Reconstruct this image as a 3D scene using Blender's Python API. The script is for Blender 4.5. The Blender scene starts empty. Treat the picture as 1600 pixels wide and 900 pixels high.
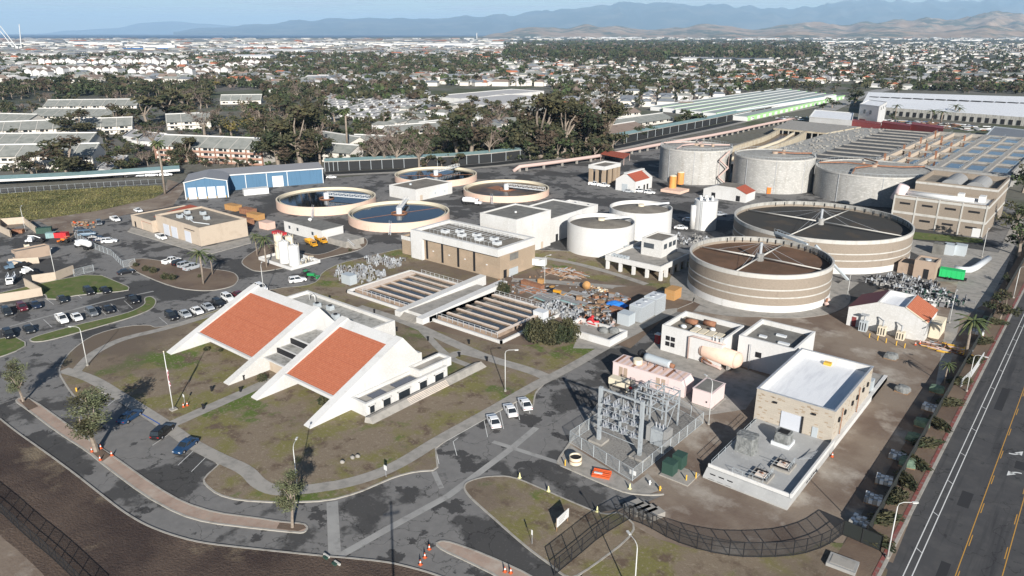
HAZE=3.2e-5
import bpy, math, random
from mathutils import Vector, Matrix
random.seed(7)
R=math.radians
scene=bpy.context.scene; col=scene.collection
# ---------------------------------------------------------------- camera (70 m up, a drone)
F=1150.;HC=70.;PT=math.atan(398.5/F);TH=R(39.5)
cT,sT=math.cos(TH),math.sin(TH)
def ray(px,py):
    u=(px-800)/F; v=(450-py)/F
    dy=math.cos(PT)+v*math.sin(PT); dz=-math.sin(PT)+v*math.cos(PT)
    return (u*cT-dy*sT,u*sT+dy*cT,dz)
def G(px,py,z=0.):
    d=ray(px,py); t=(z-HC)/d[2]; return (d[0]*t,d[1]*t)
def RX(px,py,x):
    d=ray(px,py);t=x/d[0];return (x,t*d[1],HC+t*d[2])
def RY(px,py,y):
    d=ray(px,py);t=y/d[1];return (t*d[0],y,HC+t*d[2])
def ztop(g,py):
    y=-g[0]*sT+g[1]*cT; v=(450-py)/F
    return HC+(-math.sin(PT)+v*math.cos(PT))/(math.cos(PT)+v*math.sin(PT))*y
def HD(p,q,z=0): a=G(*p,z);b=G(*q,z); return math.atan2(b[1]-a[1],b[0]-a[0])
cd=bpy.data.cameras.new('camera'); cam=bpy.data.objects.new('camera',cd); col.objects.link(cam)
cam.location=(0,0,HC); cam.rotation_euler=(R(90)-PT,0,TH)
cd.sensor_width=36; cd.lens=36*F/1600; cd.clip_start=1; cd.clip_end=700000
scene.camera=cam
# ---------------------------------------------------------------- daylight
SAZ=R(-39.5-1.0); SEL=R(22.5)      # direction towards the sun
w=bpy.data.worlds.new('World'); scene.world=w; w.use_nodes=True
nt=w.node_tree; bg=nt.nodes['Background']; sk=nt.nodes.new('ShaderNodeTexSky'); sk.sky_type='NISHITA'
sk.sun_disc=False; sk.sun_elevation=SEL; sk.sun_rotation=R(90)-SAZ; sk.altitude=50; sk.air_density=.75; sk.dust_density=.3; sk.ozone_density=2.0
nt.links.new(sk.outputs[0],bg.inputs[0]); bg.inputs[1].default_value=.050
sl=bpy.data.lights.new('sun','SUN'); sl.energy=5.0; sl.angle=R(.5); sl.color=(1,.955,.89)
so=bpy.data.objects.new('sun',sl); col.objects.link(so)
sd=Vector((math.cos(SAZ)*math.cos(SEL),math.sin(SAZ)*math.cos(SEL),math.sin(SEL)))
so.rotation_euler=sd.to_track_quat('Z','Y').to_euler(); so.location=sd*200+Vector((0,0,50))
scene.view_settings.view_transform='Standard'; scene.view_settings.look='None'; scene.view_settings.exposure=.80; scene.view_settings.gamma=1
scene.render.resolution_x=1024; scene.render.resolution_y=576
scene.cycles.max_bounces=5; scene.cycles.transparent_max_bounces=6; scene.cycles.volume_bounces=1
# ---------------------------------------------------------------- materials
M={}
def mat(key,c,rough=.85,spots=(),metal=0,bump=None,coord='P',spec=.3,emit=None):
    """spots: (scale, colour, lo, hi, detail[, stretch]) - noise patches mixed over the base colour."""
    m=bpy.data.materials.new(key); m.use_nodes=True; t=m.node_tree; b=t.nodes['Principled BSDF']
    b.inputs['Roughness'].default_value=rough; b.inputs['Metallic'].default_value=metal
    b.inputs['Specular IOR Level'].default_value=spec
    L=t.links.new; cur=None
    if spots or bump:
        if coord=='P': src=t.nodes.new('ShaderNodeNewGeometry').outputs['Position']
        else: src=t.nodes.new('ShaderNodeTexCoord').outputs['Object']
    rgb=t.nodes.new('ShaderNodeRGB'); rgb.outputs[0].default_value=(*c,1); cur=rgb.outputs[0]
    for i,s in enumerate(spots):
        n=t.nodes.new('ShaderNodeTexNoise'); n.inputs['Scale'].default_value=s[0]; n.inputs['Detail'].default_value=s[4]
        n.inputs['Roughness'].default_value=.6
        v=src
        mp=t.nodes.new('ShaderNodeMapping'); mp.inputs['Location'].default_value=(17.3*i,5.1*i,0)
        if len(s)>5: mp.inputs['Scale'].default_value=s[5]
        L(src,mp.inputs[0]); v=mp.outputs[0]
        L(v,n.inputs['Vector'])
        r=t.nodes.new('ShaderNodeMapRange'); r.inputs['From Min'].default_value=s[2]; r.inputs['From Max'].default_value=s[3]
        L(n.outputs['Fac'],r.inputs['Value'])
        mx=t.nodes.new('ShaderNodeMix'); mx.data_type='RGBA'
        L(r.outputs[0],mx.inputs['Factor']); L(cur,mx.inputs['A']); mx.inputs['B'].default_value=(*s[1],1)
        cur=mx.outputs['Result']
    L(cur,b.inputs['Base Color'])
    if bump:
        n=t.nodes.new('ShaderNodeTexNoise'); n.inputs['Scale'].default_value=bump[0]; n.inputs['Detail'].default_value=3
        L(src,n.inputs['Vector']); bp=t.nodes.new('ShaderNodeBump'); bp.inputs['Strength'].default_value=bump[1]; bp.inputs['Distance'].default_value=bump[2] if len(bump)>2 else .1
        L(n.outputs['Fac'],bp.inputs['Height']); L(bp.outputs[0],b.inputs['Normal'])
    M[key]=m; m['_b']=1
    return m
def brick(key,c1,c2,mortar,scale,bw=.5,rh=.25,rough=.9,ms=.02,axis='XZ',freq=None):
    m=bpy.data.materials.new(key); m.use_nodes=True; t=m.node_tree; b=t.nodes['Principled BSDF']; L=t.links.new
    b.inputs['Roughness'].default_value=rough; b.inputs['Specular IOR Level'].default_value=.2
    g=t.nodes.new('ShaderNodeNewGeometry'); s=t.nodes.new('ShaderNodeSeparateXYZ'); L(g.outputs['Position'],s.inputs[0])
    a=t.nodes.new('ShaderNodeMath'); a.operation='ADD'; L(s.outputs[0],a.inputs[0]); L(s.outputs[1],a.inputs[1])
    c=t.nodes.new('ShaderNodeCombineXYZ'); L(a.outputs[0],c.inputs[0]); L(s.outputs[2],c.inputs[1])
    k=t.nodes.new('ShaderNodeTexBrick'); L(c.outputs[0],k.inputs['Vector']); k.inputs['Scale'].default_value=scale
    k.inputs['Color1'].default_value=(*c1,1);k.inputs['Color2'].default_value=(*c2,1);k.inputs['Mortar'].default_value=(*mortar,1)
    k.inputs['Brick Width'].default_value=bw;k.inputs['Row Height'].default_value=rh;k.inputs['Mortar Size'].default_value=ms
    if freq: k.inputs['Bias'].default_value=freq
    L(k.outputs['Color'],b.inputs['Base Color']); M[key]=m
    return m
# ground and paving
mat('asphalt',(.185,.178,.17),.9,[(.6,(.15,.146,.14),.35,.7,4),(.045,(.062,.060,.058),.50,.53,10),(.16,(.055,.053,.052),.57,.59,9),(2.5,(.13,.125,.12),.6,.8,3)],bump=(6,.15))
mat('street_asphalt',(.062,.061,.062),.9,[(.35,(.082,.080,.078),.45,.7,6),(.25,(.040,.040,.042),.52,.66,8,(2.2,.12,1)),(.5,(.035,.035,.037),.62,.68,8)],bump=(6,.15))
mat('ground',(.13,.125,.10),1,[(.02,(.15,.145,.135),.45,.6,6),(.01,(.07,.085,.04),.5,.6,6),(.3,(.06,.05,.04),.5,.8,4)])
mat('far_ground',(.09,.088,.075),1,[(.01,(.055,.065,.04),.42,.6,8),(.003,(.14,.13,.12),.52,.6,6)])
mat('lawn',(.20,.157,.112),1,[(.11,(.17,.155,.055),.47,.57,9),(.06,(.085,.125,.022),.56,.61,9),(.25,(.12,.085,.06),.53,.63,9),(1.6,(.26,.215,.155),.54,.70,6),(.02,(.13,.10,.075),.5,.62,6),(6,(.11,.095,.055),.56,.74,4)],bump=(5,.5,.12))
mat('green_lawn',(.105,.125,.038),1,[(.2,(.065,.105,.02),.45,.65,6),(.45,(.17,.135,.08),.54,.70,6)],bump=(5,.4,.1))
mat('soil',(.17,.125,.09),1,[(.08,(.115,.08,.06),.45,.62,8),(.25,(.15,.12,.088),.55,.75,7),(4,(.13,.10,.075),.55,.8,4)],bump=(4,.5,.12))
mat('dirt_bank',(.105,.074,.056),1,[(.05,(.045,.03,.026),.42,.6,10),(.09,(.21,.165,.11),.56,.70,8),(5,(.06,.043,.035),.5,.75,5),(9,(.17,.14,.10),.58,.78,3)],bump=(3,.8,.2))
mat('yard_dirt',(.22,.175,.135),1,[(.07,(.145,.105,.08),.45,.62,8),(.11,(.36,.32,.27),.53,.68,8),(2.5,(.16,.13,.10),.6,.85,5)],bump=(3,.5,.1))
mat('gravel',(.27,.26,.24),1,[(3,(.13,.12,.11),.4,.7,5),(.2,(.24,.23,.21),.5,.7,4)],bump=(8,.6,.06))
mat('concrete',(.31,.29,.26),.9,[(.5,(.21,.20,.18),.45,.7,5),(3,(.31,.295,.27),.55,.8,4)])
mat('kerb_concrete',(.34,.32,.285),.9,[(.7,(.24,.22,.19),.5,.7,5)])
mat('grey_concrete',(.30,.295,.28),.9,[(.25,(.24,.235,.225),.4,.7,6),(.5,(.14,.135,.13),.54,.74,8,(1,1,.08)),(.08,(.36,.35,.33),.5,.7,5)])
mat('stained_concrete',(.36,.35,.32),.9,[(.9,(.17,.165,.15),.45,.72,7,(1,1,.18)),(.3,(.12,.12,.11),.58,.75,6)])
mat('pavers',(.36,.27,.215),.9,[(.35,(.29,.21,.165),.45,.65,6),(1.1,(.33,.27,.22),.5,.7,4),(.09,(.42,.36,.30),.55,.65,6)])
mat('red_kerb',(.22,.07,.06),.8,[(1.2,(.2,.16,.14),.5,.65,5)])
mat('blue_paint',(.03,.10,.35),.7)
# paint and walls
mat('white_wall',(.56,.555,.54),.85,[(.5,(.43,.42,.39),.56,.74,8,(1,1,.15)),(.07,(.50,.49,.465),.45,.6,6),(2.5,(.60,.595,.58),.5,.7,4)])
mat('white_paint',(.60,.60,.585),.6)
mat('road_white',(.62,.62,.60),.8,[(2,(.25,.25,.25),.62,.75,5)])
mat('road_yellow',(.50,.27,.05),.8,[(2,(.25,.17,.08),.6,.75,5)])
mat('cream',(.62,.55,.42),.8); mat('tan_wall',(.45,.375,.295),.9,[(.5,(.39,.32,.25),.5,.7,5)])
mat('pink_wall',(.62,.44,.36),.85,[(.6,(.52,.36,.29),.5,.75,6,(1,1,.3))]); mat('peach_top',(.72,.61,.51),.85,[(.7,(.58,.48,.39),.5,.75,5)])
mat('pale_pink',(.64,.52,.50),.75,[(.8,(.45,.36,.33),.62,.8,5,(1,1,.2))])
mat('brown_brick',(.33,.265,.195),.9,[(2.5,(.27,.195,.13),.4,.7,4,(1,1,4)),(.3,(.37,.28,.20),.5,.7,4)])
mat('band_brick',(.265,.222,.178),.9,[(2,(.21,.175,.138),.4,.7,4,(1,1,3)),(.35,(.17,.135,.105),.6,.75,7,(1,1,.2))])
mat('panel_tan',(.36,.275,.21),.9,[(.4,(.29,.22,.17),.5,.7,6)])
brick('stone_block',(.43,.385,.32),(.40,.355,.295),(.33,.29,.24),1.0,bw=1.1,rh=.42,ms=.012)
brick('tile_roof',(.47,.165,.09),(.40,.125,.065),(.29,.09,.05),3.2,bw=.9,rh=.5,ms=.05)
mat('red_tile',(.34,.085,.05),.85,[(3,(.25,.06,.035),.45,.65,3)])
mat('grey_roof',(.17,.165,.15),.95,[(.4,(.12,.115,.105),.45,.65,6),(.15,(.22,.21,.19),.55,.7,5)])
mat('gravel_roof',(.20,.18,.15),.95,[(.3,(.14,.125,.105),.4,.6,7),(4,(.25,.23,.2),.5,.8,3)])
mat('blue_metal',(.065,.145,.235),.6,[(1.2,(.055,.125,.205),.5,.7,2,(1,1,.1))]); mat('grey_metal_roof',(.24,.24,.25),.6)
mat('roller_door',(.50,.52,.56),.6); mat('dark',(.015,.015,.017),.7); mat('black_mesh',(.02,.021,.022),.8)
mat('glass',(.02,.025,.03),.1,spec=.6); mat('window_glass',(.06,.07,.08),.15,spec=.6)
mat('steel',(.42,.44,.46),.5,[(1.5,(.30,.31,.33),.5,.7,4)],metal=.3); mat('light_steel',(.60,.62,.63),.5,metal=.1)
mat('galv',(.46,.50,.52),.5,metal=.2); mat('wood',(.30,.19,.11),.9,[(2,(.2,.12,.07),.4,.7,4)]); mat('orange_wood',(.40,.235,.10),.85,[(2,(.4,.2,.06),.4,.7,4)])
mat('rust',(.22,.10,.06),.9,[(1.2,(.30,.16,.09),.4,.7,5)]); mat('pipe_pink',(.48,.36,.32),.8)
mat('tank_peach',(.66,.47,.37),.7,[(1,(.58,.40,.31),.5,.8,4)])
mat('orange_tank',(.62,.27,.08),.6,[(1.5,(.5,.2,.05),.5,.7,3,(1,1,.2))])
mat('green_metal',(.03,.065,.05),.6); mat('bright_green',(.02,.42,.12),.6); mat('bright_red',(.45,.03,.035),.6)
mat('orange_plastic',(.75,.16,.05),.6); mat('yellow',(.60,.36,.05),.6); mat('tarp_blue',(.03,.20,.62),.6); mat('tarp_grey',(.20,.205,.20),.8,[(1.2,(.12,.125,.12),.45,.65,5)],bump=(1.5,.8,.3))
mat('teal_roof',(.22,.33,.33),.8,[(.4,(.16,.25,.25),.5,.7,4)]); mat('tyre',(.02,.02,.02),.9); mat('rim',(.4,.4,.42),.4,metal=.6)
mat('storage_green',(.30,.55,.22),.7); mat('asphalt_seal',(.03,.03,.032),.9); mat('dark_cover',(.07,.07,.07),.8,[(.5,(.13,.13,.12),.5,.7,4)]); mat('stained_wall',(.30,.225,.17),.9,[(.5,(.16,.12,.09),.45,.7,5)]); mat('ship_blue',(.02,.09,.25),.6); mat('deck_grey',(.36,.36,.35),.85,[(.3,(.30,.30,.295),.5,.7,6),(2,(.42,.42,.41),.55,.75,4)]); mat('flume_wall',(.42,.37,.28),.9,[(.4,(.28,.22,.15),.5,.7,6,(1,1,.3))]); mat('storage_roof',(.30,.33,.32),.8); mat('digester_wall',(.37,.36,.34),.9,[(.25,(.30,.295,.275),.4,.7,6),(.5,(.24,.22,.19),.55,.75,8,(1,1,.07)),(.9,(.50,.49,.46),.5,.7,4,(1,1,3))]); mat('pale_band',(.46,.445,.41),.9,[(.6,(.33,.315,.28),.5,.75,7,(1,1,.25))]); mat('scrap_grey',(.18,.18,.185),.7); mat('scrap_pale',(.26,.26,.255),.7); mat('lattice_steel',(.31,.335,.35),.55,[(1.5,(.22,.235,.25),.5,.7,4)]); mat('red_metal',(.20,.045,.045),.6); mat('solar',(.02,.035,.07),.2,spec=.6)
mat('white_roof',(.72,.73,.74),.7,[(.25,(.60,.61,.63),.45,.7,6,(4,.6,1))])
# water
mat('dark_water',(.008,.010,.014),.05,spec=.28,bump=(1.5,.06,.1)); mat('sludge',(.055,.036,.022),.25,[(.25,(.035,.025,.017),.4,.6,6),(1.5,(.08,.055,.035),.6,.75,5)],spec=.4)
mat('brown_water',(.14,.085,.04),.3,[(.2,(.06,.04,.025),.4,.6,5)]); mat('media',(.15,.082,.048),.95,[(.12,(.095,.055,.032),.4,.6,6),(3,(.11,.08,.058),.5,.8,3)])
mat('media_dark',(.042,.040,.036),.95,[(.1,(.07,.055,.04),.52,.62,6),(3,(.06,.055,.05),.5,.8,3)]); mat('sea',(.018,.05,.12),.6,spec=.1); mat('basin_water',(.035,.05,.075),.08,spec=.5)
mat('channel_water',(.045,.05,.052),.08,[(.3,(.07,.06,.045),.5,.65,4)],spec=.5)
# plants
mat('leaf_dark',(.026,.034,.017),.9,[(.8,(.05,.06,.025),.45,.7,2)],coord='O'); mat('leaf_olive',(.052,.053,.028),.9,[(.8,(.085,.075,.035),.45,.7,2)],coord='O')
mat('leaf_brown',(.070,.050,.034),.9,[(.8,(.05,.040,.027),.45,.7,2)],coord='O'); mat('leaf_green',(.045,.065,.025),.9,[(.8,(.08,.105,.04),.45,.7,2)],coord='O')
mat('leaf_gold',(.13,.105,.03),.9,coord='O'); mat('leaf_sage',(.11,.125,.065),.9,[(.8,(.14,.14,.08),.45,.7,2)],coord='O')
mat('twig',(.16,.125,.105),.95,[(.8,(.11,.085,.07),.45,.7,2)],coord='O'); mat('bark',(.26,.215,.175),.95,[(2,(.16,.13,.1),.4,.7,4)],coord='O')
mat('reed',(.17,.15,.062),1,[(.06,(.075,.085,.03),.45,.62,5),(.5,(.16,.135,.07),.55,.75,5)])
mat('reed_green',(.12,.125,.045),1,[(.06,(.13,.11,.05),.45,.62,5)])
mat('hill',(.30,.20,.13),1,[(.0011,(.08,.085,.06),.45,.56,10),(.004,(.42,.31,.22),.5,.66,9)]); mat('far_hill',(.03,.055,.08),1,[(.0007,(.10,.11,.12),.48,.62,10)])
mat('lamp_pole',(.50,.50,.48),.6); mat('pale_cone',(.72,.68,.35),.6); mat('cone_orange',(.55,.10,.03),.6); mat('flag_cloth',(.30,.10,.12),.9,[(2,(.55,.55,.6),.5,.55,1)],coord='O'); mat('tarp_green',(.13,.19,.13),.8,[(1.2,(.08,.12,.09),.45,.65,5)])
def cracks(key,sc,wd,dark):
    t=M[key].node_tree; b=t.nodes['Principled BSDF']; src=b.inputs['Base Color'].links[0].from_socket; g=t.nodes.new('ShaderNodeNewGeometry'); n=t.nodes.new('ShaderNodeTexNoise'); n.inputs['Scale'].default_value=.25; n.inputs['Detail'].default_value=5
    va=t.nodes.new('ShaderNodeVectorMath'); va.operation='SCALE'; va.inputs['Scale'].default_value=9; ad=t.nodes.new('ShaderNodeVectorMath'); ad.operation='ADD'; vo=t.nodes.new('ShaderNodeTexVoronoi'); vo.feature='DISTANCE_TO_EDGE'; vo.inputs['Scale'].default_value=sc
    t.links.new(g.outputs['Position'],n.inputs['Vector']); t.links.new(n.outputs['Color'],va.inputs[0]); t.links.new(g.outputs['Position'],ad.inputs[0]); t.links.new(va.outputs[0],ad.inputs[1]); t.links.new(ad.outputs[0],vo.inputs['Vector'])
    r=t.nodes.new('ShaderNodeMapRange'); r.inputs['From Min'].default_value=0; r.inputs['From Max'].default_value=wd; r.inputs['To Min'].default_value=dark; r.inputs['To Max'].default_value=1; t.links.new(vo.outputs['Distance'],r.inputs['Value'])
    m=t.nodes.new('ShaderNodeMix'); m.data_type='RGBA'; m.blend_type='MULTIPLY'; m.inputs['Factor'].default_value=1; t.links.new(src,m.inputs['A']); t.links.new(r.outputs[0],m.inputs['B']); t.links.new(m.outputs['Result'],b.inputs['Base Color'])
cracks('asphalt',.09,.012,.45); cracks('street_asphalt',.06,.008,.5)
# ---------------------------------------------------------------- mesh builder
class MB:
    def __init__(s): s.v=[];s.f=[];s.m=[];s.keys=[];s.sm=[]
    def k(s,key):
        if key not in s.keys: s.keys.append(key)
        return s.keys.index(key)
    def add(s,vs,fs,key,smooth=False):
        n=len(s.v); s.v+=[tuple(v) for v in vs]; i=s.k(key)
        for f in fs: s.f.append([a+n for a in f]); s.m.append(i); s.sm.append(smooth)
        return s
    def box(s,x0,x1,y0,y1,z0,z1,key,top=None):
        x0,x1=sorted((x0,x1));y0,y1=sorted((y0,y1))
        vs=[(x0,y0,z0),(x1,y0,z0),(x1,y1,z0),(x0,y1,z0),(x0,y0,z1),(x1,y0,z1),(x1,y1,z1),(x0,y1,z1)]
        s.add(vs,[(3,2,1,0),(0,1,5,4),(1,2,6,5),(2,3,7,6),(3,0,4,7)],key); s.add(vs[4:],[(0,1,2,3)],top or key); return s
    def rbox(s,c,L,W,z0,z1,a,key,top=None):
        ca,sa=math.cos(a),math.sin(a); p=[(c[0]+ca*x-sa*y,c[1]+sa*x+ca*y) for x,y in ((-L/2,-W/2),(L/2,-W/2),(L/2,W/2),(-L/2,W/2))]
        return s.prism(p,z0,z1,key,top)
    def prism(s,poly,z0,z1,key,top=None,bottom=True):
        A=sum(poly[i][0]*poly[(i+1)%len(poly)][1]-poly[(i+1)%len(poly)][0]*poly[i][1] for i in range(len(poly)))
        if A<0: poly=poly[::-1]
        n=len(poly); vs=[(x,y,z0) for x,y in poly]+[(x,y,z1) for x,y in poly]
        s.add(vs,[(i,(i+1)%n,n+(i+1)%n,n+i) for i in range(n)]+([tuple(range(n-1,-1,-1))] if bottom else []),key); s.add(vs[n:],[tuple(range(n))],top or key); return s
    def face(s,pts,key): return s.add(pts,[tuple(range(len(pts)))],key)
    def sheet(s,poly,z,key):
        A=sum(poly[i][0]*poly[(i+1)%len(poly)][1]-poly[(i+1)%len(poly)][0]*poly[i][1] for i in range(len(poly)))
        if A<0: poly=poly[::-1]
        return s.face([(x,y,z) for x,y in poly],key)
    def cyl(s,x,y,z0,z1,r,key,n=16,top=None,r2=None,cap=True):
        r2=r if r2 is None else r2
        vs=[(x+r*math.cos(6.28318*i/n),y+r*math.sin(6.28318*i/n),z0) for i in range(n)]+[(x+r2*math.cos(6.28318*i/n),y+r2*math.sin(6.28318*i/n),z1) for i in range(n)]
        s.add(vs,[(i,(i+1)%n,n+(i+1)%n,n+i) for i in range(n)],key,True)
        if cap: s.add(vs[n:],[tuple(range(n))],top or key)
        return s
    def ring(s,x,y,z0,z1,ro,ri,key,n=64,inner=None,top=None):
        P=lambda r,z:[(x+r*math.cos(6.283185*i/n),y+r*math.sin(6.283185*i/n),z) for i in range(n)]
        q=lambda o:[(i,(i+1)%n,n+(i+1)%n,n+i) for i in range(n)]
        s.add(P(ro,z0)+P(ro,z1),q(0),key,True); s.add(P(ri,z1)+P(ri,z0),q(0),inner or key,True); s.add(P(ro,z1)+P(ri,z1),q(0),top or key); return s
    def disc(s,x,y,z,r,key,n=64): return s.face([(x+r*math.cos(6.283185*i/n),y+r*math.sin(6.283185*i/n),z) for i in range(n)],key)
    def tube(s,pts,r,key,n=6,r2=None,closed=False):
        pts=[Vector(p) for p in pts]; N=len(pts); vs=[];
        for i,p in enumerate(pts):
            d=(pts[min(i+1,N-1)]-pts[max(i-1,0)]); d=d.normalized() if d.length>0 else Vector((0,0,1))
            u=d.orthogonal().normalized() if i==0 else (u-d*u.dot(d)).normalized() if (u-d*u.dot(d)).length>1e-4 else d.orthogonal().normalized()
            w_=d.cross(u); rr=r if r2 is None else r+(r2-r)*i/max(1,N-1)
            vs+=[tuple(p+u*rr*math.cos(6.28318*k/n)+w_*rr*math.sin(6.28318*k/n)) for k in range(n)]
        fs=[(i*n+k,i*n+(k+1)%n,(i+1)*n+(k+1)%n,(i+1)*n+k) for i in range(N-1) for k in range(n)]
        fs+=[tuple(range(n-1,-1,-1)),tuple(range((N-1)*n,N*n))]
        return s.add(vs,fs,key,n>6)
    def bar(s,a,b,w_,key): return s.tube([a,b],w_*.7,key,4)
    def sph(s,x,y,z,rx,ry,rz,key,nu=12,nv=7,half=False):
        vs=[];v0=0 if half else -math.pi/2
        for j in range(nv+1):
            t=v0+(math.pi/2-v0)*j/nv
            vs+=[(x+rx*math.cos(t)*math.cos(6.28318*i/nu),y+ry*math.cos(t)*math.sin(6.28318*i/nu),z+rz*math.sin(t)) for i in range(nu)]
        return s.add(vs,[(j*nu+i,j*nu+(i+1)%nu,(j+1)*nu+(i+1)%nu,(j+1)*nu+i) for j in range(nv) for i in range(nu)],key,True)
    def parapet(s,x0,x1,y0,y1,z0,z1,t,key,roof,zr,roofkey=None):
        """box with a recessed flat roof inside a parapet of thickness t"""
        o=[(x0,y0),(x1,y0),(x1,y1),(x0,y1)]; i_=[(x0+t,y0+t),(x1-t,y0+t),(x1-t,y1-t),(x0+t,y1-t)]
        for a in range(4):
            b=(a+1)%4
            s.face([(*o[a],z0),(*o[b],z0),(*o[b],z1),(*o[a],z1)],key); s.face([(*o[a],z1),(*o[b],z1),(*i_[b],z1),(*i_[a],z1)],key)
            s.face([(*i_[b],zr),(*i_[a],zr),(*i_[a],z1),(*i_[b],z1)],key)
        s.face([(*p,zr) for p in i_],roof); return s
    def build(s,name,parent=None,origin=None):
        me=bpy.data.meshes.new(name)
        if parent is not None and origin is None: origin=parent.get('_o',(0,0,0)) if parent.get('_w') else (0,0,0)
        if parent is None and origin is None:
            xs=[v[0] for v in s.v];ys=[v[1] for v in s.v];zs=[v[2] for v in s.v]
            origin=((min(xs)+max(xs))/2,(min(ys)+max(ys))/2,min(zs))
        ox,oy,oz=origin
        me.from_pydata([(x-ox,y-oy,z-oz) for x,y,z in s.v],[],s.f)
        for k in s.keys: me.materials.append(M[k])
        me.polygons.foreach_set('material_index',s.m); me.polygons.foreach_set('use_smooth',s.sm); me.update()
        o=bpy.data.objects.new(name,me); col.objects.link(o)
        if parent is not None: o.parent=parent
        else: o.location=origin
        return o
def tag(o,label,cat,group=None):
    o['label']=label; o['category']=cat
    if group: o['group']=group
    return o
def struct(o): o['kind']='structure'; return o
def stuff(o,label,cat): o['kind']='stuff'; return tag(o,label,cat)
def T(name,label,cat,loc=(0,0,0),rz=0,group=None,world=False):
    """Empty at a thing's base. world=True: its parts are given in world coordinates."""
    o=bpy.data.objects.new(name,None); col.objects.link(o); o.location=loc; o.rotation_euler=(0,0,rz); o.empty_display_size=.5
    if world: o['_w']=1; o['_o']=tuple(loc)
    return tag(o,label,cat,group)
KIDS={}
def dup(root,loc,rz=0,label=None,group=None,sc=None):
    r=root.copy(); col.objects.link(r); r.location=loc; r.rotation_euler=(0,0,rz)
    if sc: r.scale=(sc,sc,sc) if not isinstance(sc,tuple) else sc
    if label: r['label']=label
    if group: r['group']=group
    if root not in KIDS: KIDS[root]=[(c,list(c.children)) for c in root.children]
    for ch,gs in KIDS[root]:
        c=ch.copy(); col.objects.link(c); c.parent=r
        for g in gs: d=g.copy(); col.objects.link(d); d.parent=c
    return r
class Proto:
    """first use moves the original, later uses copy it"""
    def __init__(s,make): s.make=make; s.o=None; s.used=False
    def put(s,loc,rz=0,label=None,group=None,sc=None):
        if s.o is None: s.o=s.make()
        if not s.used:
            s.used=True; r=s.o; r.location=loc; r.rotation_euler=(0,0,rz)
            if sc: r.scale=(sc,sc,sc) if not isinstance(sc,tuple) else sc
            if label: r['label']=label
            if group: r['group']=group
            s.t=(loc,rz); return r
        return dup(s.o,loc,rz,label,group,sc if sc else (1,1,1))
def chaikin(p,n=2,closed=True):
    for _ in range(n):
        q=[];N=len(p)
        for i in range(N if closed else N-1):
            a,b=p[i],p[(i+1)%N]; q+=[(a[0]*.78+b[0]*.22,a[1]*.78+b[1]*.22),(a[0]*.22+b[0]*.78,a[1]*.22+b[1]*.78)]
        if not closed: q=[p[0]]+q+[p[-1]]
        p=q
    return p
def offs(p,d,closed=True):
    """offset polyline sideways by d (left positive)"""
    out=[];N=len(p)
    for i in range(N):
        a=p[(i-1)%N] if closed or i>0 else p[i]; b=p[(i+1)%N] if closed or i<N-1 else p[i]
        dx,dy=b[0]-a[0],b[1]-a[1]; l=math.hypot(dx,dy) or 1
        out.append((p[i][0]-dy/l*d,p[i][1]+dx/l*d))
    return out
def GP(pts,z=0): return [G(x,y,z) for x,y in pts]
def strip(mb,line,w_,z,key):
    a=offs(line,w_/2,False);b=offs(line,-w_/2,False)
    for i in range(len(line)-1): mb.face([(*b[i],z),(*b[i+1],z),(*a[i+1],z),(*a[i],z)],key)
    return mb
def kerbline(mb,line,w_,z0,z1,key,closed=True):
    a=offs(line,w_/2,closed);b=offs(line,-w_/2,closed);n=len(line)
    for i in range(n if closed else n-1):
        j=(i+1)%n
        mb.face([(*b[i],z1),(*b[j],z1),(*a[j],z1),(*a[i],z1)],key); mb.face([(*b[j],z0),(*b[j],z1),(*b[i],z1),(*b[i],z0)][::-1],key); mb.face([(*a[i],z0),(*a[i],z1),(*a[j],z1),(*a[j],z0)][::-1],key)
    return mb
# ================================================================ SETTING: terrain, sea, hills, haze
def polar(az,d):   # az in degrees right of the view direction
    a=TH-R(az)+R(90); return (d*math.cos(a),d*math.sin(a))
mb=MB(); mb.sheet([(-60000,-20000),(40000,-20000),(60000,60000),(-60000,60000)],-.6,'far_ground'); struct(mb.build('ground',origin=(0,0,0)))
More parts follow.
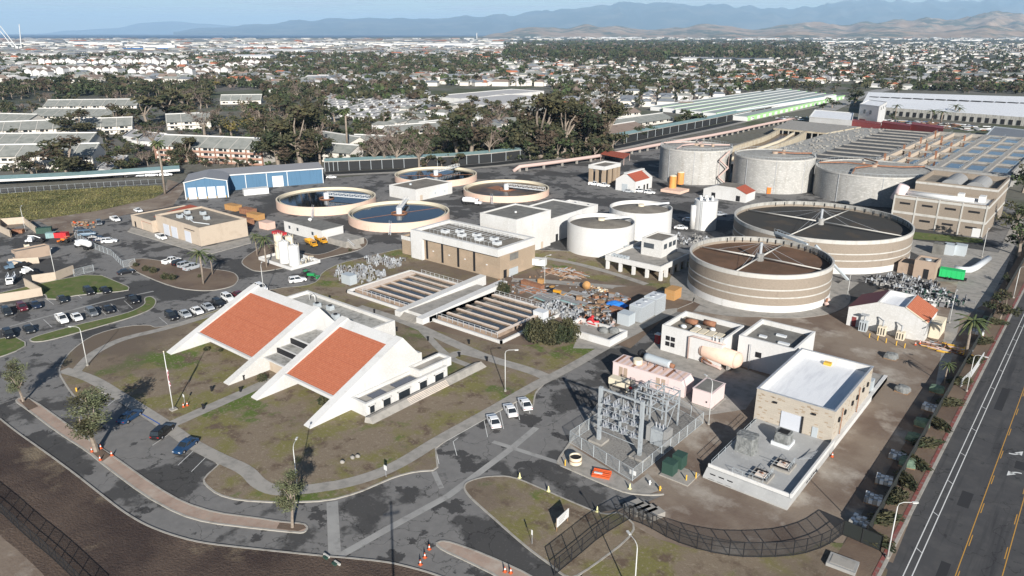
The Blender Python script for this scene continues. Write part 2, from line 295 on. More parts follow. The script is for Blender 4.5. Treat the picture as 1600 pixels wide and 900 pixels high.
# sea: left part of the horizon
mb=MB(); sea=[G(-400,66),G(0,65.5),G(200,63.5),G(330,61.5),G(420,59.5),G(560,58.6),G(700,57.3)]
sea=sea+[polar(10,50000),polar(-5,58000),polar(-30,58000),polar(-55,50000)]
mb.sheet(sea,-.3,'sea'); struct(mb.build('sea',origin=(0,0,0)))
from mathutils import noise as NZ
def ridge(name,pts,d,depth,key,seed,rough=.12,base=-2):
    """mountain range: skyline heights by (px, py) seen at distance d; real depth in front and behind"""
    rnd=random.Random(seed); cols_=[]
    xs=[];x=pts[0][0]
    while x<=pts[-1][0]: xs.append(x); x+=4
    ph=[rnd.uniform(0,6.28) for _ in range(40)]
    def H(px):
        for i in range(len(pts)-1):
            if pts[i][0]<=px<=pts[i+1][0]:
                t=(px-pts[i][0])/(pts[i+1][0]-pts[i][0]); t=t*t*(3-2*t); return pts[i][1]*(1-t)+pts[i+1][1]*t
        return pts[-1][1]
    rows=30; mbv=[]
    for x in xs:
        az=math.degrees(math.atan((x-800)/F)); el=(51.5-H(x))/F   # tan elevation approx
        hh=el*d/math.cos(R(az)); 
        for j in range(rows):
            t=j/(rows-1)            # 0 front foot .. 1 back foot
            dd=(d-depth*.7+depth*t)/math.cos(R(az))
            e=max(0,1-abs(t-.7)/.7) if t<.7 else max(0,1-(t-.7)/.3)
            p_=Vector((x*.022+seed*9,dd/d*9*(1 if d<20000 else .7),seed)); n=NZ.ridged_multi_fractal(p_,.9,2.1,6,1,2)-1.0
            z=base+max(0,hh*(e**.75)*(1+rough*2.2*n*(1-e*.62)))
            if j in(0,rows-1): z=base
            p=polar(az,dd); mbv.append((p[0],p[1],z))
    m=MB(); n=len(xs); m.add(mbv,[(i*rows+j,i*rows+j+1,(i+1)*rows+j+1,(i+1)*rows+j) for i in range(n-1) for j in range(rows-1)],key,True)
    return struct(m.build(name,origin=(0,0,0)))
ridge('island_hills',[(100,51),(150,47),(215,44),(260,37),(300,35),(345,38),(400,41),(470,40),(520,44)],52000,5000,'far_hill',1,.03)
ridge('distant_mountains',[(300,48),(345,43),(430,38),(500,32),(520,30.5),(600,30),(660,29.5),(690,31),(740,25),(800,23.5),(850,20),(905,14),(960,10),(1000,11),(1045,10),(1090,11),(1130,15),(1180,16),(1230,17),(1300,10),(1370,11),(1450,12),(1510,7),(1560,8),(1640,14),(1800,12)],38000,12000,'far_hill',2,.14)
ridge('brown_hills',[(740,55),(780,47),(830,38),(880,41),(910,36),(950,38),(1000,43),(1050,40),(1075,35),(1110,38),(1150,42),(1200,37),(1240,34),(1290,38),(1330,33),(1400,29),(1450,32),(1500,24),(1560,27),(1620,19),(1700,24),(1820,26)],17000,5200,'hill',3,.2)
ridge('foot_hills',[(980,57),(1050,50),(1120,46),(1160,49),(1220,43),(1280,47),(1350,41),(1420,45),(1500,38),(1560,42),(1640,36),(1800,40)],12500,2600,'hill',5,.2)
# haze: one closed box round everything
mb=MB(); mb.box(-70000,60000,-18000,70000,-12,1560,'white_paint'); hz=mb.build('haze',origin=(0,0,0))
hm=bpy.data.materials.new('haze_air'); hm.use_nodes=True; t=hm.node_tree; t.nodes.remove(t.nodes['Principled BSDF'])
pv=t.nodes.new('ShaderNodeVolumePrincipled'); pv.inputs['Color'].default_value=(.52,.76,1,1); pv.inputs['Density'].default_value=HAZE; pv.inputs['Anisotropy'].default_value=.0
t.links.new(pv.outputs[0],t.nodes['Material Output'].inputs['Volume']); hz.data.materials.clear(); hz.data.materials.append(hm)
stuff(hz,'pale blue haze over the far city and mountains','haze')
# clouds: thin high wisps on the far sky
cm=bpy.data.materials.new('cloud'); cm.use_nodes=True; t=cm.node_tree; b=t.nodes['Principled BSDF']; L=t.links.new
b.inputs['Base Color'].default_value=(.85,.87,.9,1); b.inputs['Roughness'].default_value=1
g=t.nodes.new('ShaderNodeNewGeometry'); mp=t.nodes.new('ShaderNodeMapping'); mp.inputs['Scale'].default_value=(.00005,.00005,.00005); n=t.nodes.new('ShaderNodeTexNoise'); n.inputs['Scale'].default_value=1; n.inputs['Detail'].default_value=7
r=t.nodes.new('ShaderNodeMapRange'); r.inputs['From Min'].default_value=.43; r.inputs['From Max'].default_value=.68; r.inputs['To Max'].default_value=.8
L(g.outputs['Position'],mp.inputs[0]); L(mp.outputs[0],n.inputs['Vector']); L(n.outputs['Fac'],r.inputs['Value']); 
tl=t.nodes.new('ShaderNodeBsdfTranslucent'); tl.inputs[0].default_value=(.92,.94,.97,1); tp_=t.nodes.new('ShaderNodeBsdfTransparent'); mx=t.nodes.new('ShaderNodeMixShader'); mx2=t.nodes.new('ShaderNodeMixShader'); mx2.inputs[0].default_value=.6
L(b.outputs[0],mx2.inputs[1]); L(tl.outputs[0],mx2.inputs[2]); L(r.outputs[0],mx.inputs[0]); L(tp_.outputs[0],mx.inputs[1]); L(mx2.outputs[0],mx.inputs[2]); L(mx.outputs[0],t.nodes['Material Output'].inputs[0]); M['cloud']=cm
mb=MB(); mb.sheet([polar(-70,160000),polar(-45,95000),polar(0,85000),polar(45,95000),polar(70,160000),polar(60,420000),polar(0,420000),polar(-60,420000)],5200,'cloud'); c=mb.build('clouds',origin=(0,0,0)); struct(c)
# ================================================================ SITE GROUND: base soil, asphalt, islands, kerbs, paths, street
mb=MB(); mb.sheet([(-900,-60),(120,-60),(120,1300),(-900,1300)],-.30,'ground'); struct(mb.build('terrain',origin=(0,0,0)))
mb=MB(); mb.sheet(GP([(-250,980),(1380,980),(1560,520),(1600,330),(1420,210),(1000,232),(850,245),(510,280),(285,290),(0,300),(-250,310)]),0,'asphalt'); struct(mb.build('plant_paving',origin=(0,0,0)))
# dark fresh seal coat / damp areas
mb=MB()
for p in ([(830,640),(895,575),(950,540),(1010,520),(1000,545),(930,600),(860,660),(820,670)],[(760,705),(700,745),(690,700),(740,668),(790,665)],[(1,640),(70,690),(130,735),(95,722),(20,668)],
          [(280,800),(400,812),(470,815),(520,790),(400,788),(310,768)],[(270,360),(420,330),(560,312),(600,300),(520,292),(380,318)],[(860,300),(1010,322),(1100,300),(1060,330),(980,345),(900,320)]):
    mb.sheet(chaikin(GP(p),3),.004,'asphalt_seal') if 0 else None
# dirt bank on the lower left
bank=GP([(-300,500),(0,655),(25,675),(75,710),(117,741),(160,775),(192,800),(225,820),(262,835),(312,849),(400,859),(507,870),(537,872),(605,879),(640,887),(682,899),(760,930),(800,1060),(-300,1060)])
mb=MB(); mb.sheet(bank,.12,'dirt_bank'); struct(mb.build('dirt_bank',origin=(0,0,0)))
mb=MB(); mb.sheet(chaikin(GP([(-300,760),(-60,770),(0,838),(30,862),(75,905),(110,960),(-100,1060),(-300,1060)]),1),.126,'yard_dirt'); struct(mb.build('dry_ground',origin=(0,0,0)))
mb=MB(); kerbline(mb,chaikin(bank[1:17],2,False),.3,0,.17,'kerb_concrete',False); struct(mb.build('bank_kerb',origin=(0,0,0)))
def island(name,pts,key='lawn',ck=2,h=.12,kerb=True,z0=0,world=False):
    p=pts if world else GP(pts)
    A=sum(p[i][0]*p[(i+1)%len(p)][1]-p[(i+1)%len(p)][0]*p[i][1] for i in range(len(p)))
    if A<0: p=p[::-1]
    if ck: p=chaikin(p,ck)
    m=MB(); m.sheet(p,h,key); struct(m.build(name,origin=(0,0,0)))
    if kerb:
        m=MB(); kerbline(m,p,.30,z0-.02,h+.03,'kerb_concrete'); struct(m.build(name+'_kerb',origin=(0,0,0)))
    return p
island('main_lawn',[(92,583),(96,568),(112,548),(140,527),(168,517),(200,510),(232,508),(245,513),(285,504),(350,481),(395,462),(430,451),(478,447),(497,440),(503,426),(530,412),(580,400),(630,388),(700,385),(860,392),(1090,400),(1090,470),(1052,486),(1000,515),(945,545),(862,590),(850,600),(838,612),(835,622),(833,635),(826,641),(822,620),(760,652),(680,697),(682,715),(684,735),(650,737),(618,745),(590,757),(560,770),(513,783),(440,786),(372,782),(340,773),(320,757),(318,748),(348,721),(255,665),(163,611),(148,619),(132,627),(118,622),(105,605)],'lawn',1)
island('median',[(24,627),(30,622),(47,622),(121,675),(150,696),(175,712),(245,762),(287,786),(337,802),(400,810),(437,816),(475,819),(481,825),(476,832),(467,833),(400,826),(325,817),(280,804),(225,774),(160,725),(139,707),(89,675),(40,638)],'pavers',1)
for nm,p in (('tree_pit',[(30,626),(46,624),(60,636),(45,642)]),('planting_pit',[(139,704),(156,700),(174,712),(160,722)]),('tree_bed',[(437,818),(474,821),(479,826),(466,831),(432,827)])):
    mb=MB(); mb.sheet(GP(p),.15,'soil'); struct(mb.build(nm,origin=(0,0,0)))
island('entry_median',[(680,850),(690,846),(705,848),(760,868),(830,900),(900,945),(870,960),(780,902),(725,875),(692,860)],'pavers',1)
island('sign_lawn',[(725,765),(727,756),(740,750),(762,745),(800,744.5),(857,769),(905,790),(945,806),(970,800),(1000,830),(900,905),(880,900),(862,884),(832,863),(800,836),(762,802),(735,778)],'lawn',2)
island('front_verge',[(900,905),(960,845),(978,815),(1040,850),(1150,870),(1240,868),(1300,842),(1390,880),(1375,935),(1300,1060),(850,1060)],'lawn',1,h=.1,kerb=False)
island('service_yard',[(870,725),(888,692),(958,600),(985,572),(1030,530),(1055,503),(1075,487),(1180,490),(1300,487),(1400,440),(1500,440),(1560,455),(1500,640),(1470,690),(1395,880),(1300,846),(1240,870),(1150,870),(1040,850),(975,815),(930,802),(1000,790),(1037,774),(1012,774),(980,771),(950,760),(900,738)],'yard_dirt',0,h=.05,kerb=False)
mb=MB(); kerbline(mb,chaikin(GP([(1037,773),(1012,774),(980,771),(950,760),(900,738),(870,725),(876,712),(958,600),(985,572),(1030,530),(1055,503)]),1,False),.34,0,.17,'kerb_concrete',False); struct(mb.build('yard_kerb',origin=(0,0,0)))
mb=MB(); mb.sheet(GP([(893,690),(985,753),(1098,662),(1010,612),(958,600)]),.07,'gravel'); struct(mb.build('substation_gravel',origin=(0,0,0)))
mb=MB(); mb.sheet(GP([(1000,606),(958,600),(985,572),(1030,530),(1200,590),(1165,640),(1098,650)]),.06,'concrete'); struct(mb.build('equipment_pad',origin=(0,0,0)))
mb=MB(); mb.sheet(GP([(872,725),(890,695),(990,757),(1012,740),(1035,765),(1012,773),(980,770)]),.062,'concrete'); struct(mb.build('kerb_walk',origin=(0,0,0)))
# left car-park islands
island('lot_island',[(-40,540),(20,525),(45,538),(20,552),(-40,570)],'green_lawn',1)
island('car_park_verge',[(45,529),(120,508),(200,490),(228,476),(225,466),(236,463),(245,470),(240,482),(210,495),(140,515),(75,533),(50,535)],'green_lawn',2)
island('upper_verge',[(-40,478),(0,473),(70,458),(75,470),(130,460),(200,455),(202,449),(193,445),(150,427),(72,441),(-40,468)],'green_lawn',1)
island('shrub_verge',[(196,418),(212,402),(280,412),(325,420),(365,425),(374,436),(365,448),(325,456),(270,450)],'soil',2)
island('chemical_island',[(377,413),(380,404),(420,378),(470,395),(500,400),(545,382),(560,372),(572,372),(575,382),(560,392),(500,405),(440,420),(400,426)],'soil',2)
island('maintenance_apron',[(205,356),(290,377),(315,388),(390,372),(392,380),(330,397),(305,393),(240,374),(200,362)],'concrete',0)
# lower shed yard and bare dirt strip by the reeds
mb=MB(); mb.sheet(GP([(-200,385),(0,345),(60,343),(150,328),(255,304),(262,280),(292,290),(270,322),(200,335),(150,345),(110,372),(60,345),(0,362),(-200,400)]),.03,'yard_dirt'); struct(mb.build('bare_dirt',origin=(0,0,0)))
mb=MB(); mb.sheet(GP([(-300,300),(0,303),(150,294),(252,290),(258,300),(240,310),(150,330),(60,343),(0,350),(-300,390)]),.04,'reed'); struct(mb.build('marsh_ground',origin=(0,0,0)))
# paths
def path(name,pts,w_,key='concrete',ck=2,z=.16):
    line=chaikin(GP(pts),ck,False) if ck else GP(pts); m=MB(); strip(m,line,w_,z,key)
    return struct(m.build(name,origin=(0,0,0)))
path('front_walk',[(98,579),(125,586),(150,596),(196,625),(262,667),(300,695),(345,718),(385,735),(405,758),(432,769),(480,766),(540,757),(590,742),(632,722),(682,690),(760,647),(835,603),(865,588)],2.6)
path('lamp_walk',[(118,583),(130,568),(146,552),(190,530),(260,514),(340,490),(400,468),(430,459)],2.3,z=.163)
path('entry_walk',[(262,667),(300,650),(400,606),(425,594)],2.8,z=.167)
path('basin_walk',[(560,480),(640,505),(700,533),(760,560),(830,580),(858,592)],2.9,z=.163)
path('long_walk',[(858,592),(900,570),(940,546),(1000,515)],2.5,z=.166)
path('back_walk',[(655,512),(700,560),(735,573)],1.8,z=.169)
path('lawn_spur',[(700,560),(720,550),(760,560)],2.5,z=.172)
mb=MB(); mb.sheet(GP([(895,545),(905,522),(960,512),(1040,484),(1058,482),(1058,488),(990,522),(948,546)]),.143,'concrete'); struct(mb.build('valve_apron',origin=(0,0,0)))
mb=MB(); mb.sheet(GP([(655,512),(735,450),(790,435),(850,420),(940,440),(1100,470),(1080,490),(1050,487),(985,545),(900,520),(830,540),(780,538)]),.125,'soil'); struct(mb.build('scrap_yard_ground',origin=(0,0,0)))
path('yard_track',[(800,438),(850,440),(920,446),(1000,452),(1090,470)],3.4,z=.15)
path('tank_walk',[(848,403),(900,412),(960,428),(1010,445)],2.4,z=.153)
mb=MB(); m_=chaikin(GP([(948,450),(1010,446),(1030,452),(1020,462),(985,462)]),2); mb.sheet(m_,.157,'soil'); struct(mb.build('soil_bed',origin=(0,0,0)))
path('digester_walk',[(1075,480),(1150,492),(1220,490),(1290,470),(1330,440)],4.5,z=.10)
mb=MB(); mb.ring(-73.9,202,.0,.13,25,19,'concrete',72); struct(mb.build('filter_apron',origin=(0,0,0)))
# gutters (concrete strips let into the asphalt)
GZ=[.006]
def gutter(name,pts,w_): m=MB(); strip(m,GP(pts),w_,GZ[0],'grey_concrete'); GZ[0]+=.004; struct(m.build(name,origin=(0,0,0)))
gutter('drive_gutter',[(530,869),(610,824),(700,775),(800,700),(838,668)],1.3)
gutter('cross_gutter',[(523,868),(519,784)],1.75)
gutter('side_gutter',[(678,737),(690,763)],.9)
gutter('gate_gutter',[(770,690),(870,722),(960,760)],1.0)
gutter('lot_gutter',[(-20,520),(60,498),(160,472),(240,455)],.8)
gutter('culvert_apron',[(519,880),(470,960)],1.6)
# painted stall lines
mb=MB()
def line(a,b,w_=.11,key='road_white',z=.008): strip(mb,[G(*a),G(*b)],w_,z,key)
for a,b in (((163,611),(147,624)),((168,614),(152,627)),((183,622),(168,634)),((207,636),(190,648)),((272,673),(238,696)),((310,697),(278,727)),((328,708),(299,737)),((348,720),(320,746))): line(a,b)
 
for a in ((680,697),(756,655),(781,642),(806,628),(822,618)): line(a,(a[0]+6,a[1]+28))
line((708,690),(716,684)); line((708,690),(714,712)); line((680,699),(822,619),.14)
for i in range(14): x=15+i*13.2; y=524-i*3.3; line((x,y),(x+11,y-9)) if 0 else None
for i in range(10): x=262+i*17; y=507-i*5.4; line((x,y),(x-13,y-11),.09)
for i in range(9): x=4+i*22; y=482-i*4.8; line((x,y-2),(x+14,y+8),.09)
for i in range(8): x=60+i*21; y=516-i*4.9; line((x,y),(x-13,y-12),.09)
struct(mb.build('stall_markings',origin=(0,0,0)))
mb=MB(); strip(mb,[G(222,648),G(250,664)],.22,.185,'blue_paint'); struct(mb.build('accessible_kerb_paint',origin=(0,0,0)))
# the street on the right: runs along world y at x -13.6 .. +12
SX=-13.3
mb=MB(); mb.sheet([(SX,-60),(14,-60),(14,1400),(SX,1400)],.03,'street_asphalt'); struct(mb.build('street',origin=(0,0,0)))
mb=MB(); mb.box(SX-.45,SX,-60,600,-.05,.17,'kerb_concrete'); struct(mb.build('street_kerb',origin=(0,0,0)))
mb=MB(); mb.box(SX-1.0,SX-.45,-60,600,-.05,.155,'red_kerb'); struct(mb.build('street_edge',origin=(0,0,0)))
mb=MB(); mb.sheet([(SX-6,-60),(SX-1.0,-60),(SX-1.0,600),(SX-6,600)],.11,'soil'); struct(mb.build('street_verge',origin=(0,0,0)))
mb=MB()
def sl_(x,y0,y1,w_,key): mb.sheet([(x-w_/2,y0),(x+w_/2,y0),(x+w_/2,y1),(x-w_/2,y1)],.036,key)
BX=-11.0
sl_(BX,-60,600,.14,'road_white'); sl_(BX+.95,-60,600,.14,'road_white')
for y in range(-50,600,11): mb.sheet([(BX+.07,y+.6),(BX+.88,y),(BX+.88,y+.15),(BX+.07,y+.75)],.0365,'road_white')
for x0,sg in ((-5.5,1),(-.55,-1)):
    sl_(x0,-60,600,.12,'road_yellow')
    for y in range(-50,600,10): sl_(x0+.28*sg,y,y+3.2,.12,'road_yellow')
def arrow(cx,cy,sg):
    pts=[]
    for t in range(9): a=t/8*1.3; pts.append((cx+sg*(-.9+1.5*math.sin(a)*1.0),cy+sg*(-.2+1.5*(1-math.cos(a)))))
    strip(mb,pts,.34,.0362,'road_white'); e=pts[-1]; d=math.atan2(pts[-1][1]-pts[-2][1],pts[-1][0]-pts[-2][0])
    mb.face([(e[0]+math.cos(d+a)*r_,e[1]+math.sin(d+a)*r_,.0362) for a,r_ in ((0,1.25),(2.2,.75),(-2.2,.75))],'road_white')
a=G(1585,710); arrow(a[0]+.1,a[1],1); a=G(1583,737); arrow(a[0]+.3,a[1],-1)
struct(mb.build('street_markings',origin=(0,0,0)))
# inner road at the right, behind the kiosk
mb=MB(); mb.sheet(GP([(1395,370),(1560,395),(1590,330),(1600,345),(1568,430),(1545,470),(1500,500),(1470,640),(1455,640),(1480,500),(1500,430),(1395,380)]),.055,'concrete'); struct(mb.build('service_road',origin=(0,0,0)))
mb=MB(); mb.sheet(GP([(1400,372),(1420,362),(1480,368),(1535,374),(1537,380),(1500,379)]),.13,'green_lawn'); struct(mb.build('grass_strip',origin=(0,0,0)))
# ================================================================ BUILDINGS OF THE PLANT
def W(name,label,cat,x,y,z=0,group=None): return T(name,label,cat,(x,y,z),0,group,world=True)
def fr(b,x0,x1,z0,z1,y,key,frame='white_paint',d=.05,axis='y',par=None,name='window'):
    """opening on a wall facing -y (axis y) or +x (axis x): dark pane slightly proud with a frame"""
    m=MB(); g=MB()
    if axis=='y':
        g.box(x0,x1,y-d,y+.02,z0,z1,key)
        for q in ((x0-.08,x0,z0-.08,z1+.08),(x1,x1+.08,z0-.08,z1+.08),(x0,x1,z0-.08,z0),(x0,x1,z1,z1+.08)): m.box(q[0],q[1],y-d-.04,y+.02,q[2],q[3],frame)
    else:
        g.box(y-.02,y+d,x0,x1,z0,z1,key)
        for q in ((x0-.08,x0,z0-.08,z1+.08),(x1,x1+.08,z0-.08,z1+.08),(x0,x1,z0-.08,z0),(x0,x1,z1,z1+.08)): m.box(y-.02,y+d+.04,q[0],q[1],q[2],q[3],frame)
    o=g.build(name,b); m.build('frame',o,origin=(0,0,0) if 0 else None) if 0 else None
    mo=m.build('frame',b); 
    return o
def roof_unit(b,x,y,z,L=1.6,Wd=1.4,H=1.1,key='galv',name='air_conditioner'):
    m=MB(); m.box(x-L/2,x+L/2,y-Wd/2,y+Wd/2,z,z+H,key); m.cyl(x,y,z+H,z+H+.15,min(L,Wd)*.36,'dark',12); m.box(x-L/2-.04,x+L/2+.04,y-Wd/2+.2,y+Wd/2-.2,z+.25,z+.4,'steel'); m.build(name,b)
# ---- administration building: two tiled roofs between white raking fins
ad=W('administration_building','white office building with two sloping orange tiled roofs held between raking white fins','office building',-133,80)
def fin(x0,x1):
    prof=[(69.6,0),(69.6,.3),(77,3.65),(90.8,9.75),(93.5,10.75),(97.6,5.9),(98.6,5.7),(98.6,0),(77.5,0)]
    m=MB(); n=len(prof); vs=[(x0,y,z) for y,z in prof]+[(x1,y,z) for y,z in prof]
    m.add(vs,[tuple(range(n)),tuple(range(2*n-1,n-1,-1))]+[(i,n+i,n+(i+1)%n,(i+1)%n) for i in range(n)],'white_wall'); m.build('fin',ad)
units=((-158.9,-136.4),(-123.9,-108.2))
for x0,x1 in units:
    fin(x0-2.1,x0); fin(x1,x1+2.0)
    m=MB(); m.face([(x0,76.9,3.35),(x1,76.9,3.35),(x1,91.2,9.35),(x0,91.2,9.35)],'tile_roof'); m.face([(x0,76.9,3.1),(x0,91.2,9.1),(x1,91.2,9.1),(x1,76.9,3.1)],'white_wall')
    for k in range(9): # tile courses
        t=(k+.5)/9
        y=76.9+14.3*t; z=3.35+6*t
        m.box(x0,x1,y,y+.06,z-.02,z+.05,'tile_roof')
    m.build('tiled_roof',ad)
    m=MB(); m.box(x0,x1,76.35,76.9,2.75,3.45,'white_wall'); m.build('eave_beam',ad)
    m=MB(); m.add([(x0,91.2,9.35),(x1,91.2,9.35),(x1,93.5,10.4),(x0,93.5,10.4),(x0,97.4,5.7),(x1,97.4,5.7),(x1,98.2,4.9),(x0,98.2,4.9),(x0,98.2,0),(x1,98.2,0)],[(0,1,2,3),(3,2,5,4),(4,5,7,6),(6,7,9,8)],'white_wall'); m.build('ridge_slope',ad)
    m=MB(); m.box(x0,x1,80.2,80.5,0,3.6,'tan_wall'); m.build('front_wall',ad)
    for k in range(6):
        xx=x0+1.2+k*(x1-x0-2.4)/6
        g=MB(); g.box(xx+.2,xx+(x1-x0-2.4)/6-.2,80.05,80.2,.3,3.0,'glass'); g.build('window',ad)
# link between the two halves: flat grey slabs stepping up
m=MB(); xa,xb=-134.4,-126.0
for (y0,y1,z) in ((78.2,81.6,3.3),(82.2,85.2,4.3),(85.8,92.3,5.5)):
    m=MB(); m.box(xa,xb,y0,y1,z,z+.3,'white_wall'); m.sheet([(xa+.4,y0+.35),(xb-.4,y0+.35),(xb-.4,y1-.3),(xa+.4,y1-.3)],z+.304,'stained_concrete'); m.build('link_roof',ad)
for y0 in (81.6,85.2):
    m=MB(); m.box(xa,xb,y0+.1,y0+.4,2,4.6 if y0<84 else 5.7,'dark'); m.build('clerestory',ad)
m=MB(); m.box(xa+.3,xb-.3,79.4,92.3,0,3.2,'tan_wall'); m.build('entrance_hall',ad)
m=MB(); m.parapet(-161,-126.3,98.3,109,0,4.8,.7,'white_wall','stained_concrete',4.0); m.build('rear_wing',ad)
for x,y in ((-150,104),(-146,105),(-140,102)): roof_unit(ad,x,y,4.0)
m=MB(); m.tube([(-156,106,4),(-156,106,5.6),(-154.8,106,6.2),(-153.6,106,5.6),(-153.6,106,4)],.12,'white_paint',8); m.build('vent_pipe',ad)
# annex along the right side
m=MB(); m.parapet(-106.3,-101.6,79.2,101.5,0,2.9,.55,'white_wall','concrete',2.2); m.build('side_wing',ad)
m=MB(); m.parapet(-106.3,-102.6,94.5,103.8,2.0,3.9,.5,'white_wall','concrete',3.3); m.build('upper_wing',ad)
for y0,y1 in ((80.0,81.3),(83.4,85.4),(87.4,90.6),(93.2,95.4),(97.6,100.3)):
    g=MB(); g.box(-101.62,-101.55,y0,y1,.5,2.1,'glass'); w_=g.build('window',ad)
    g=MB(); g.box(-101.6,-101.35,y0-.15,y0,.3,2.3,'white_wall'); g.box(-101.6,-101.35,y1,y1+.15,.3,2.3,'white_wall'); g.box(-101.6,-101.35,y0-.15,y1+.15,2.1,2.35,'white_wall'); g.build('window_frame',ad)
for y0,y1 in ((82.5,86),(88.5,94),(96,101)):
    g=MB(); g.box(-105.2,-103.0,y0,y1,2.22,2.3,'solar'); g.build('skylight',ad)
# ramp wall beside it
rw=W('ramp_wall','long pale sloping concrete ramp wall beside the right wing of the tiled office building','wall',-101,94)
m=MB(); m.add([(-100.3,77.6,0),(-98.4,78.2,0),(-98.6,111,0),(-100.4,109,0),(-100.3,77.9,1.1),(-99.6,78.3,1.1),(-99.8,110.3,1.3),(-100.4,109,1.3)],[(0,1,5,4),(1,2,6,5),(2,3,7,6),(3,0,4,7),(4,5,6,7)],'concrete'); m.build('sloping_wall',rw)
m=MB()
for k in range(5): m.box(-99.75+.22*k,-99.55+.22*k,88,99,1.0-.22*k,1.16-.22*k,'peach_top')
m.build('step_course',rw)
def bollard(px,py,n):
    x,y=G(px,py); return x,y
def mkbol():
    b=T('path_light','','path light'); m=MB(); m.box(-.16,.16,-.16,.16,0,.85,'dark'); m.build('post',b); m=MB(); m.box(-.22,.22,-.22,.22,.85,1.05,'dark'); m.build('lamp_head',b); return b
PB=Proto(mkbol)
bl=[((381,594),'beside the foot of the second white fin'),((376,613),'where the entrance walk meets the roof fins'),((331,612),'on the lawn left of the entrance walk'),((318,640),'at the lower left end of the entrance walk'),((472,412),'on the grass by the road above the rear wing'),((515,468),'on the grass behind the rear wing'),((585,490),'by the walk below the open basins, highest of the row'),((595,510),'at the bend of the walk behind the right hand roof'),((620,518),'at the tip of the kidney shaped lawn bed'),((669,533),'on the walk in front of the white walkway end'),((733,538),'on the lawn just below the right hand basins'),((761,565),'beside the walk above the tall lamp'),((718,558),'at the top end of the ramp wall')]
for p,l in bl: g_=G(*p); PB.put((g_[0],g_[1],.15),0,'small black box-topped path light '+l,'black path lights around the office building')
# ---- headworks / blower building
hx0,hx1,hy0,hy1,hz=-173.5,-136.0,159.4,176.5,9.6
b=W('blower_building','tan brick building with deep white parapet and dark slit windows, behind the open basins','plant building',-155,159.4)
m=MB(); m.parapet(hx0,hx1,hy0-1.0,hy1,hz-2.3,hz,1.2,'white_wall','gravel_roof',hz-1.0); m.face([(hx0,hy0-1,hz-2.3),(hx0,hy1,hz-2.3),(hx1,hy1,hz-2.3),(hx1,hy0-1,hz-2.3)],'white_wall'); m.build('parapet',b)
m=MB(); m.box(hx0+.05,hx1-.05,hy0,hy1-.05,0,hz-2.3,'brown_brick'); m.build('brick_wall',b)
m=MB(); m.box(hx0,hx0+5.2,hy0-1.0,hy0,0,hz-2.3,'white_wall'); m.build('white_pier',b)
for fx in (.16,.345,.53,.71):
    x=hx0+(hx1-hx0)*fx
    g=MB(); g.box(x,x+.9,hy0-.03,hy0+.1,.6,hz-2.3,'dark'); g.build('slit_window',b)
for fx in (.25,.44,.62,.86):
    x=hx0+(hx1-hx0)*fx; g=MB(); g.box(x-.25,x+.25,hy0-.2,hy0,3.6,3.9,'white_paint'); g.build('wall_light',b)
g=MB(); g.box(hx1-.02,hx1+.06,161.0,162.4,0,2.6,'dark'); g.build('door',b)
g=MB(); g.box(hx1-.02,hx1+.05,164.0,168,4.9,7.0,'grey_roof'); g.build('louvre',b)
g=MB(); g.box(hx1-.02,hx1+.3,163.6,167.6,0,2.4,'galv'); g.build('metal_cabinet',b)
m=MB()
for k in range(16): x=hx0+6+k*1.8; m.bar((x,hy0+2,hz+.6),(x,hy1-3,hz+.6),.05,'light_steel'); m.bar((x,hy0+2,hz-.9),(x,hy0+2,hz+.6),.05,'light_steel'); m.bar((x,hy1-3,hz-.9),(x,hy1-3,hz+.6),.05,'light_steel')
for k in range(5): y=hy0+2+k*3; m.bar((hx0+6,y,hz+.6),(hx0+33,y,hz+.6),.05,'light_steel')
m.build('roof_cage',b)
for k in range(7): roof_unit(b,hx0+9+k*3.7,hy0+6+(k%2)*3,hz-1.0,2.4,1.8,1.0,'light_steel','rooftop_fan')
m=MB(); m.parapet(hx0-6,hx0,hy0+.5,hy0+12,0,6.2,.4,'brown_brick','grey_roof',5.6); m.build('side_wing',b)
m=MB(); m.box(hx0-6.05,hx0-.02,hy0+.4,hy0+12.1,5.2,6.25,'white_wall') if 0 else m.box(hx0-6.1,hx0-.05,hy0+.38,hy0+.5,5.0,6.3,'white_wall'); m.build('fascia',b)
# ---- two white blocks behind it
b=W('white_process_building','tall plain white block with grey flat roof directly behind the tan brick building','plant building',-155,181)
m=MB(); m.parapet(-163,-147.1,180.7,199.5,0,12.7,.4,'white_wall','grey_roof',12.2); m.build('wall',b)
g=MB(); g.box(-147.12,-147.04,194,195.2,0,2.4,'tan_wall'); g.build('door',b); g=MB(); g.cyl(-155,190,12.2,12.7,.4,'white_paint'); g.build('roof_vent',b)
b=W('low_white_building','lower white flat roofed block between the tall white block and the round white tanks','plant building',-160,202)
m=MB(); m.parapet(-168,-148.9,202.0,229,0,8.7,.4,'white_wall','grey_roof',8.2); m.build('wall',b)
g=MB(); g.box(-148.92,-148.84,205,206.4,0,2.5,'dark'); g.build('door',b)
b=W('pump_deck','small white walled roof deck crowded with grey pumps, beside the two white tanks','plant building',-168,236)
m=MB(); m.parapet(-172,-158,232,246,0,5,.35,'white_wall','concrete',3.9); m.build('wall',b)
for k in range(6): roof_unit(b,-170+k*2.1,235+(k%3)*3,3.9,1.3,1.2,1.6,'galv','pump')
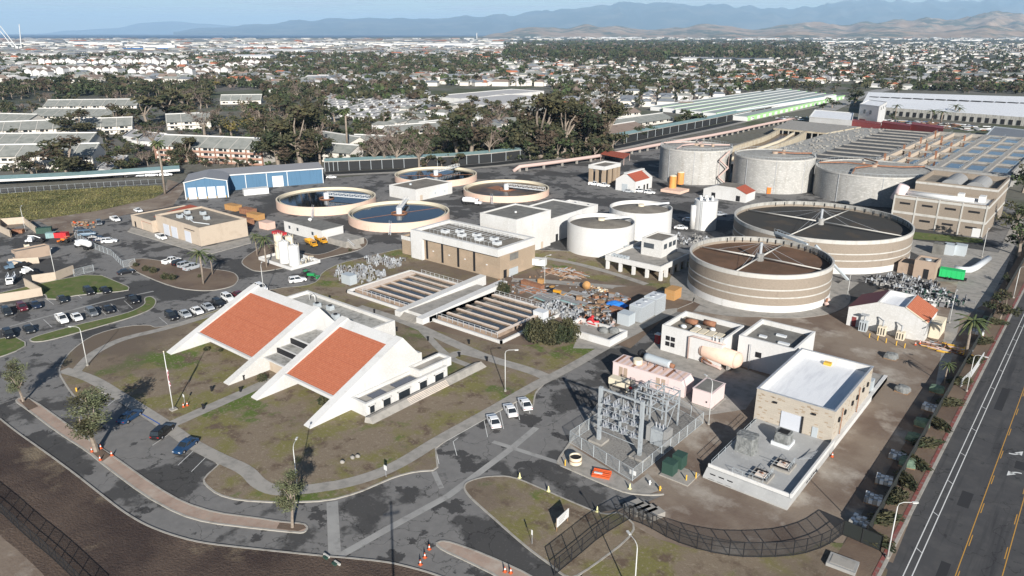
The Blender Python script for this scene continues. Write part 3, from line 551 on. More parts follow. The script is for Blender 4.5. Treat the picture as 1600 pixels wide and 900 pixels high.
# ---- white block between the clarifiers
b=W('white_pump_house','white box-shaped building with tan door and grey roof between the four round peach basins','pump house',-243,218.5)
m=MB(); m.parapet(-252,-234.8,218.5,241.5,0,5.3,.3,'white_wall','gravel_roof',4.9); m.build('wall',b)
g=MB(); g.box(-234.82,-234.74,221,222.6,0,2.3,'tan_wall'); g.build('door',b); g=MB(); g.cyl(-246,226,4.9,5.6,.6,'galv'); g.build('roof_vent',b)
for y in (230,236): g=MB(); g.box(-234.82,-234.6,y,y+.8,1.5,2.5,'galv'); g.build('switch_box',b)
# ---- white trailer office
b=W('trailer_office','long low white trailer office with dark grey roof carrying a white dish','site office',-223,151.6)
m=MB(); m.box(-234.8,-212,151.6,161,0,4.1,'white_wall','grey_roof'); m.box(-235,-211.8,151.4,161.2,4.1,4.2,'white_paint','grey_roof'); m.build('wall',b)
for x in (-232,-227,-218): g=MB(); g.box(x,x+1.1,151.53,151.6,1.6,2.8,'window_glass'); g.build('window',b)
g=MB(); g.sph(-226,157,5,.8,.8,.6,'white_paint'); g.cyl(-226,157,4.2,4.7,.15,'steel',8); g.build('satellite_dish',b)
# ---- maintenance building
b=W('maintenance_building','tan workshop with recessed grey roof, three grey roller doors and a red roofed wing','workshop',-255,121)
m=MB(); m.parapet(-271,-239.7,121.3,139.5,0,6.6,.35,'tan_wall','gravel_roof',5.9); m.build('wall',b)
for f in (.17,.36,.67): g=MB(); x=-271+31*f; g.box(x,x+4.2,121.2,121.32,0,4.1,'roller_door'); g.build('roller_door',b)
for x,y in ((-266,131),(-260,134),(-257,127),(-252,131),(-262,126)): roof_unit(b,x,y,5.9,2,1.6,1.2)
m=MB(); m.tube([(-266,129,6.3),(-250,125,6.3),(-243,127,6.3)],.18,'light_steel',6); m.build('roof_duct',b)
m=MB(); m.parapet(-287.5,-271,119.5,141,0,4.4,.35,'tan_wall','gravel_roof',4.0); m.build('wing',b)
m=MB(); m.add([(-279,119.3,3.3),(-271.0,119.3,3.3),(-271.0,139,6.2),(-279,139,6.2)],[(0,1,2,3)],'red_tile'); m.add([(-279,119.4,3.2),(-279,139,6.1),(-279,139,0),(-279,119.4,0)],[(0,1,2,3)],'pink_wall'); m.build('red_roof',b)
g=MB(); g.box(-285,-284,119.4,119.52,0,2.2,'dark'); g.build('door',b)
g=MB(); g.box(-250,-243,121.15,121.3,4.8,5.0,'dark'); g.build('wall_sign',b)
# ---- blue sheds (turned from the plant grid)
def rot_build(a,b_,w_):  # frame from two ground points
    d=math.atan2(b_[1]-a[1],b_[0]-a[0]); return d
a_=(-316.6,156.5); c_=(-306.9,171.2); an=math.atan2(c_[1]-a_[1],c_[0]-a_[0]); wd=math.dist(a_,c_)
s=T('blue_shed','blue gabled metal shed with four white roller doors at the edge of the reed field','shed',(a_[0],a_[1],0),an)
D_=22; H=7.6
m=MB(); m.add([(0,0,0),(wd,0,0),(wd,0,H),(wd/2,0,H+1.6),(0,0,H),(0,D_,0),(wd,D_,0),(wd,D_,H),(wd/2,D_,H+1.6),(0,D_,H)],[(0,1,2,3,4),(1,6,7,2),(6,5,9,8,7),(5,0,4,9)],'blue_metal'); m.build('wall',s)
m=MB(); m.add([(-.4,-.4,H),(wd/2,-.4,H+1.75),(wd/2,D_+.3,H+1.75),(-.4,D_+.3,H),(wd+.4,-.4,H),(wd+.4,D_+.3,H)],[(0,1,2,3),(1,4,5,2)],'grey_metal_roof'); m.build('roof',s)
m=MB(); m.bar((-.4,-.42,H),(wd/2,-.42,H+1.75),.3,'white_paint'); m.bar((wd+.4,-.42,H),(wd/2,-.42,H+1.75),.3,'white_paint'); m.box(-.25,.1,-.25,0,0,H,'white_paint'); m.box(wd-.1,wd+.25,-.25,0,0,H,'white_paint'); m.build('trim',s)
for k in range(4): g=MB(); x=1.1+k*(wd-1.6)/4; g.box(x,x+(wd-1.6)/4-.6,-.08,0,0,5.2,'roller_door'); g.build('roller_door',s)
for k in range(5): g=MB(); g.cyl(.8+k*(wd-1.6)/4,-.8,0,1.1,.12,'yellow',8); g.build('guard_post',s)
a_=(-322.8,173.6); c_=(-300.8,218.9); an=math.atan2(c_[1]-a_[1],c_[0]-a_[0]); wd=math.dist(a_,c_)
s=T('long_blue_shed','long blue metal shed with one pale square door and dark grey lean-to roof','shed',(a_[0],a_[1],0),an)
m=MB(); m.box(0,wd,0,11,0,7.3,'blue_metal'); m.build('wall',s)
m=MB(); m.add([(-.3,-.4,7.3),(wd+.3,-.4,7.3),(wd+.3,11.4,8.7),(-.3,11.4,8.7)],[(0,1,2,3)],'grey_metal_roof'); m.box(-.3,wd+.3,-.5,-.3,7.0,7.5,'white_paint'); m.build('roof',s)
for f in (.28,.47,.66,.995): g=MB(); x=wd*f; g.box(x-.15,x+.15,-.1,0,0,7,'white_paint'); g.build('wall_trim',s)
g=MB(); g.box(wd*.52,wd*.62,-.12,0,0,5.2,'white_paint'); g.build('door',s)
# ---- buildings by the grey digesters
b=W('open_pump_building','square tan and white pavilion with tall open bays and a flat hatch in its roof','plant building',-195,301.5)
m=MB(); m.parapet(-200,-190.5,301.4,316,7.4,9.2,.5,'white_wall','gravel_roof',8.6); m.face([(-200,301.4,7.4),(-200,316,7.4),(-190.5,316,7.4),(-190.5,301.4,7.4)],'white_wall'); m.build('roof_slab',b)
for (x,y,w1,w2) in ((-199.8,301.6,2,1),(-196,301.6,1.4,1),(-192.2,301.6,1.5,1.5),(-191.6,306,1,2.2),(-191.6,310.5,1,2),(-191.6,314,1,1.8)):
    g=MB(); g.box(x,x+w1,y,y+w2,0,7.4,'brown_brick'); g.build('pier',b)
g=MB(); g.box(-199,-193,308,315,0,7.3,'tan_wall'); g.build('core_wall',b)
b=W('red_roofed_house','white cross gabled plant house with two red tile slopes beside the orange tanks','plant building',-176,296.4)
m=MB(); m.add([(-181,296.4,0),(-170.4,296.4,0),(-170.4,296.4,5.3),(-175.7,296.4,8.6),(-181,296.4,5.3),(-181,312,0),(-170.4,312,0),(-170.4,312,5.3),(-175.7,312,8.6),(-181,312,5.3)],[(0,1,2,3,4),(1,6,7,2),(6,5,9,8,7),(5,0,4,9)],'white_wall'); m.build('wall',b)
for sx in (-1,1): m=MB(); m.add([(-175.7+sx*5.6,296,5.15),(-175.7+sx*.9,296,8.2),(-175.7+sx*.9,309,8.2),(-175.7+sx*5.6,309,5.15)],[(0,1,2,3)],'red_tile'); m.build('tile_slope',b)
m=MB(); m.box(-176.6,-174.8,296,312,8.2,8.75,'white_wall'); m.build('ridge_cap',b)
for y in (299,304,307): g=MB(); g.box(-170.42,-170.35,y,y+1.4,0,2.5,'dark'); g.build('door',b)
g=MB(); g.box(-177.5,-174.5,296.3,296.42,0,3.4,'galv'); g.build('roller_door',b)
b=W('red_canopy','flat red roofed canopy on thin posts near the pink pipe bridge','canopy',-209,335)
p_=[G(939,240,4),G(975,247,4),G(984,240,4),G(947,235,4)]
m=MB(); m.prism(p_,3.6,4.1,'red_tile'); m.build('roof',b)
for q in p_: g=MB(); g.cyl(q[0],q[1],0,3.6,.15,'pipe_pink',6); g.build('post',b)
b=W('small_red_roofed_house','low white building with one red tile slope behind the large brown filter tanks','plant building',-132,308)
m=MB(); m.add([(-142,308,0),(-122,308,0),(-122,308,3.8),(-127,308,6.0),(-136,308,6.0),(-142,308,3.8),(-142,318,0),(-122,318,0),(-122,318,3.8),(-127,318,6.0),(-136,318,6.0),(-142,318,3.8)],[(0,1,2,3,4,5),(1,7,8,2),(7,6,11,10,9,8),(6,0,5,11)],'white_wall'); m.face([(-136,308,6.01),(-127,308,6.01),(-127,318,6.01),(-136,318,6.01)],'gravel_roof'); m.face([(-142.2,308,3.8),(-136,308,6.01),(-136,318,6.01),(-142.2,318,3.8)],'white_wall'); m.build('wall',b)
m=MB(); m.face([(-127,307.8,6.05),(-121.8,307.8,3.8),(-121.8,318,3.8),(-127,318,6.05)],'red_tile'); m.build('tile_slope',b)
for x in (-138,-126.5): g=MB(); g.box(x,x+1.8,307.9,308.02,.2,2.6,'dark'); g.build('door',b)
# ---- white platform building on columns
b=W('columned_pump_building','white platform on square columns with a small windowed cabin, beside the brown banded tank','plant building',-108,188.4)
m=MB(); m.parapet(-117.6,-98.2,188.4,210,3.0,4.6,.4,'white_wall','concrete',3.5); m.face([(-117.6,188.4,3),(-117.6,210,3),(-98.2,210,3),(-98.2,188.4,3)],'white_wall'); m.build('deck',b)
for k in range(5): g=MB(); x=-117.4+k*4.65; g.box(x,x+.9,188.6,189.5,0,3.0,'white_wall'); g.build('column',b)
for k in range(1,6): g=MB(); y=188.6+k*4.1; g.box(-99.3,-98.4,y,y+.9,0,3.0,'white_wall'); g.build('column',b)
m=MB(); m.box(-115,-101,196,209,0,3,'tan_wall'); m.build('lower_room',b)
m=MB(); m.parapet(-111.4,-104.2,199.6,209.5,3.5,9.0,.4,'white_wall','gravel_roof',8.6); m.build('cabin',b)
for x in (-110.5,): g=MB(); g.box(x,x+3.6,199.52,199.62,6.0,7.6,'window_glass'); g.build('window',b)
for y in (201,204.2,206.8): g=MB(); g.box(-104.22,-104.14,y,y+1.9,6.0,7.6,'window_glass'); g.build('window',b)
m=MB(); 
for k in range(5): m.box(-117+k*1.2,-116.2+k*1.2,191,192.6,3.5,4.4,'galv')
m.build('deck_pump',b)
m=MB(); m.box(-125,-111.4,204,206,3.4,3.7,'galv'); m.build('bridge',b)
# ---- banded concrete and brick building (right)
b=W('dewatering_building','tan brick building with pale concrete bands, slot windows and two arched roof hoods','plant building',-48,306)
m=MB(); m.parapet(-63.5,-32.4,306.4,322.5,0,11.8,.5,'band_brick','white_wall',11.2); m.build('lower_block',b)
m=MB(); m.parapet(-60,-32.4,322.5,352,0,15.4,.6,'band_brick','gravel_roof',13.5); m.build('upper_block',b)
for z in (4.9,10.6,14.2):
    m=MB(); 
    if z<11: m.box(-63.62,-32.3,306.28,306.4,z,z+.9,'pale_band'); m.box(-32.4,-32.28,306.3,352,z,z+.9,'pale_band')
    else: m.box(-60.1,-32.3,322.38,322.5,z,z+.8,'pale_band'); m.box(-32.4,-32.28,322.5,352,z,z+.8,'pale_band')
    m.build('concrete_band',b)
for k in range(5): g=MB(); x=-63.5+k*7.6; g.box(x,x+.5,306.2,306.4,0,11.8,'pale_band'); g.build('pilaster',b)
for k in range(4):
    for z in ((2.8,8.6) if k else (8.6,)): g=MB(); x=-61.2+k*7.6; g.box(x,x+3.6,306.32,306.42,z,z+.75,'dark'); g.build('slot_window',b)
g=MB(); g.box(-36,-33.4,306.3,306.42,0,3.2,'white_paint'); g.build('door',b)
for x in (-52,-43.5):
    m=MB(); n=10; vs=[]
    for yy in (326,344):
        for i in range(n+1): t=math.pi*i/n; vs.append((x+3.4*math.cos(t)+3.2,yy,13.6+2.9*math.sin(t)))
    m.add(vs,[(i,i+1,n+2+i,n+1+i) for i in range(n)]+[tuple(range(n,-1,-1)),tuple(range(n+1,2*n+2))],'scrap_pale',False); m.build('arched_hood',b)
m=MB(); m.tube([(-60,312,12.0),(-48,311.5,12.0),(-38,312,12.0)],.9,'white_paint',8); m.box(-44,-42,315,318,11.2,13.4,'white_paint'); m.box(-37,-35,314,318,11.2,13.4,'white_paint'); m.build('white_duct',b)
m=MB(); m.tube([(-64,311,9),(-61.5,311,15)],2.0,'pale_pink',12); m.build('scrubber_drum',b)
# ---- kiosk, gabled blower house
b=W('tan_kiosk','small square tan building with a recessed roof beside the bright green trailer','kiosk',-38,241.5)
m=MB(); m.parapet(-41.4,-35.5,241.5,248,0,5.4,.5,'panel_tan','grey_roof',4.9); m.build('wall',b)
m=MB(); m.parapet(-46,-41.4,243,249,0,3.4,.3,'panel_tan','grey_roof',3.0); m.build('side_wall',b)
g=MB(); g.box(-38.6,-37.2,241.4,241.52,0,3,'dark'); g.build('door',b)
g=MB(); g.cyl(-38.5,245,4.9,5.3,.9,'galv',12); g.build('roof_fan',b)
b=W('gabled_blower_house','white building with red tiled end slopes and recessed flat roof, yellow posts along its front','plant building',-36,187.7)
X0,X1,Y0,Y1=-44.9,-27.2,187.7,199.5
m=MB(); m.add([(X0,Y0,0),(X1,Y0,0),(X1,Y0,4.9),(-32.2,Y0,7.6),(-38.6,Y0,7.6),(X0,Y0,4.9),(X0,Y1,0),(X1,Y1,0),(X1,Y1,4.9),(-32.2,Y1,7.6),(-38.6,Y1,7.6),(X0,Y1,4.9)],[(0,1,2,3,4,5),(1,7,8,2),(7,6,11,10,9,8),(6,0,5,11)],'white_wall'); m.build('wall',b)
m=MB(); m.parapet(-38.6,-32.2,Y0+.02,Y1-.02,6.0,7.65,.35,'white_wall','white_roof',6.6); m.build('roof_well',b)
m=MB(); m.add([(X0-.2,Y0-.2,4.9),(-38.6,Y0-.2,7.72),(-38.6,Y1,7.72),(X0-.2,Y1,4.9)],[(0,1,2,3)],'red_metal'); m.build('tile_slope',b)
m=MB(); m.add([(-32.2,Y0+.2,7.70),(X1+.2,Y0+.2,4.95),(X1+.2,Y1,4.95),(-32.2,Y1,7.70)],[(0,1,2,3)],'tile_roof'); m.build('tile_slope',b)
for a in ((X1+.25,4.95,-32.2,7.78),): m=MB(); m.tube([(a[0],Y0,a[1]),(a[2],Y0,a[3])],.16,'cream',4); m.build('verge_trim',b)
m=MB(); m.box(X1,X1+2.4,192,199,0,3.6,'cream'); m.build('side_store',b)
g=MB(); g.box(-43.7,-42.7,187.6,187.72,0,2.6,'red_metal'); g.build('door',b)
for k,(x,h) in enumerate(((-40.5,2.6),(-36.2,2.3),(-32.0,2.0))):
    t_=T('blower_unit',['blue-grey louvred blower cabinet with a flat hood, left of the three at the white wall','cream blower with an upright silencer, middle of the three at the white wall','rusty topped cream blower with a bent exhaust, right of the three at the white wall'][k],'blower',(x,186.2,.05),0,'blowers along the gabled white house')
    m=MB(); m.box(-.9,.9,-.7,.7,0,h,'galv' if k==0 else 'cream'); m.build('body',t_); m=MB(); m.cyl(0,.2,h,h+1.5,.2,'steel',8); m.box(-.9,.9,-.4,.6,h+1.5,h+1.75,'steel') if k==0 else m.tube([(0,.2,h+1.3),(-1.5,1.2,h+1.7)],.16,'steel',6); m.build('exhaust',t_)
    for q in (-.6,0,.6): m=MB(); m.box(q-.1,q+.1,-.75,-.7,.3,h-.3,'dark'); m.build('louvre',t_)
# ---- pump building with equipment on its roof, white block, stone building
b=W('white_pump_building','white building with rusty tanks in its roof well, by the red portable toilet','pump house',-65,144.5)
m=MB(); m.parapet(-73.6,-58.8,143.8,155.4,0,6.4,.45,'white_wall','gravel_roof',5.2); m.build('wall',b)
for (x,y) in ((-69.5,150.5),(-65.8,152.2)): m=MB(); m.tube([(x-1.4,y,6.1),(x+1.4,y,6.1)],.7,'rust',10); m.build('rusty_tank',b)
for k in range(4): m=MB(); m.box(-67.5+k*1.9,-66+k*1.9,145.6,148.6,5.2,6.0,'cream'); m.build('roof_cover',b)
for (x,y) in ((-70,147.5),(-67.4,149.4),(-64,150)): m=MB(); m.sph(x,y,5.7,.8,.6,.5,'light_steel',8,5); m.build('pump',b)
g=MB()
for (x,z) in ((-72.4,1.6),(-71.1,1.6),(-72.4,3.0),(-71.1,3.0)): g.box(x,x+1,143.7,143.82,z,z+1,'dark')
g.build('louvre',b)
m=MB(); m.tube([(-66.5,143.4,.1),(-66.5,143.4,5.4),(-65.5,143.4,5.8),(-58,143.4,5.8)],.2,'pipe_pink',8); m.build('wall_pipe',b)
for k,x in enumerate((-60.8,-59.8,-58.8)): m=MB(); m.tube([(x,143.4,5.6),(x,143.4,7.2),(x+.7,143.4,7.2),(x+.7,143.4,5.6)],.09,'light_steel',6); m.build('vent_loop',b)
b=W('white_switch_building','plain white block with dark roof well, between the pink tank and the stone building','plant building',-50,147)
m=MB(); m.parapet(-56.6,-44.3,147.2,160,0,7.2,.5,'white_wall','grey_roof',6.1); m.build('wall',b)
for (x,y,l) in ((-53,152,1.6),(-50,155,2.2),(-48,151,2.4)): m=MB(); m.box(x-l/2,x+l/2,y-.4,y+.4,6.1,6.5,'light_steel'); m.build('roof_hatch',b)
g=MB(); g.box(-52.5,-51.2,147.1,147.22,3.2,4.4,'dark'); g.build('louvre',b); g=MB(); g.cyl(-53.5,146.6,0,6,.1,'steel',6); g.build('conduit',b)
b=W('stone_clad_building','building clad in cream stone blocks with a bright white sunken roof and grey roller door','plant building',-36,124.4)
m=MB(); m.parapet(-43.3,-29.2,124.4,148.2,.0,7.4,.32,'stone_block','white_roof',6.0); m.build('wall',b); m=MB(); m.parapet(-42.98,-29.52,124.72,147.88,6.01,7.38,.03,'white_wall','white_roof',6.02); m.build('roof_lining',b)
m=MB(); 
for q in ((-43.4,-29.1,124.3,124.7),(-43.4,-29.1,147.9,148.3),(-43.4,-43.0,124.7,147.9),(-29.5,-29.1,124.7,147.9)): m.box(*q,7.405,7.5,'steel')
m.build('coping',b)
rnd=random.Random(5)
m=MB()
for k in range(60):
    x=rnd.uniform(-43,-30); z=rnd.uniform(.8,6.8)
    if -38.7<x<-34 and z<4.6: continue
    m.box(x,x+.62,124.39,124.41,z,z+.2,'brown_brick')
for k in range(70):
    y=rnd.uniform(124.8,147.5); z=rnd.uniform(1.6,6.8); m.box(-29.21,-29.19,y,y+.62,z,z+.2,'brown_brick')
m.build('dark_blocks',b)
g=MB(); g.box(-38.3,-34.6,124.25,124.4,1.3,4.5,'roller_door'); g.build('roller_door',b); g=MB(); g.box(-34.6,-34.3,124.1,124.4,1.3,4.6,'dark'); g.build('door_jamb',b)
g=MB(); g.box(-32.6,-31.6,124.28,124.4,1.3,3.3,'galv'); g.build('door',b)
for x in (-40,-33): g=MB(); g.box(x,x+.7,124.1,124.4,5.6,5.9,'dark'); g.build('wall_lamp',b)
for y in (127,130.5,135,138,142,145): g=MB(); g.box(-29.2,-28.95,y,y+.8,4.2,5.0,'dark'); g.build('wall_vent',b)
for y in (128.5,139): g=MB(); g.tube([(-28.95,y,.3),(-28.95,y,6.5)],.09,'rust',6); g.build('downpipe',b)
g=MB(); g.box(-38,-36.6,146,147,6,6.6,'yellow'); g.build('roof_hatch',b)
m=MB(); m.box(-43.35,-28.6,124.4,158,0,1.2,'white_wall','concrete') if 0 else m.box(-29.2,-28.5,124.4,160,0,1.25,'white_wall'); m.build('plinth',b)
m=MB(); m.box(-36,-28.5,148.2,160,0,1.1,'white_wall','concrete'); m.build('rear_dock',b)
for k in range(3): m=MB(); m.box(-35+k*2.2,-33.6+k*2.2,150,152,1.1,3.4,'green_metal' if k<2 else 'galv'); m.build('dock_cabinet',b)
# front platform (dock) with covered machines
b=W('loading_platform','pale railed concrete platform with wrapped machines and open pits before the stone clad building','platform',-35,101.6)
P0,P1=-42.6,-28.5
m=MB(); m.add([(P0,101.6,0),(P1,101.6,0),(P1,124.3,0),(P0,124.3,0),(P0,103,1.3),(P1,103,1.3),(P1,124.3,1.3),(P0,124.3,1.3),(P0,101.6,.35),(P1,101.6,.35)],[(0,1,9,8),(8,9,5,4),(1,2,6,5,9),(2,3,7,6),(3,0,8,4,7),(4,5,6,7)],'deck_grey'); m.build('deck',b)
m=MB(); m.box(P1-.35,P1-.02,103.2,124.2,1.305,2.1,'white_wall'); m.build('side_wall',b)
m=MB(); m.box(P0+.02,P1-.4,103.3,103.55,1.305,1.9,'white_wall'); m.build('front_wall',b)
m=MB()
for k in range(3): m.box(P0+1.0+k*1.5,P0+2.0+k*1.5,101.56,101.6,.3,.34,'dark')
for k in range(3): m.box(P0+1.0+k*1.5,P0+1.9+k*1.5,102.2,102.25,.75,.95,'dark')
for k in range(5): m.box(P1-.02,P1+.03,110+k*1.1,110.8+k*1.1,.5,.8,'dark')
m.build('vent_slot',b)
for (x,y) in ((-34.5,106),(-32.8,111.2)):
    m=MB(); m.box(x-1.6,x+1.6,y-1.7,y+1.7,1.3,1.75,'concrete'); m.box(x-1.3,x+1.3,y-1.4,y+1.4,1.752,1.8,'dark'); m.build('pit_kerb',b)
    m=MB(); m.box(x-.8,x+.8,y-.9,y+.6,1.8,2.0,'peach_top'); m.cyl(x,y,2.0,2.15,.3,'rust',8); m.build('pit_cover',b)
    m=MB(); 
    for k in range(5): m.bar((x+1.3+k*.0,y-1.4+k*.7,1.8),(x+1.3,y-1.4+k*.7,2.9),.05,'galv')
    for z in (2.35,2.9): m.bar((x+1.3,y-1.4,z),(x+1.3,y+1.4,z),.05,'galv'); m.bar((x-1.6,y-1.6,z),(x+1.3,y-1.6,z),.05,'galv')
    m.build('handrail',b)
m=MB()
for k in range(8): m.bar((P0+.3,104+k*2.7,1.3),(P0+.3,104+k*2.7,2.4),.05,'galv')
for z in (1.85,2.4): m.bar((P0+.3,104,z),(P0+.3,122.9,z),.05,'galv'); m.bar((P0+4,104,z),(P1-5,104,z),.05,'galv')
for k in range(4): m.bar((P0+4+k*1.7,104,1.3),(P0+4+k*1.7,104,2.4),.05,'galv')
m.build('railing',b)
m=MB(); 
for k in range(6): m.bar((-31.5+k*.1,115+k*.6,1.5),(-29.6,115.5+k*.6,2.2),.07,'steel')
m.build('steel_rack',b)
def wrapped(x,y,L,Wd,H,z,lab,base=True):
    o=T('wrapped_machine',lab,'machine',(x,y,z)); rnd=random.Random(int(x*7)); m=MB()
    if base: m.box(-L/2-.2,L/2+.2,-Wd/2-.2,Wd/2+.2,0,.7,'light_steel'); m.build('base',o); m=MB()
    n=14; rows=[]
    z0=.7 if base else 0
    for j,(zz,s_) in enumerate(((z0,1.06),(z0+H*.3,1.02),(z0+H*.6,.98),(z0+H,.94),(z0+H+.03,.6))):
        for i in range(n):
            t=6.283*i/n; c,s2=math.cos(t),math.sin(t); k=1/max(abs(c),abs(s2)); k=min(k,1.3)
            rows.append((c*k*L/2*s_+rnd.uniform(-.09,.09),s2*k*Wd/2*s_+rnd.uniform(-.09,.09),zz+(rnd.uniform(-.05,.05) if j>0 else 0)))
    m.add(rows,[(j*n+i,j*n+(i+1)%n,(j+1)*n+(i+1)%n,(j+1)*n+i) for j in range(4) for i in range(n)]+[tuple(range(4*n,5*n))],'tarp_grey'); m.build('cover',o)
    if base: m=MB(); m.box(-L*.3,L*.3,-Wd*.3,Wd*.3,z0+H+.04,z0+H+.12,'dark'); m.build('fan_grille',o)
wrapped(-35.6,118.5,2.8,2.6,1.7,1.3,'machine in grey plastic wrap with a black square top, in front of the roller door')
wrapped(-39.8,112.5,3.6,3.0,3.0,1.3,'tallest grey wrapped machine on the left side of the white platform',False)
# ---- pink generator housing, silencer, small pink box
g0=G(957,588); g1=G(1068,622); an=math.atan2(g1[1]-g0[1],g1[0]-g0[0]); L_=math.dist(g0,g1)
b=T('generator_housing','long pale pink generator housing with louvres and a rust streaked roof','generator',(g0[0],g0[1],0),an)
m=MB(); m.add([(0,0,0),(L_,0,0),(L_,4.6,0),(0,4.6,0),(0,0,3.4),(L_-.8,0,3.4),(L_,0,2.4),(0,4.6,3.4),(L_-.8,4.6,3.4),(L_,4.6,2.4)],[(0,1,6,5,4),(1,2,9,6),(2,3,7,8,9),(3,0,4,7),(6,9,8,5)],'pale_pink'); m.build('body',b)
m=MB(); m.box(-.1,L_-.7,-.1,4.7,3.4,3.5,'pale_pink'); 
for k in range(12): m.box(.3+k*1.3,.9+k*1.3,.2,4.4,3.505,3.53,'pink_wall' if k%3 else 'rust')
m.build('roof',b)
for x in (1.5,2.6,10.2,11.4): g=MB(); g.box(x,x+.9,-.04,0,.5,2.8,'panel_tan'); g.build('louvre',b)
g=MB(); g.cyl(4.6,2.4,3.5,4.5,1.0,'cream',14); g.build('roof_stack',b)
m=MB(); m.tube([(5.8,3.6,5.0),(6.4,3.5,5.0),(11.4,3.2,4.9),(11.7,3.2,4.9)],.85,'galv',14); m.build('silencer',b)
m=MB(); 
for x in (6.8,8.5,10.5): m.bar((x,2.5,3.5),(x+.4,3.2,4.3),.1,'rust'); m.bar((x,4.2,3.5),(x+.3,3.6,4.3),.1,'rust')
m.tube([(11.3,3.2,4.9),(12.6,3.1,4.7)],.5,'rust',8); m.build('silencer_cradle',b)
m=MB(); m.sph(4.0,5.3,4.6,1.0,1.0,.9,'dark',10,6); m.tube([(4,5.3,4.6),(4.8,4.4,5.0),(5.8,3.6,5.0)],.4,'dark',8); m.build('exhaust_bend',b)
b=W('pink_equipment_box','small square pale pink equipment house with a rust streaked grey roof','shed',-53.7,124.3)
m=MB(); m.box(-55.9,-51.8,124.3,130.2,.25,3.4,'pale_pink'); m.build('wall',b); m=MB(); m.box(-56,-51.7,124.2,130.3,3.4,3.5,'pale_pink'); m.box(-55.6,-52.1,124.5,130,3.505,3.53,'grey_roof'); m.build('roof',b)
m=MB(); m.box(-56.2,-51.4,123.9,130.5,.0,.25,'concrete'); m.build('plinth',b); g=MB(); g.box(-53,-52.7,124.22,124.3,1.2,1.5,'dark'); g.build('vent',b)
g_=G(960,590); b=T('fuel_tank','cream rectangular fuel tank on a steel frame beside the substation','fuel tank',(*G(968,608),.06),an)
m=MB(); m.box(-2.2,2.2,-.9,.9,1.0,2.4,'cream'); m.build('tank',b); m=MB()
for x in (-2,2):
    for y in (-.7,.7): m.box(x-.1,x+.1,y-.1,y+.1,0,1.0,'cream')
m.build('frame',b)
# pink horizontal pressure vessel
q=G(1127,572); b=T('pressure_tank','pink horizontal pressure tank with domed ends in front of the white pump building','tank',(q[0],q[1],0),R(-8))
m=MB(); m.tube([(-4.6,0,2.6),(-4.2,0,2.6),(3.6,0,2.6)],1.9,'tank_peach',20); m.sph(3.6,0,2.6,1.1,1.9,1.9,'tank_peach',18,9); m.sph(-4.6,0,2.6,1.1,1.9,1.9,'tank_peach',18,9); m.build('vessel',b)
m=MB(); m.box(-3.4,-2.8,-1.4,1.4,0,1.4,'concrete'); m.box(2,2.6,-1.4,1.4,0,1.4,'concrete'); m.build('saddle',b)
m=MB(); m.tube([(-4.5,-1.5,.6),(-2,-2.2,.6),(.5,-2.3,.6),(1.2,-2.0,.3)],.3,'pipe_pink',8); m.tube([(-3.8,-1.9,.3),(-3.8,-1.9,1.4),(-1,-2.4,1.0)],.2,'rust',6); m.build('pipework',b)
# ---- far buildings at the right back
b=W('white_cube_building','tall white cube shaped building with small square windows and a diagonal stair scar','industrial building',-140,640)
q0=RX(1357,155,-100)
def far_box(name,label,cat,TL,TN,TR,zt,key,roof,par=.5,drop=.6,extra=None):
    a,n_,r_=G(*TL,zt),G(*TN,zt),G(*TR,zt)
    o=T(name,label,cat,(n_[0],n_[1],0),0,None,world=True)
    d=(r_[0]-n_[0],r_[1]-n_[1]); bk=(a[0]+d[0],a[1]+d[1]); poly=[a,n_,r_,bk]
    m=MB(); m.prism(poly,0,zt-drop,key,roof)
    kerbline(m,poly,par,zt-drop-.05,zt,key); m.build('wall',o)
    if extra: extra(o,a,n_,r_)
    return o
bpy.data.objects.remove(b)
def winsq(o,a,n_,r_):
    for f in (.3,.62):
        x=a[0]+(n_[0]-a[0])*f; y=a[1]+(n_[1]-a[1])*f; g=MB(); g.rbox((x,y),2.2,.5,9,12,math.atan2(n_[1]-a[1],n_[0]-a[0]),'window_glass'); g.build('window',o)
    for f in (.3,.6,.9):
        x=n_[0]+(r_[0]-n_[0])*f; y=n_[1]+(r_[1]-n_[1])*f; g=MB(); g.rbox((x,y),2.2,.5,12,14,math.atan2(r_[1]-n_[1],r_[0]-n_[0]),'window_glass'); g.build('window',o)
    x=a[0]+(n_[0]-a[0])*.25; y=a[1]+(n_[1]-a[1])*.25; g=MB(); g.rbox((x,y),7,.6,0,4.5,math.atan2(n_[1]-a[1],n_[0]-a[0]),'red_metal'); g.build('door',o)
far_box('white_cube_building','tall white cube shaped building with small square windows behind the aeration basins','industrial building',(1344,162),(1374,166),(1386,159),16,'white_wall','white_roof',extra=winsq)
far_box('low_white_block','low white factory block left of the tall white cube','industrial building',(1265,182),(1331,188),(1334,176),8,'white_wall','white_roof')
for i,(a,n_,r_) in enumerate((((1331,189),(1376,194),(1377,191)),((1378,191),(1423,197),(1424,194)),((1424,194),(1474,201),(1475,197)))):
    far_box('freight_container',['dark red freight wagon, leftmost of the three behind the basins','dark red freight wagon, middle of the three behind the basins','dark red freight wagon, rightmost of the three behind the basins'][i],'freight wagon',a,n_,r_,4.5,'red_metal','red_metal',.2,.1)['group']='red freight wagons'
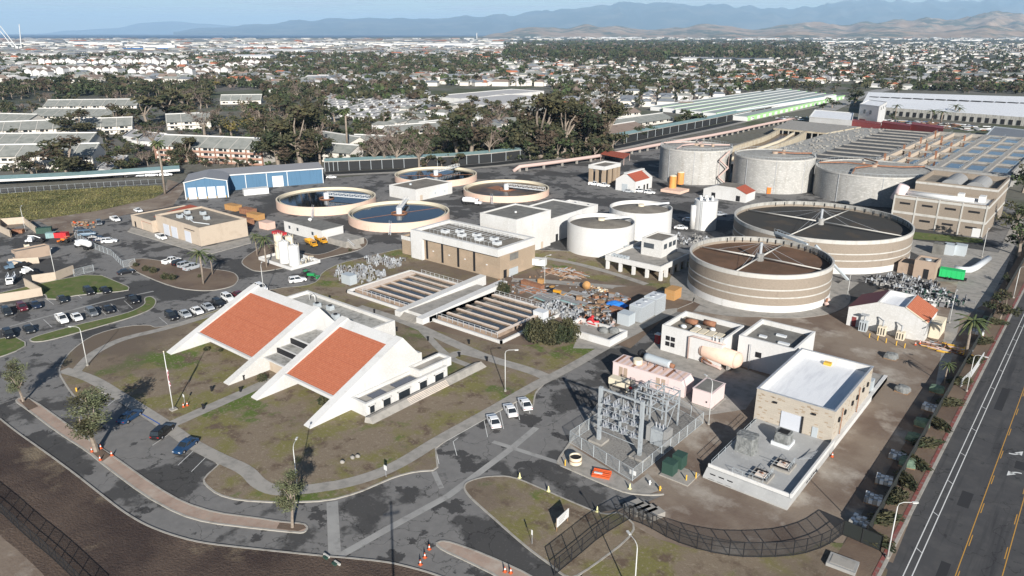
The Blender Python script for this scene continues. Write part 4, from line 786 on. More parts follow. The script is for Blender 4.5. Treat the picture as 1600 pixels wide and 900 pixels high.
# very long pale warehouses
def longware(name,label,f0,f1,b1,b0,z0,z1,n):
    """front eave line f0-f1 at z0, back edge b0-b1 at z1"""
    A,B_,C,D=G(*f0,z0),G(*f1,z0),G(*b1,z1),G(*b0,z1); o=T(name,label,'warehouse',(A[0],A[1],0),0,None,world=True)
    m=MB(); m.add([(*A,0),(*B_,0),(*C,0),(*D,0),(*A,z0),(*B_,z0),(*C,z1),(*D,z1)],[(0,1,5,4),(1,2,6,5),(2,3,7,6),(3,0,4,7)],'stained_concrete'); m.build('wall',o)
    m=MB(); m.face([(*A,z0+.02),(*B_,z0+.02),(*C,z1+.02),(*D,z1+.02)],'white_roof'); m.build('roof',o)
    for k in range(n):
        f=(k+.5)/n; p=[A[i]+(B_[i]-A[i])*f for i in (0,1)]; d=math.atan2(B_[1]-A[1],B_[0]-A[0]); g=MB(); g.rbox((p[0],p[1]),math.dist(A,B_)/n*.45,.8,.5,z0*.62,d,'dark'); g.build('dock_door',o)
    return o,A,B_,C,D
o,A,B_,C,D=longware('long_warehouse','very long pale grey warehouse with a row of dark skylights at the far right',(1345,165),(1640,186),(1640,152),(1357,144),7,11,26)
for k in range(15):
    f=.05+k*.064; p=[A[i]*.38+D[i]*.62+(B_[i]*.38+C[i]*.62-A[i]*.38-D[i]*.62)*f for i in (0,1)]
    g=MB(); g.rbox(p,8,4,9.3,10.0,math.atan2(B_[1]-A[1],B_[0]-A[0]),'dark'); g.build('skylight',o)
# self storage rows with green trim
SR=['nearest the houses','second from the houses','third from the houses','fourth from the houses','fifth from the houses','sixth from the houses','beside the long white wall']
a0,a1,c0,c1=G(1015,172),G(1222,143),G(1168,190),G(1318,155)
for i in range(7):
    f=(i+.5)/7; A=[a0[q]+(c0[q]-a0[q])*f for q in (0,1)]; B_=[a1[q]+(c1[q]-a1[q])*f for q in (0,1)]; d=math.atan2(B_[1]-A[1],B_[0]-A[0]); L_=math.dist(A,B_); wd=math.dist(a0,c0)/7*.36
    s=T('storage_row','pale storage unit row with green trim, '+SR[i],'storage units',(A[0],A[1],0),d,'rows of storage units with green doors')
    m=MB(); m.box(0,L_,-wd,wd,0,3.6,'white_paint'); m.build('wall',s); m=MB(); m.box(0,L_,-wd-.3,wd+.3,3.6,3.8,'storage_roof'); m.box(0,L_,-wd-.6,-wd-.3,3.2,4.1,'storage_green'); m.box(0,L_,wd+.3,wd+.8,3.2,4.3,'white_paint'); m.build('roof',s)
    for k in range(int(L_/14)): m=MB(); m.box(2+k*14,9+k*14,-wd-.12,-wd-.0,0,2.6,'storage_green'); m.build('roller_door',s)
A=G(1150,184);B_=G(1305,158); d=math.atan2(B_[1]-A[1],B_[0]-A[0])
tag(MB().rbox(((A[0]+B_[0])/2,(A[1]+B_[1])/2),math.dist(A,B_),1.2,0,6.5,d,'white_paint').build('white_wall'),'long tall white boundary wall beside the storage rows','wall')
# ================================================================ TANKS, BASINS, FENCES
def fit(l,r,yr,yb):
    """ground circle of a round tank from its rim's left/right px at row yr and front base row yb -> cx,cy,r,z"""
    lo,hi=.5,30
    for _ in range(40):
        z=(lo+hi)/2; a,b=G(l,yr,z),G(r,yr,z); c=((a[0]+b[0])/2,(a[1]+b[1])/2); R_=math.dist(a,b)/2; d=math.hypot(*c)
        f=(c[0]*(1-R_/d),c[1]*(1-R_/d)); vy=-f[0]*sT+f[1]*cT; y=450-F*math.tan(PT-math.atan2(HC,vy))
        if y<yb: lo=z
        else: hi=z
    return c[0],c[1],R_,z
# ---- trickling filters (brown banded)
def trick(lab,l,r,yr,yb,media,ang,n):
    cx,cy,r_,z=fit(l,r,yr,yb)
    o=W('trickling_filter',lab,'filter tank',cx,cy,group='large brown banded round filter tanks')
    m=MB(); m.ring(cx,cy,2.0,z-1.15,r_,r_-.5,'band_brick',96); m.build('brick_wall',o)
    m=MB(); m.ring(cx,cy,0,2.0,r_+.08,r_-.6,'white_wall',96); m.build('white_base',o)
    m=MB(); m.ring(cx,cy,z-1.15,z,r_+.1,r_-.45,'pale_band',96,inner='stained_concrete',top='pale_band'); m.build('concrete_rim',o)
    for zz in (4.0,6.1) if z<11.5 else (4.2,6.4,8.4):
        m=MB(); m.ring(cx,cy,zz,zz+.35,r_+.09,r_-.2,'pale_band',96); m.build('concrete_band',o)
    m=MB(); m.disc(cx,cy,z-1.9,r_-.3,media,96); m.build('filter_media',o)
    m=MB(); m.cyl(cx,cy,z-1.9,z+.2,1.1,'grey_concrete',12); m.cyl(cx,cy,z+.2,z+3.4,.45,'steel',8); m.build('centre_column',o)
    for k in range(4):
        a=ang+k*math.pi/2; L_=r_-1.6; e=(cx+L_*math.cos(a),cy+L_*math.sin(a))
        m=MB(); m.tube([(cx,cy,z-.9),(e[0],e[1],z-1.1)],.27,'pale_band',8,.16); m.build('distributor_arm',o)
        m=MB()
        for f in (.35,.7): m.tube([(cx,cy,z+3.2),(cx+(e[0]-cx)*f,cy+(e[1]-cy)*f,z-.8)],.04,'steel',4)
        m.build('stay_cable',o)
    m=MB()
    for k in range(48):
        a=k*6.283/48; 
        if 0.3<a<2.6: m.box(cx+(r_-.75)*math.cos(a)-.08,cx+(r_-.75)*math.cos(a)+.08,cy+(r_-.75)*math.sin(a)-.08,cy+(r_-.75)*math.sin(a)+.08,z-1.5,z-.2,'dark')
    m.build('rim_brackets',o)
    return cx,cy,r_,z
f1=trick('brown banded round filter tank with reddish brown media, the nearer one with four pale arms',1081,1295,397,487,'media',math.atan2(G(1275,404,8.5)[1]-G(1187,388,8.5)[1],G(1275,404,8.5)[0]-G(1187,388,8.5)[0]),0)
f2=trick('largest brown banded round filter tank with blackish media, behind the nearer one',1153,1413,342,425,'media_dark',math.atan2(G(1400,353,9)[1]-G(1283,334,9)[1],G(1400,353,9)[0]-G(1283,334,9)[0]),0)
b=W('filter_walkway','steel walkway and stair linking the two brown banded filter tanks','walkway',f1[0]+12,f1[1]+18)
a1=(f1[0]+f1[2]*math.cos(1.2),f1[1]+f1[2]*math.sin(1.2)); a2=(f2[0]+f2[2]*math.cos(-1.75),f2[1]+f2[2]*math.sin(-1.75))
m=MB(); m.tube([(*a1,f1[3]+.1),(*a2,f2[3]+.1)],.5,'galv',4); m.build('bridge',b)
m=MB(); 
for s_ in (-.5,.5):
    m.tube([(a1[0]+s_,a1[1],f1[3]+1.2),(a2[0]+s_,a2[1],f2[3]+1.2)],.06,'galv',4)
    for f in range(6): x=a1[0]+(a2[0]-a1[0])*f/5+s_; y=a1[1]+(a2[1]-a1[1])*f/5; m.bar((x,y,f1[3]),(x,y,f1[3]+1.2),.05,'galv')
m.build('railing',b)
e=G(1325,438); m=MB(); m.tube([(a1[0]+2,a1[1]+1,f1[3]),(e[0],e[1],.1)],.45,'galv',4); m.build('stair',b)
for (px,py) in ((1128,470),(1290,478),(1412,400)):
    q=G(px,py); o=T('valve_assembly','rust pink valve assembly at the white base of %s'%{1128:'the nearer filter tank, left side',1290:'the nearer filter tank, right side',1412:'the rear filter tank'}[px],'valve',(q[0],q[1],0),R(-60))
    m=MB(); m.tube([(-1.4,0,.8),(1.4,0,.8)],.55,'pipe_pink',8); m.tube([(-1.4,0,.8),(-1.4,1.2,1.6)],.45,'pipe_pink',8); m.build('pipe',o); m=MB(); m.cyl(.3,0,1.2,2.2,.3,'rust',8); m.build('valve_wheel',o)
q=G(1182,478); tag(MB().box(q[0]-2.3,q[0]+.6,q[1]-.6,q[1]+2,0,2.9,'white_wall').build('buttress_box'),'white box shaped buttress on the front of the nearer filter tank','buttress') if 0 else None
# ---- white round tanks
def wtank(lab,l,r,yr,yb):
    cx,cy,r_,z=fit(l,r,yr,yb); o=W('white_tank',lab,'tank',cx,cy,group='white round tanks with grey domed covers')
    m=MB(); m.ring(cx,cy,0,z,r_,r_-.35,'white_wall',72,top='white_wall'); m.build('wall',o)
    m=MB(); n=48; vs=[];
    for j in range(6): rr=(r_-.3)*(1-j/5); vs+=[(cx+rr*math.cos(6.283*i/n),cy+rr*math.sin(6.283*i/n),z-1.4+1.7*(1-(1-j/5)**2)) for i in range(n)]
    m.add(vs,[(j*n+i,j*n+(i+1)%n,(j+1)*n+(i+1)%n,(j+1)*n+i) for j in range(5) for i in range(n)],'gravel_roof',True); m.build('domed_cover',o)
    m=MB(); m.cyl(cx,cy,z+.1,z+1.0,1.2,'cream',12); m.tube([(cx,cy,z+.6),(cx+r_*.6,cy+r_*.75,z+.9)],.35,'light_steel',6); m.build('centre_drive',o)
    return cx,cy,r_,z
t1=wtank('nearer of the two white round tanks with grey domed covers',887,992,345,403)
t2=wtank('farther of the two white round tanks, behind and right of the first',953,1050,323,377)
# ---- white silo
cx,cy,r_,z=fit(1086,1122,312,361)
o=W('white_silo','tall narrow white silo with a caged ladder and nozzles on top','silo',cx,cy)
m=MB(); m.cyl(cx,cy,0,z,r_,'white_wall',40); m.build('wall',o); m=MB()
for k in range(6): m.cyl(cx+2.4*math.cos(k*1.05),cy+2.4*math.sin(k*1.05),z,z+1.3,.55,'white_paint',8)
m.build('nozzles',o)
m=MB(); m.tube([(cx-3.2,cy-3.0,0),(cx-3.2,cy-3.0,9)],1.3,'white_wall',12); m.build('side_vessel',o)
m=MB(); 
for s_ in (-.3,.3): m.bar((cx+.5+s_,cy-r_-.3,0),(cx+.5+s_,cy-r_-.3,z),.06,'galv')
for k in range(24): m.bar((cx+.2,cy-r_-.3,k*.6+.3),(cx+.8,cy-r_-.3,k*.6+.3),.04,'galv')
m.build('ladder',o)
# ---- grey concrete digesters
digs=[('leftmost grey concrete digester, with pink pipes on its cover',1033,1143,228,289),('middle grey concrete digester, pale stained walls',1150,1271,241,303),('largest grey concrete digester, rightmost, with rusty pipes across its cover',1281,1449,262,322)]
for i,(lab,l,r,yr,yb) in enumerate(digs):
    cx,cy,r_,z=fit(l,r,yr,yb); z=z; o=W('digester',lab,'digester',cx,cy,group='grey concrete digesters')
    m=MB(); m.ring(cx,cy,0,z,r_,r_-.5,'digester_wall',80,top='pale_band'); m.build('wall',o)
    m=MB(); m.ring(cx,cy,z-.7,z-.2,r_+.18,r_-.3,'pale_band',80); m.build('rim_band',o)
    m=MB(); n=48; vs=[]
    for j in range(5): rr=(r_-.45)*(1-j/4); vs+=[(cx+rr*math.cos(6.283*k/n),cy+rr*math.sin(6.283*k/n),z-.5+.9*j/4) for k in range(n)]
    m.add(vs,[(j*n+k,j*n+(k+1)%n,(j+1)*n+(k+1)%n,(j+1)*n+k) for j in range(4) for k in range(n)],'stained_concrete',True); m.build('cover',o)
    for k in range(3):
        a=-1.2+k*.8+i; m=MB(); m.cyl(cx+4*math.cos(a)*k,cy+4*math.sin(a)*k,z,z+1.3,1.4-.3*k,'panel_tan',10); m.build('roof_hatch',o)
    m=MB()
    for k in range(4 if i!=1 else 1):
        a=k*1.3+.4; m.tube([(cx,cy,z+1),(cx+r_*.5*math.cos(a),cy+r_*.5*math.sin(a),z+.9),(cx+r_*.95*math.cos(a+.3),cy+r_*.95*math.sin(a+.3),z+.5)],.35,'pipe_pink' if i==0 else 'rust',6)
    m.build('roof_pipe',o)
    m=MB()
    for k in range(60): a=k*6.283/60; m.bar((cx+(r_-.2)*math.cos(a),cy+(r_-.2)*math.sin(a),z),(cx+(r_-.2)*math.cos(a),cy+(r_-.2)*math.sin(a),z+1.1),.05,'galv')
    m.tube([(cx+(r_-.2)*math.cos(k*6.283/60),cy+(r_-.2)*math.sin(k*6.283/60),z+1.1) for k in range(61)],.05,'galv',4); m.build('railing',o)
    for k in range(3):
        a=-1.9+k*.75; m=MB(); m.tube([(cx+(r_+.1)*math.cos(a),cy+(r_+.1)*math.sin(a),0),(cx+(r_+.1)*math.cos(a),cy+(r_+.1)*math.sin(a),z)],.1,'steel',5); m.build('downpipe',o)
    if i==0:
        m=MB(); x0,y0=cx+r_*math.cos(-.25)+1.5,cy+r_*math.sin(-.25)-3
        for k in range(4):
            s_=1 if k%2 else -1; z0=z*k/4; z1=z*(k+1)/4
            m.tube([(x0-s_*1.2,y0-s_*2.5,z0),(x0+s_*1.2,y0+s_*2.5,z1)],.4,'pipe_pink',4); m.bar((x0+s_*1.2,y0+s_*2.5,0),(x0+s_*1.2,y0+s_*2.5,z1),.15,'pipe_pink')
        m.build('zigzag_stair',o)
q0=G(1300,330); 
# ---- clarifiers (peach round basins)
cl=[('peach walled round basin with white truss bridge, left one by the blue sheds',434,586,307,337,'dark_water',R(20)),('peach walled round basin nearest the tan brick building, white bridge pointing away',545,702,330,363,'dark_water',R(128)),('rear peach walled round basin full of dark water, behind the white pump house',617,745,271,293,'dark_water',R(100)),('peach walled round basin with murky orange brown water',724,858,293,317,'brown_water',R(10))]
for lab,l,r,yr,yb,wt,ang in cl:
    cx,cy,r_,z=fit(l,r,yr,yb); o=W('clarifier',lab,'settling basin',cx,cy,group='round peach walled settling basins')
    m=MB(); m.ring(cx,cy,0,z,r_,r_-.6,'tank_peach',80,inner='cream',top='cream'); m.build('wall',o)
    m=MB(); m.ring(cx,cy,z-1.2,z-.35,r_-1.5,r_-1.7,'cream',80); m.build('weir',o)
    m=MB(); m.disc(cx,cy,z-.9,r_-.5,wt,80); m.build('water',o)
    m=MB(); m.cyl(cx,cy,z-.9,z+1.6,1.2,'light_steel',12); m.ring(cx,cy,z-1,z-.5,3.2,3.0,'rust',32); m.build('centre_drive',o)
    if wt=='brown_water':
        m=MB(); m.face([(cx-r_*.5,cy-3,z-.88),(cx+4,cy-5,z-.88),(cx+5,cy+2,z-.88),(cx-r_*.45,cy+4,z-.88)],'rust'); m.build('scum',o)
    c,s_=math.cos(ang),math.sin(ang); P=lambda t,w_,zz:(cx+c*t-s_*w_,cy+s_*t+c*w_,zz)
    m=MB(); m.add([P(0,-.7,z+.5),P(r_,-.7,z+.5),P(r_,.7,z+.5),P(0,.7,z+.5),P(0,-.7,z+.7),P(r_,-.7,z+.7),P(r_,.7,z+.7),P(0,.7,z+.7)],[(3,2,1,0),(4,5,6,7),(0,1,5,4),(2,3,7,6)],'light_steel'); m.build('bridge',o)
    m=MB(); k=0
    for w_ in (-.7,.7):
        m.bar(P(0,w_,z+1.9),P(r_,w_,z+1.9),.12,'white_paint')
        for j in range(9): t=r_*j/8; m.bar(P(t,w_,z+.6),P(t,w_,z+1.9),.1,'white_paint'); 
        for j in range(8): m.bar(P(r_*j/8,w_,z+.6),P(r_*(j+1)/8,w_,z+1.9),.07,'white_paint')
    m.build('truss_rail',o)
    m=MB(); a=-.9 if l!=724 else -1.2; x,y=cx+r_*math.cos(a),cy+r_*math.sin(a)
    for s2 in (-.5,.5): m.bar((x+s2,y,z+.1),(x+s2+2.6,y-2.8,.1),.14,'light_steel'); m.bar((x+s2,y,z+1.1),(x+s2+2.6,y-2.8,1.1),.06,'light_steel')
    for j in range(8): f=j/8; m.box(x-.5+2.6*f,x+.5+2.6*f,y-2.8*f-.15,y-2.8*f+.15,z*(1-f)-.05,z*(1-f),'light_steel')
    m.build('stair',o)
    m=MB(); t=ang+2.2
    for j in range(-8,9): m.bar((cx+(r_-2.2)*j/8*math.cos(t),cy+(r_-2.2)*j/8*math.sin(t),z-.86),(cx+(r_-2.2)*(j+1)/8*math.cos(t) if j<8 else cx+(r_-2.2)*math.cos(t),cy+(r_-2.2)*min(j+1,8)/8*math.sin(t),z-.86),.12,'rust')
    m.build('skimmer_arm',o)
# orange tanks on plinth
q=G(1052,300); pl=T('tank_plinth','peach concrete plinth under the two orange tanks','plinth',(q[0],q[1],0)); m=MB(); m.box(-5,5,-3,6,0,1.2,'tank_peach'); m.build('slab',pl)
for k,(px,py) in enumerate(((1048,298),(1060,292))):
    q=G(px,py); o=T('orange_tank',['upright weathered orange tank, left of the pair on the peach plinth','upright weathered orange tank, right of the pair on the peach plinth'][k],'tank',(q[0],q[1]+1.5,1.2),0,'upright orange tanks')
    m=MB(); m.cyl(0,0,0,5.6,1.7,'orange_tank',20); m.build('wall',o); m=MB(); m.sph(0,0,5.6,1.7,1.7,.5,'cream',16,4,True); m.build('lid',o)
# chemical tanks (white) on the small island
q=G(453,410); o=T('containment_wall','low white containment wall round the white chemical tanks','wall',(q[0]-1,q[1],.1)); m=MB(); m.parapet(-9,9,-5,6,0,1.0,.3,'white_wall','concrete',.15); m.build('wall',o)
for k,(px,py,h,r_) in enumerate(((446,411,6.8,1.7),(461,415,6.2,1.8),(438,404,7.6,1.4),(455,404,7.0,1.3))):
    q=G(px,py); o=T('chemical_tank',['tall cream chemical tank, front left of the cluster','round white chemical tank, front right of the cluster','slimmest cream chemical tank, rear left with a red topped rail','rear right cream chemical tank behind the white ones'][k],'tank',(q[0],q[1],.2),0,'white and cream chemical tanks')
    m=MB(); m.cyl(0,0,0,h,r_,'white_paint' if k<2 else 'cream',20); m.sph(0,0,h,r_,r_,.6,'white_paint' if k<2 else 'cream',20,5,True); m.build('wall',o); m=MB(); m.tube([(r_,0,0),(r_+.15,0,h),(0,0,h+.9)],.12,'light_steel',6); m.build('fill_pipe',o)
    m=MB(); 
    for a in range(12): m.bar((r_*math.cos(a*.5236),r_*math.sin(a*.5236),h),(r_*math.cos(a*.5236),r_*math.sin(a*.5236),h+.9),.05,'cream')
    m.build('rail',o)
q=G(451,388); o=T('red_shade_cover','bright red cover over the chemical tank platform','cover',(q[0],q[1]-3,5.6)); m=MB(); m.box(-2.6,2.6,-1.2,1.2,0,.9,'bright_red'); m.build('cover',o)
for s_ in (-2.3,2.3): m=MB(); m.cyl(s_,0,-5.6,0,.12,'steel',6); m.build('post',o)
rnd=random.Random(3)
o=T('chemical_pipework','dense tangle of white pipes and valves beside the chemical tanks','pipework',(*G(478,412),.15)); m=MB()
for k in range(26):
    x,y=rnd.uniform(-7,2),rnd.uniform(-3,3); m.tube([(x,y,0),(x,y,rnd.uniform(.8,1.8)),(x+rnd.uniform(-2,2),y+rnd.uniform(-1,1),rnd.uniform(.6,1.6))],.13,'light_steel' if k%2 else 'cream',5)
m.build('pipes',o)
# ---- open sedimentation basins: two banks of channels and the raised walkway between
bx0,bx1=-172.0,-98.0
ba=G(537,459); bb_=G(787,537); bc=G(637,424); bd=G(815,522)
bx0=ba[0]; bx1=bb_[0]; by0=(ba[1]+bb_[1])/2; by1=bc[1]
o=W('sedimentation_basins','two banks of long open water channels with peach topped walls and a white outer wall','settling basins',(bx0+bx1)/2,by0)
wx0,wx1=G(640,497)[0],G(668,512)[0]
wx0=RX(632,490,0)[0] if 0 else G(628,490)[0]; wx1=G(645,515)[0]
m=MB(); H=1.0
m.box(bx0,bx1,by0,by0+.5,0,H*.9,'white_wall'); m.box(bx0,bx0+.5,by0,by1,0,H*.9,'white_wall'); m.box(bx1-.5,bx1,by0,by1,0,H*.9,'white_wall'); m.box(bx0,bx1,by1-.5,by1,0,H*.9,'white_wall'); m.build('outer_wall',o)
m=MB(); m.sheet([(bx0+.4,by0+.4),(bx1-.4,by0+.4),(bx1-.4,by1-.4),(bx0+.4,by1-.4)],.12,'dark_water'); m.build('gutter_water',o)
iy0=by0+2.0; iy1=by1-1.2
for bank,(xa,xb) in enumerate(((bx0+1.6,wx0),(wx1,bx1-3.2))):
    n=6; st=(iy1-iy0)/n
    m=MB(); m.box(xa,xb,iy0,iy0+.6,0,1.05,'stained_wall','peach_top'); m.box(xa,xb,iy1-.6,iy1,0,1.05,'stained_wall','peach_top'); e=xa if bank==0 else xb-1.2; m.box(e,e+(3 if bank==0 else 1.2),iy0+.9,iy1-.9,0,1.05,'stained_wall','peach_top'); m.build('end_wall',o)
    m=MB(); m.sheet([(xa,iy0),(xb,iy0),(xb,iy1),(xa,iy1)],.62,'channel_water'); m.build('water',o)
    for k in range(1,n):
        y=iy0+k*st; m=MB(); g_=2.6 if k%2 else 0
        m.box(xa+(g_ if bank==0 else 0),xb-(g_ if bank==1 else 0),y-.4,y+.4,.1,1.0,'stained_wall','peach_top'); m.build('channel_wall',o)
m=MB()
for (xa,xb,y) in ((bx0+5.5,wx0,by0+1.6),(wx1,bx1-2.5,by0+1.6),(bx0+5.5,wx0,by1-.6),(wx1,bx1-2.5,by1-.6)):
    n=int((xb-xa)/1.8)
    for k in range(n+1): x=xa+(xb-xa)*k/n; m.bar((x,y,.6),(x,y,2.1),.06,'light_steel')
    m.bar((xa,y,2.1),(xb,y,2.1),.05,'light_steel'); m.bar((xa,y,1.5),(xb,y,1.5),.04,'light_steel')
m.build('railing',o)
o=W('raised_walkway','raised white concrete walkway crossing between the two banks of open channels','walkway',(wx0+wx1)/2,by0)
e0=by0-3.4; e1=by1+5
m=MB(); m.box(wx0,wx1,by0-1,e1-4,0,1.6,'white_wall','concrete'); m.build('deck',o)
for x in (wx0,wx1-2.3):
    m=MB(); m.add([(x,e0,.2),(x+2.3,e0,.2),(x+2.3,e1,.4),(x,e1,.4),(x,e0,1.7),(x+2.3,e0,1.7),(x+2.3,e1,3.2),(x,e1,3.2)],[(3,2,1,0),(0,1,5,4),(1,2,6,5),(2,3,7,6),(3,0,4,7),(4,5,6,7)],'white_wall'); m.build('parapet',o)
m=MB(); 
for k in range(7): m.box(wx0+2.3,wx1-2.3,e0-.9+k*.3,e0-.6+k*.3,0,.2+.2*k,'concrete')
m.build('stairs',o)
# ---- aeration basins and concrete channels at the right back
def quad(o,pts,z0,z1,key,top,name): m=MB(); m.prism(GP(pts,z1),z0,z1,key,top); return m.build(name,o)
o=W('aeration_basins','huge concrete basins divided into rows of dark and blue water cells at the right','aeration basins',-50,420)
AZ=6.5
yA,yB=421,578
m=MB(); m.box(-100,-38.6,yA,yB,0,AZ-2.6,'grey_concrete'); m.build('basin_block',o)
m=MB(); m.sheet([(-71,yA+.5),(-39.5,yA+.5),(-39.5,yB-.5),(-71,yB-.5)],AZ-1.0,'basin_water'); m.sheet([(-99,yA+.5),(-71,yA+.5),(-71,yB-.5),(-99,yB-.5)],AZ-2.2,'dark_water'); m.build('water',o)
cells=[-99.5,-90.5,-80.3,-70.5,-60,-49.5,-39.6]
for i,x in enumerate(cells):
    m=MB(); w_=(2.4,1.6,2.2,3.0,1.4,2.4,1.4)[i]; m.box(x-w_/2,x+w_/2,yA,yB,AZ-2.6,AZ,'tan_wall' if i<3 else 'concrete','concrete'); m.build('dividing_wall',o)
for y in [yA]+[yA+31*k for k in range(1,5)]+[yB]:
    m=MB(); m.box(-99 if y in(yA,yB) else -70.5,-38.6,y-.8,y+.8,AZ-2.6,AZ+.012,'concrete','stained_concrete'); m.build('cross_wall',o)
for y in (445,475,505,535): m=MB(); m.box(-99,-70.5,y-.4,y+.4,AZ-1,AZ+.012,'concrete'); m.build('cross_wall',o)
m=MB(); m.box(-101,-38,yA-6,yA-.9,0,AZ+.05,'grey_concrete','stained_concrete'); m.build('front_gallery',o)
m=MB(); m.box(-38.9,-38,yA,yB+10,0,AZ+.9,'grey_concrete','concrete'); m.build('outer_wall',o)
for k in range(26): m=MB(); y=yA+3+k*6; m.box(-38,-37.2,y,y+.8,0,AZ+.5,'grey_concrete'); m.build('buttress',o)
m=MB()
for x in cells:
    for k in range(31): y=yA+k*5.2; m.bar((x-.5,y,AZ),(x-.5,y,AZ+1.1),.06,'galv')
    m.bar((x-.5,yA,AZ+1.1),(x-.5,yB,AZ+1.1),.06,'galv')
m.build('railing',o)
for k in range(10):
    x=cells[k%3]+.8; y=yA+14+k*14; m=MB(); m.box(x,x+1,y,y+1,AZ-2,AZ+2.2,'rust'); m.build('gate_stem',o)
# covered fabric/grating basins left of them
o=W('covered_basins','broad field of dark louvred basin covers between concrete walkways','basin covers',-120,480)
p=[G(1270,232,5),G(1402,250,5),G(1475,207,5),G(1345,190,5)]
X0,X1,Y0,Y1=-140,-101,398,582
m=MB(); m.box(X0,X1,Y0,Y1,0,5,'grey_concrete','stained_concrete'); m.box(X0-19,X0,Y0-6,Y1,0,4.9,'grey_concrete','stained_concrete'); m.build('block',o)
for k in range(11):
    y=Y0+6+k*16; m=MB(); m.box(X0+8,X1-2,y,y+10.5,5,5.25,'media_dark','dark_cover'); m.build('cover_row',o); m=MB(); m.box(X0+8,X1-2,y+10.5,y+12,5,5.9,'concrete'); m.build('walkway',o)
rnd=random.Random(9); m=MB()
for k in range(220): x=rnd.uniform(X0-18,X0+7); y=rnd.uniform(Y0,Y1); m.box(x,x+rnd.uniform(.3,1.4),y,y+rnd.uniform(.3,1.4),5,5+rnd.uniform(.3,1.0),'concrete' if k%3 else 'stained_concrete')
ob=m.build('pipe_gallery_clutter',o); ob['kind']='stuff'
# brown flume channel
o=W('brown_flume','long curved concrete flume with brown stained floor, behind the leftmost digester','flume',-172,400)
line_=[(-168,385),(-171,410),(-173,450),(-175,490),(-182,530)]; line_=chaikin(line_,1,False)
m=MB(); strip(m,line_,17,2.6,'brown_water'); m.build('floor',o)
for s_ in (-1,1): m=MB(); kerbline(m,offs(line_,s_*9,False),1.8,0,5.6,'flume_wall',False); m.build('side_wall',o)
m=MB(); kerbline(m,offs(line_,-1,False),1.0,2.6,4.0,'cream',False); m.build('middle_wall',o)
m=MB(); m.prism([(-196,532),(-158,528),(-150,580),(-205,590)],4.6,5.7,'flume_wall','concrete'); m.build('deck',o)
for k in range(9): m=MB(); m.cyl(-193+k*4.2,531.5-.4*k,0,4.6,.5,'concrete',8); m.build('deck_post',o)
# ---- dark lined channel, wall and carport strip along the whole far edge
edge=[(-60,301),(0,296),(120,291),(280,279),(400,274),(510,270),(600,266),(740,258),(860,244),(940,232),(1030,213),(1100,200),(1180,181),(1280,163),(1340,150)]
EW=chaikin(GP(edge),2,False)
def seg(a,b,px_=True):
    return [p for p in EW]
o=T('teal_carport','long low carport with teal-grey roof and pale fascia running behind the plant','carport',(*GP([(280,279)])[0],0),0,None,world=True)
L1=chaikin(GP([(-120,296),(0,290),(120,284),(282,273)],0),1,False)
m=MB(); a=offs(L1,9,False)
for i in range(len(L1)-1): m.face([(*L1[i],3.0),(*L1[i+1],3.0),(*a[i+1],3.5),(*a[i],3.5)],'teal_roof'); m.face([(*L1[i],1.9),(*L1[i+1],1.9),(*L1[i+1],3.0),(*L1[i],3.0)],'white_wall')
m.build('roof',o)
for i in range(len(a)-1):
    for f in (0,.5): x=a[i][0]*(1-f)+a[i+1][0]*f; y=a[i][1]*(1-f)+a[i+1][1]*f; g=MB(); g.cyl(x,y,0,3.4,.15,'steel',5); g.build('post',o)
L2=chaikin(GP([(508,268),(600,264),(740,257),(860,243),(940,231),(1030,212),(1100,198),(1180,180),(1290,159)],0),1,False)
o=T('long_teal_canopy','long teal roofed strip above the black screened fence behind the round basins','canopy',(*L2[0],0),0,None,world=True)
m=MB(); a=offs(L2,7,False)
for i in range(len(L2)-1): m.face([(*L2[i],5.4),(*L2[i+1],5.4),(*a[i+1],5.9),(*a[i],5.9)],'teal_roof'); m.face([(*L2[i],4.9),(*L2[i+1],4.9),(*L2[i+1],5.4),(*L2[i],5.4)],'concrete')
m.build('roof',o)
m=MB(); m2=MB(); strip(m2,offs(L2,-6,False),8,.03,'black_mesh'); struct(m2.build('lined_channel',origin=(0,0,0))); m2=MB(); strip(m2,offs(L2,-12.5,False),5,.05,'concrete'); struct(m2.build('channel_bank',origin=(0,0,0))); b2=offs(L2,.6,False)
for i in range(len(L2)-1): m.face([(*b2[i],0),(*b2[i+1],0),(*b2[i+1],4.9),(*b2[i],4.9)],'black_mesh')
m.build('screen',o)
for i in range(0,len(L2)-1): 
    for f in (0,.33,.66): x=L2[i][0]*(1-f)+L2[i+1][0]*f; y=L2[i][1]*(1-f)+L2[i+1][1]*f; g=MB(); g.cyl(x,y,0,5.0,.14,'galv',5); g.build('post',o)
o=T('pink_pipe_bridge','long pink pipe carried on arched concrete supports toward the flume','pipe bridge',(*G(812,268),0),0,None,world=True)
L3=chaikin(GP([(812,268),(860,262),(940,250),(1030,232),(1130,214),(1190,200),(1240,190)],0),1,False)
m=MB(); m.tube([(L3[0][0]-2,L3[0][1]-3,.3)]+[(*p,2.6) for p in L3],1.0,'pipe_pink',10); m.build('pipe',o)
for i in range(len(L3)-1):
    d=math.dist(L3[i],L3[i+1]); n=max(1,int(d/8))
    for k in range(n): x=L3[i][0]+(L3[i+1][0]-L3[i][0])*k/n; y=L3[i][1]+(L3[i+1][1]-L3[i][1])*k/n; g=MB(); g.box(x-.5,x+.5,y-.5,y+.5,0,2.0,'concrete'); g.build('support',o)
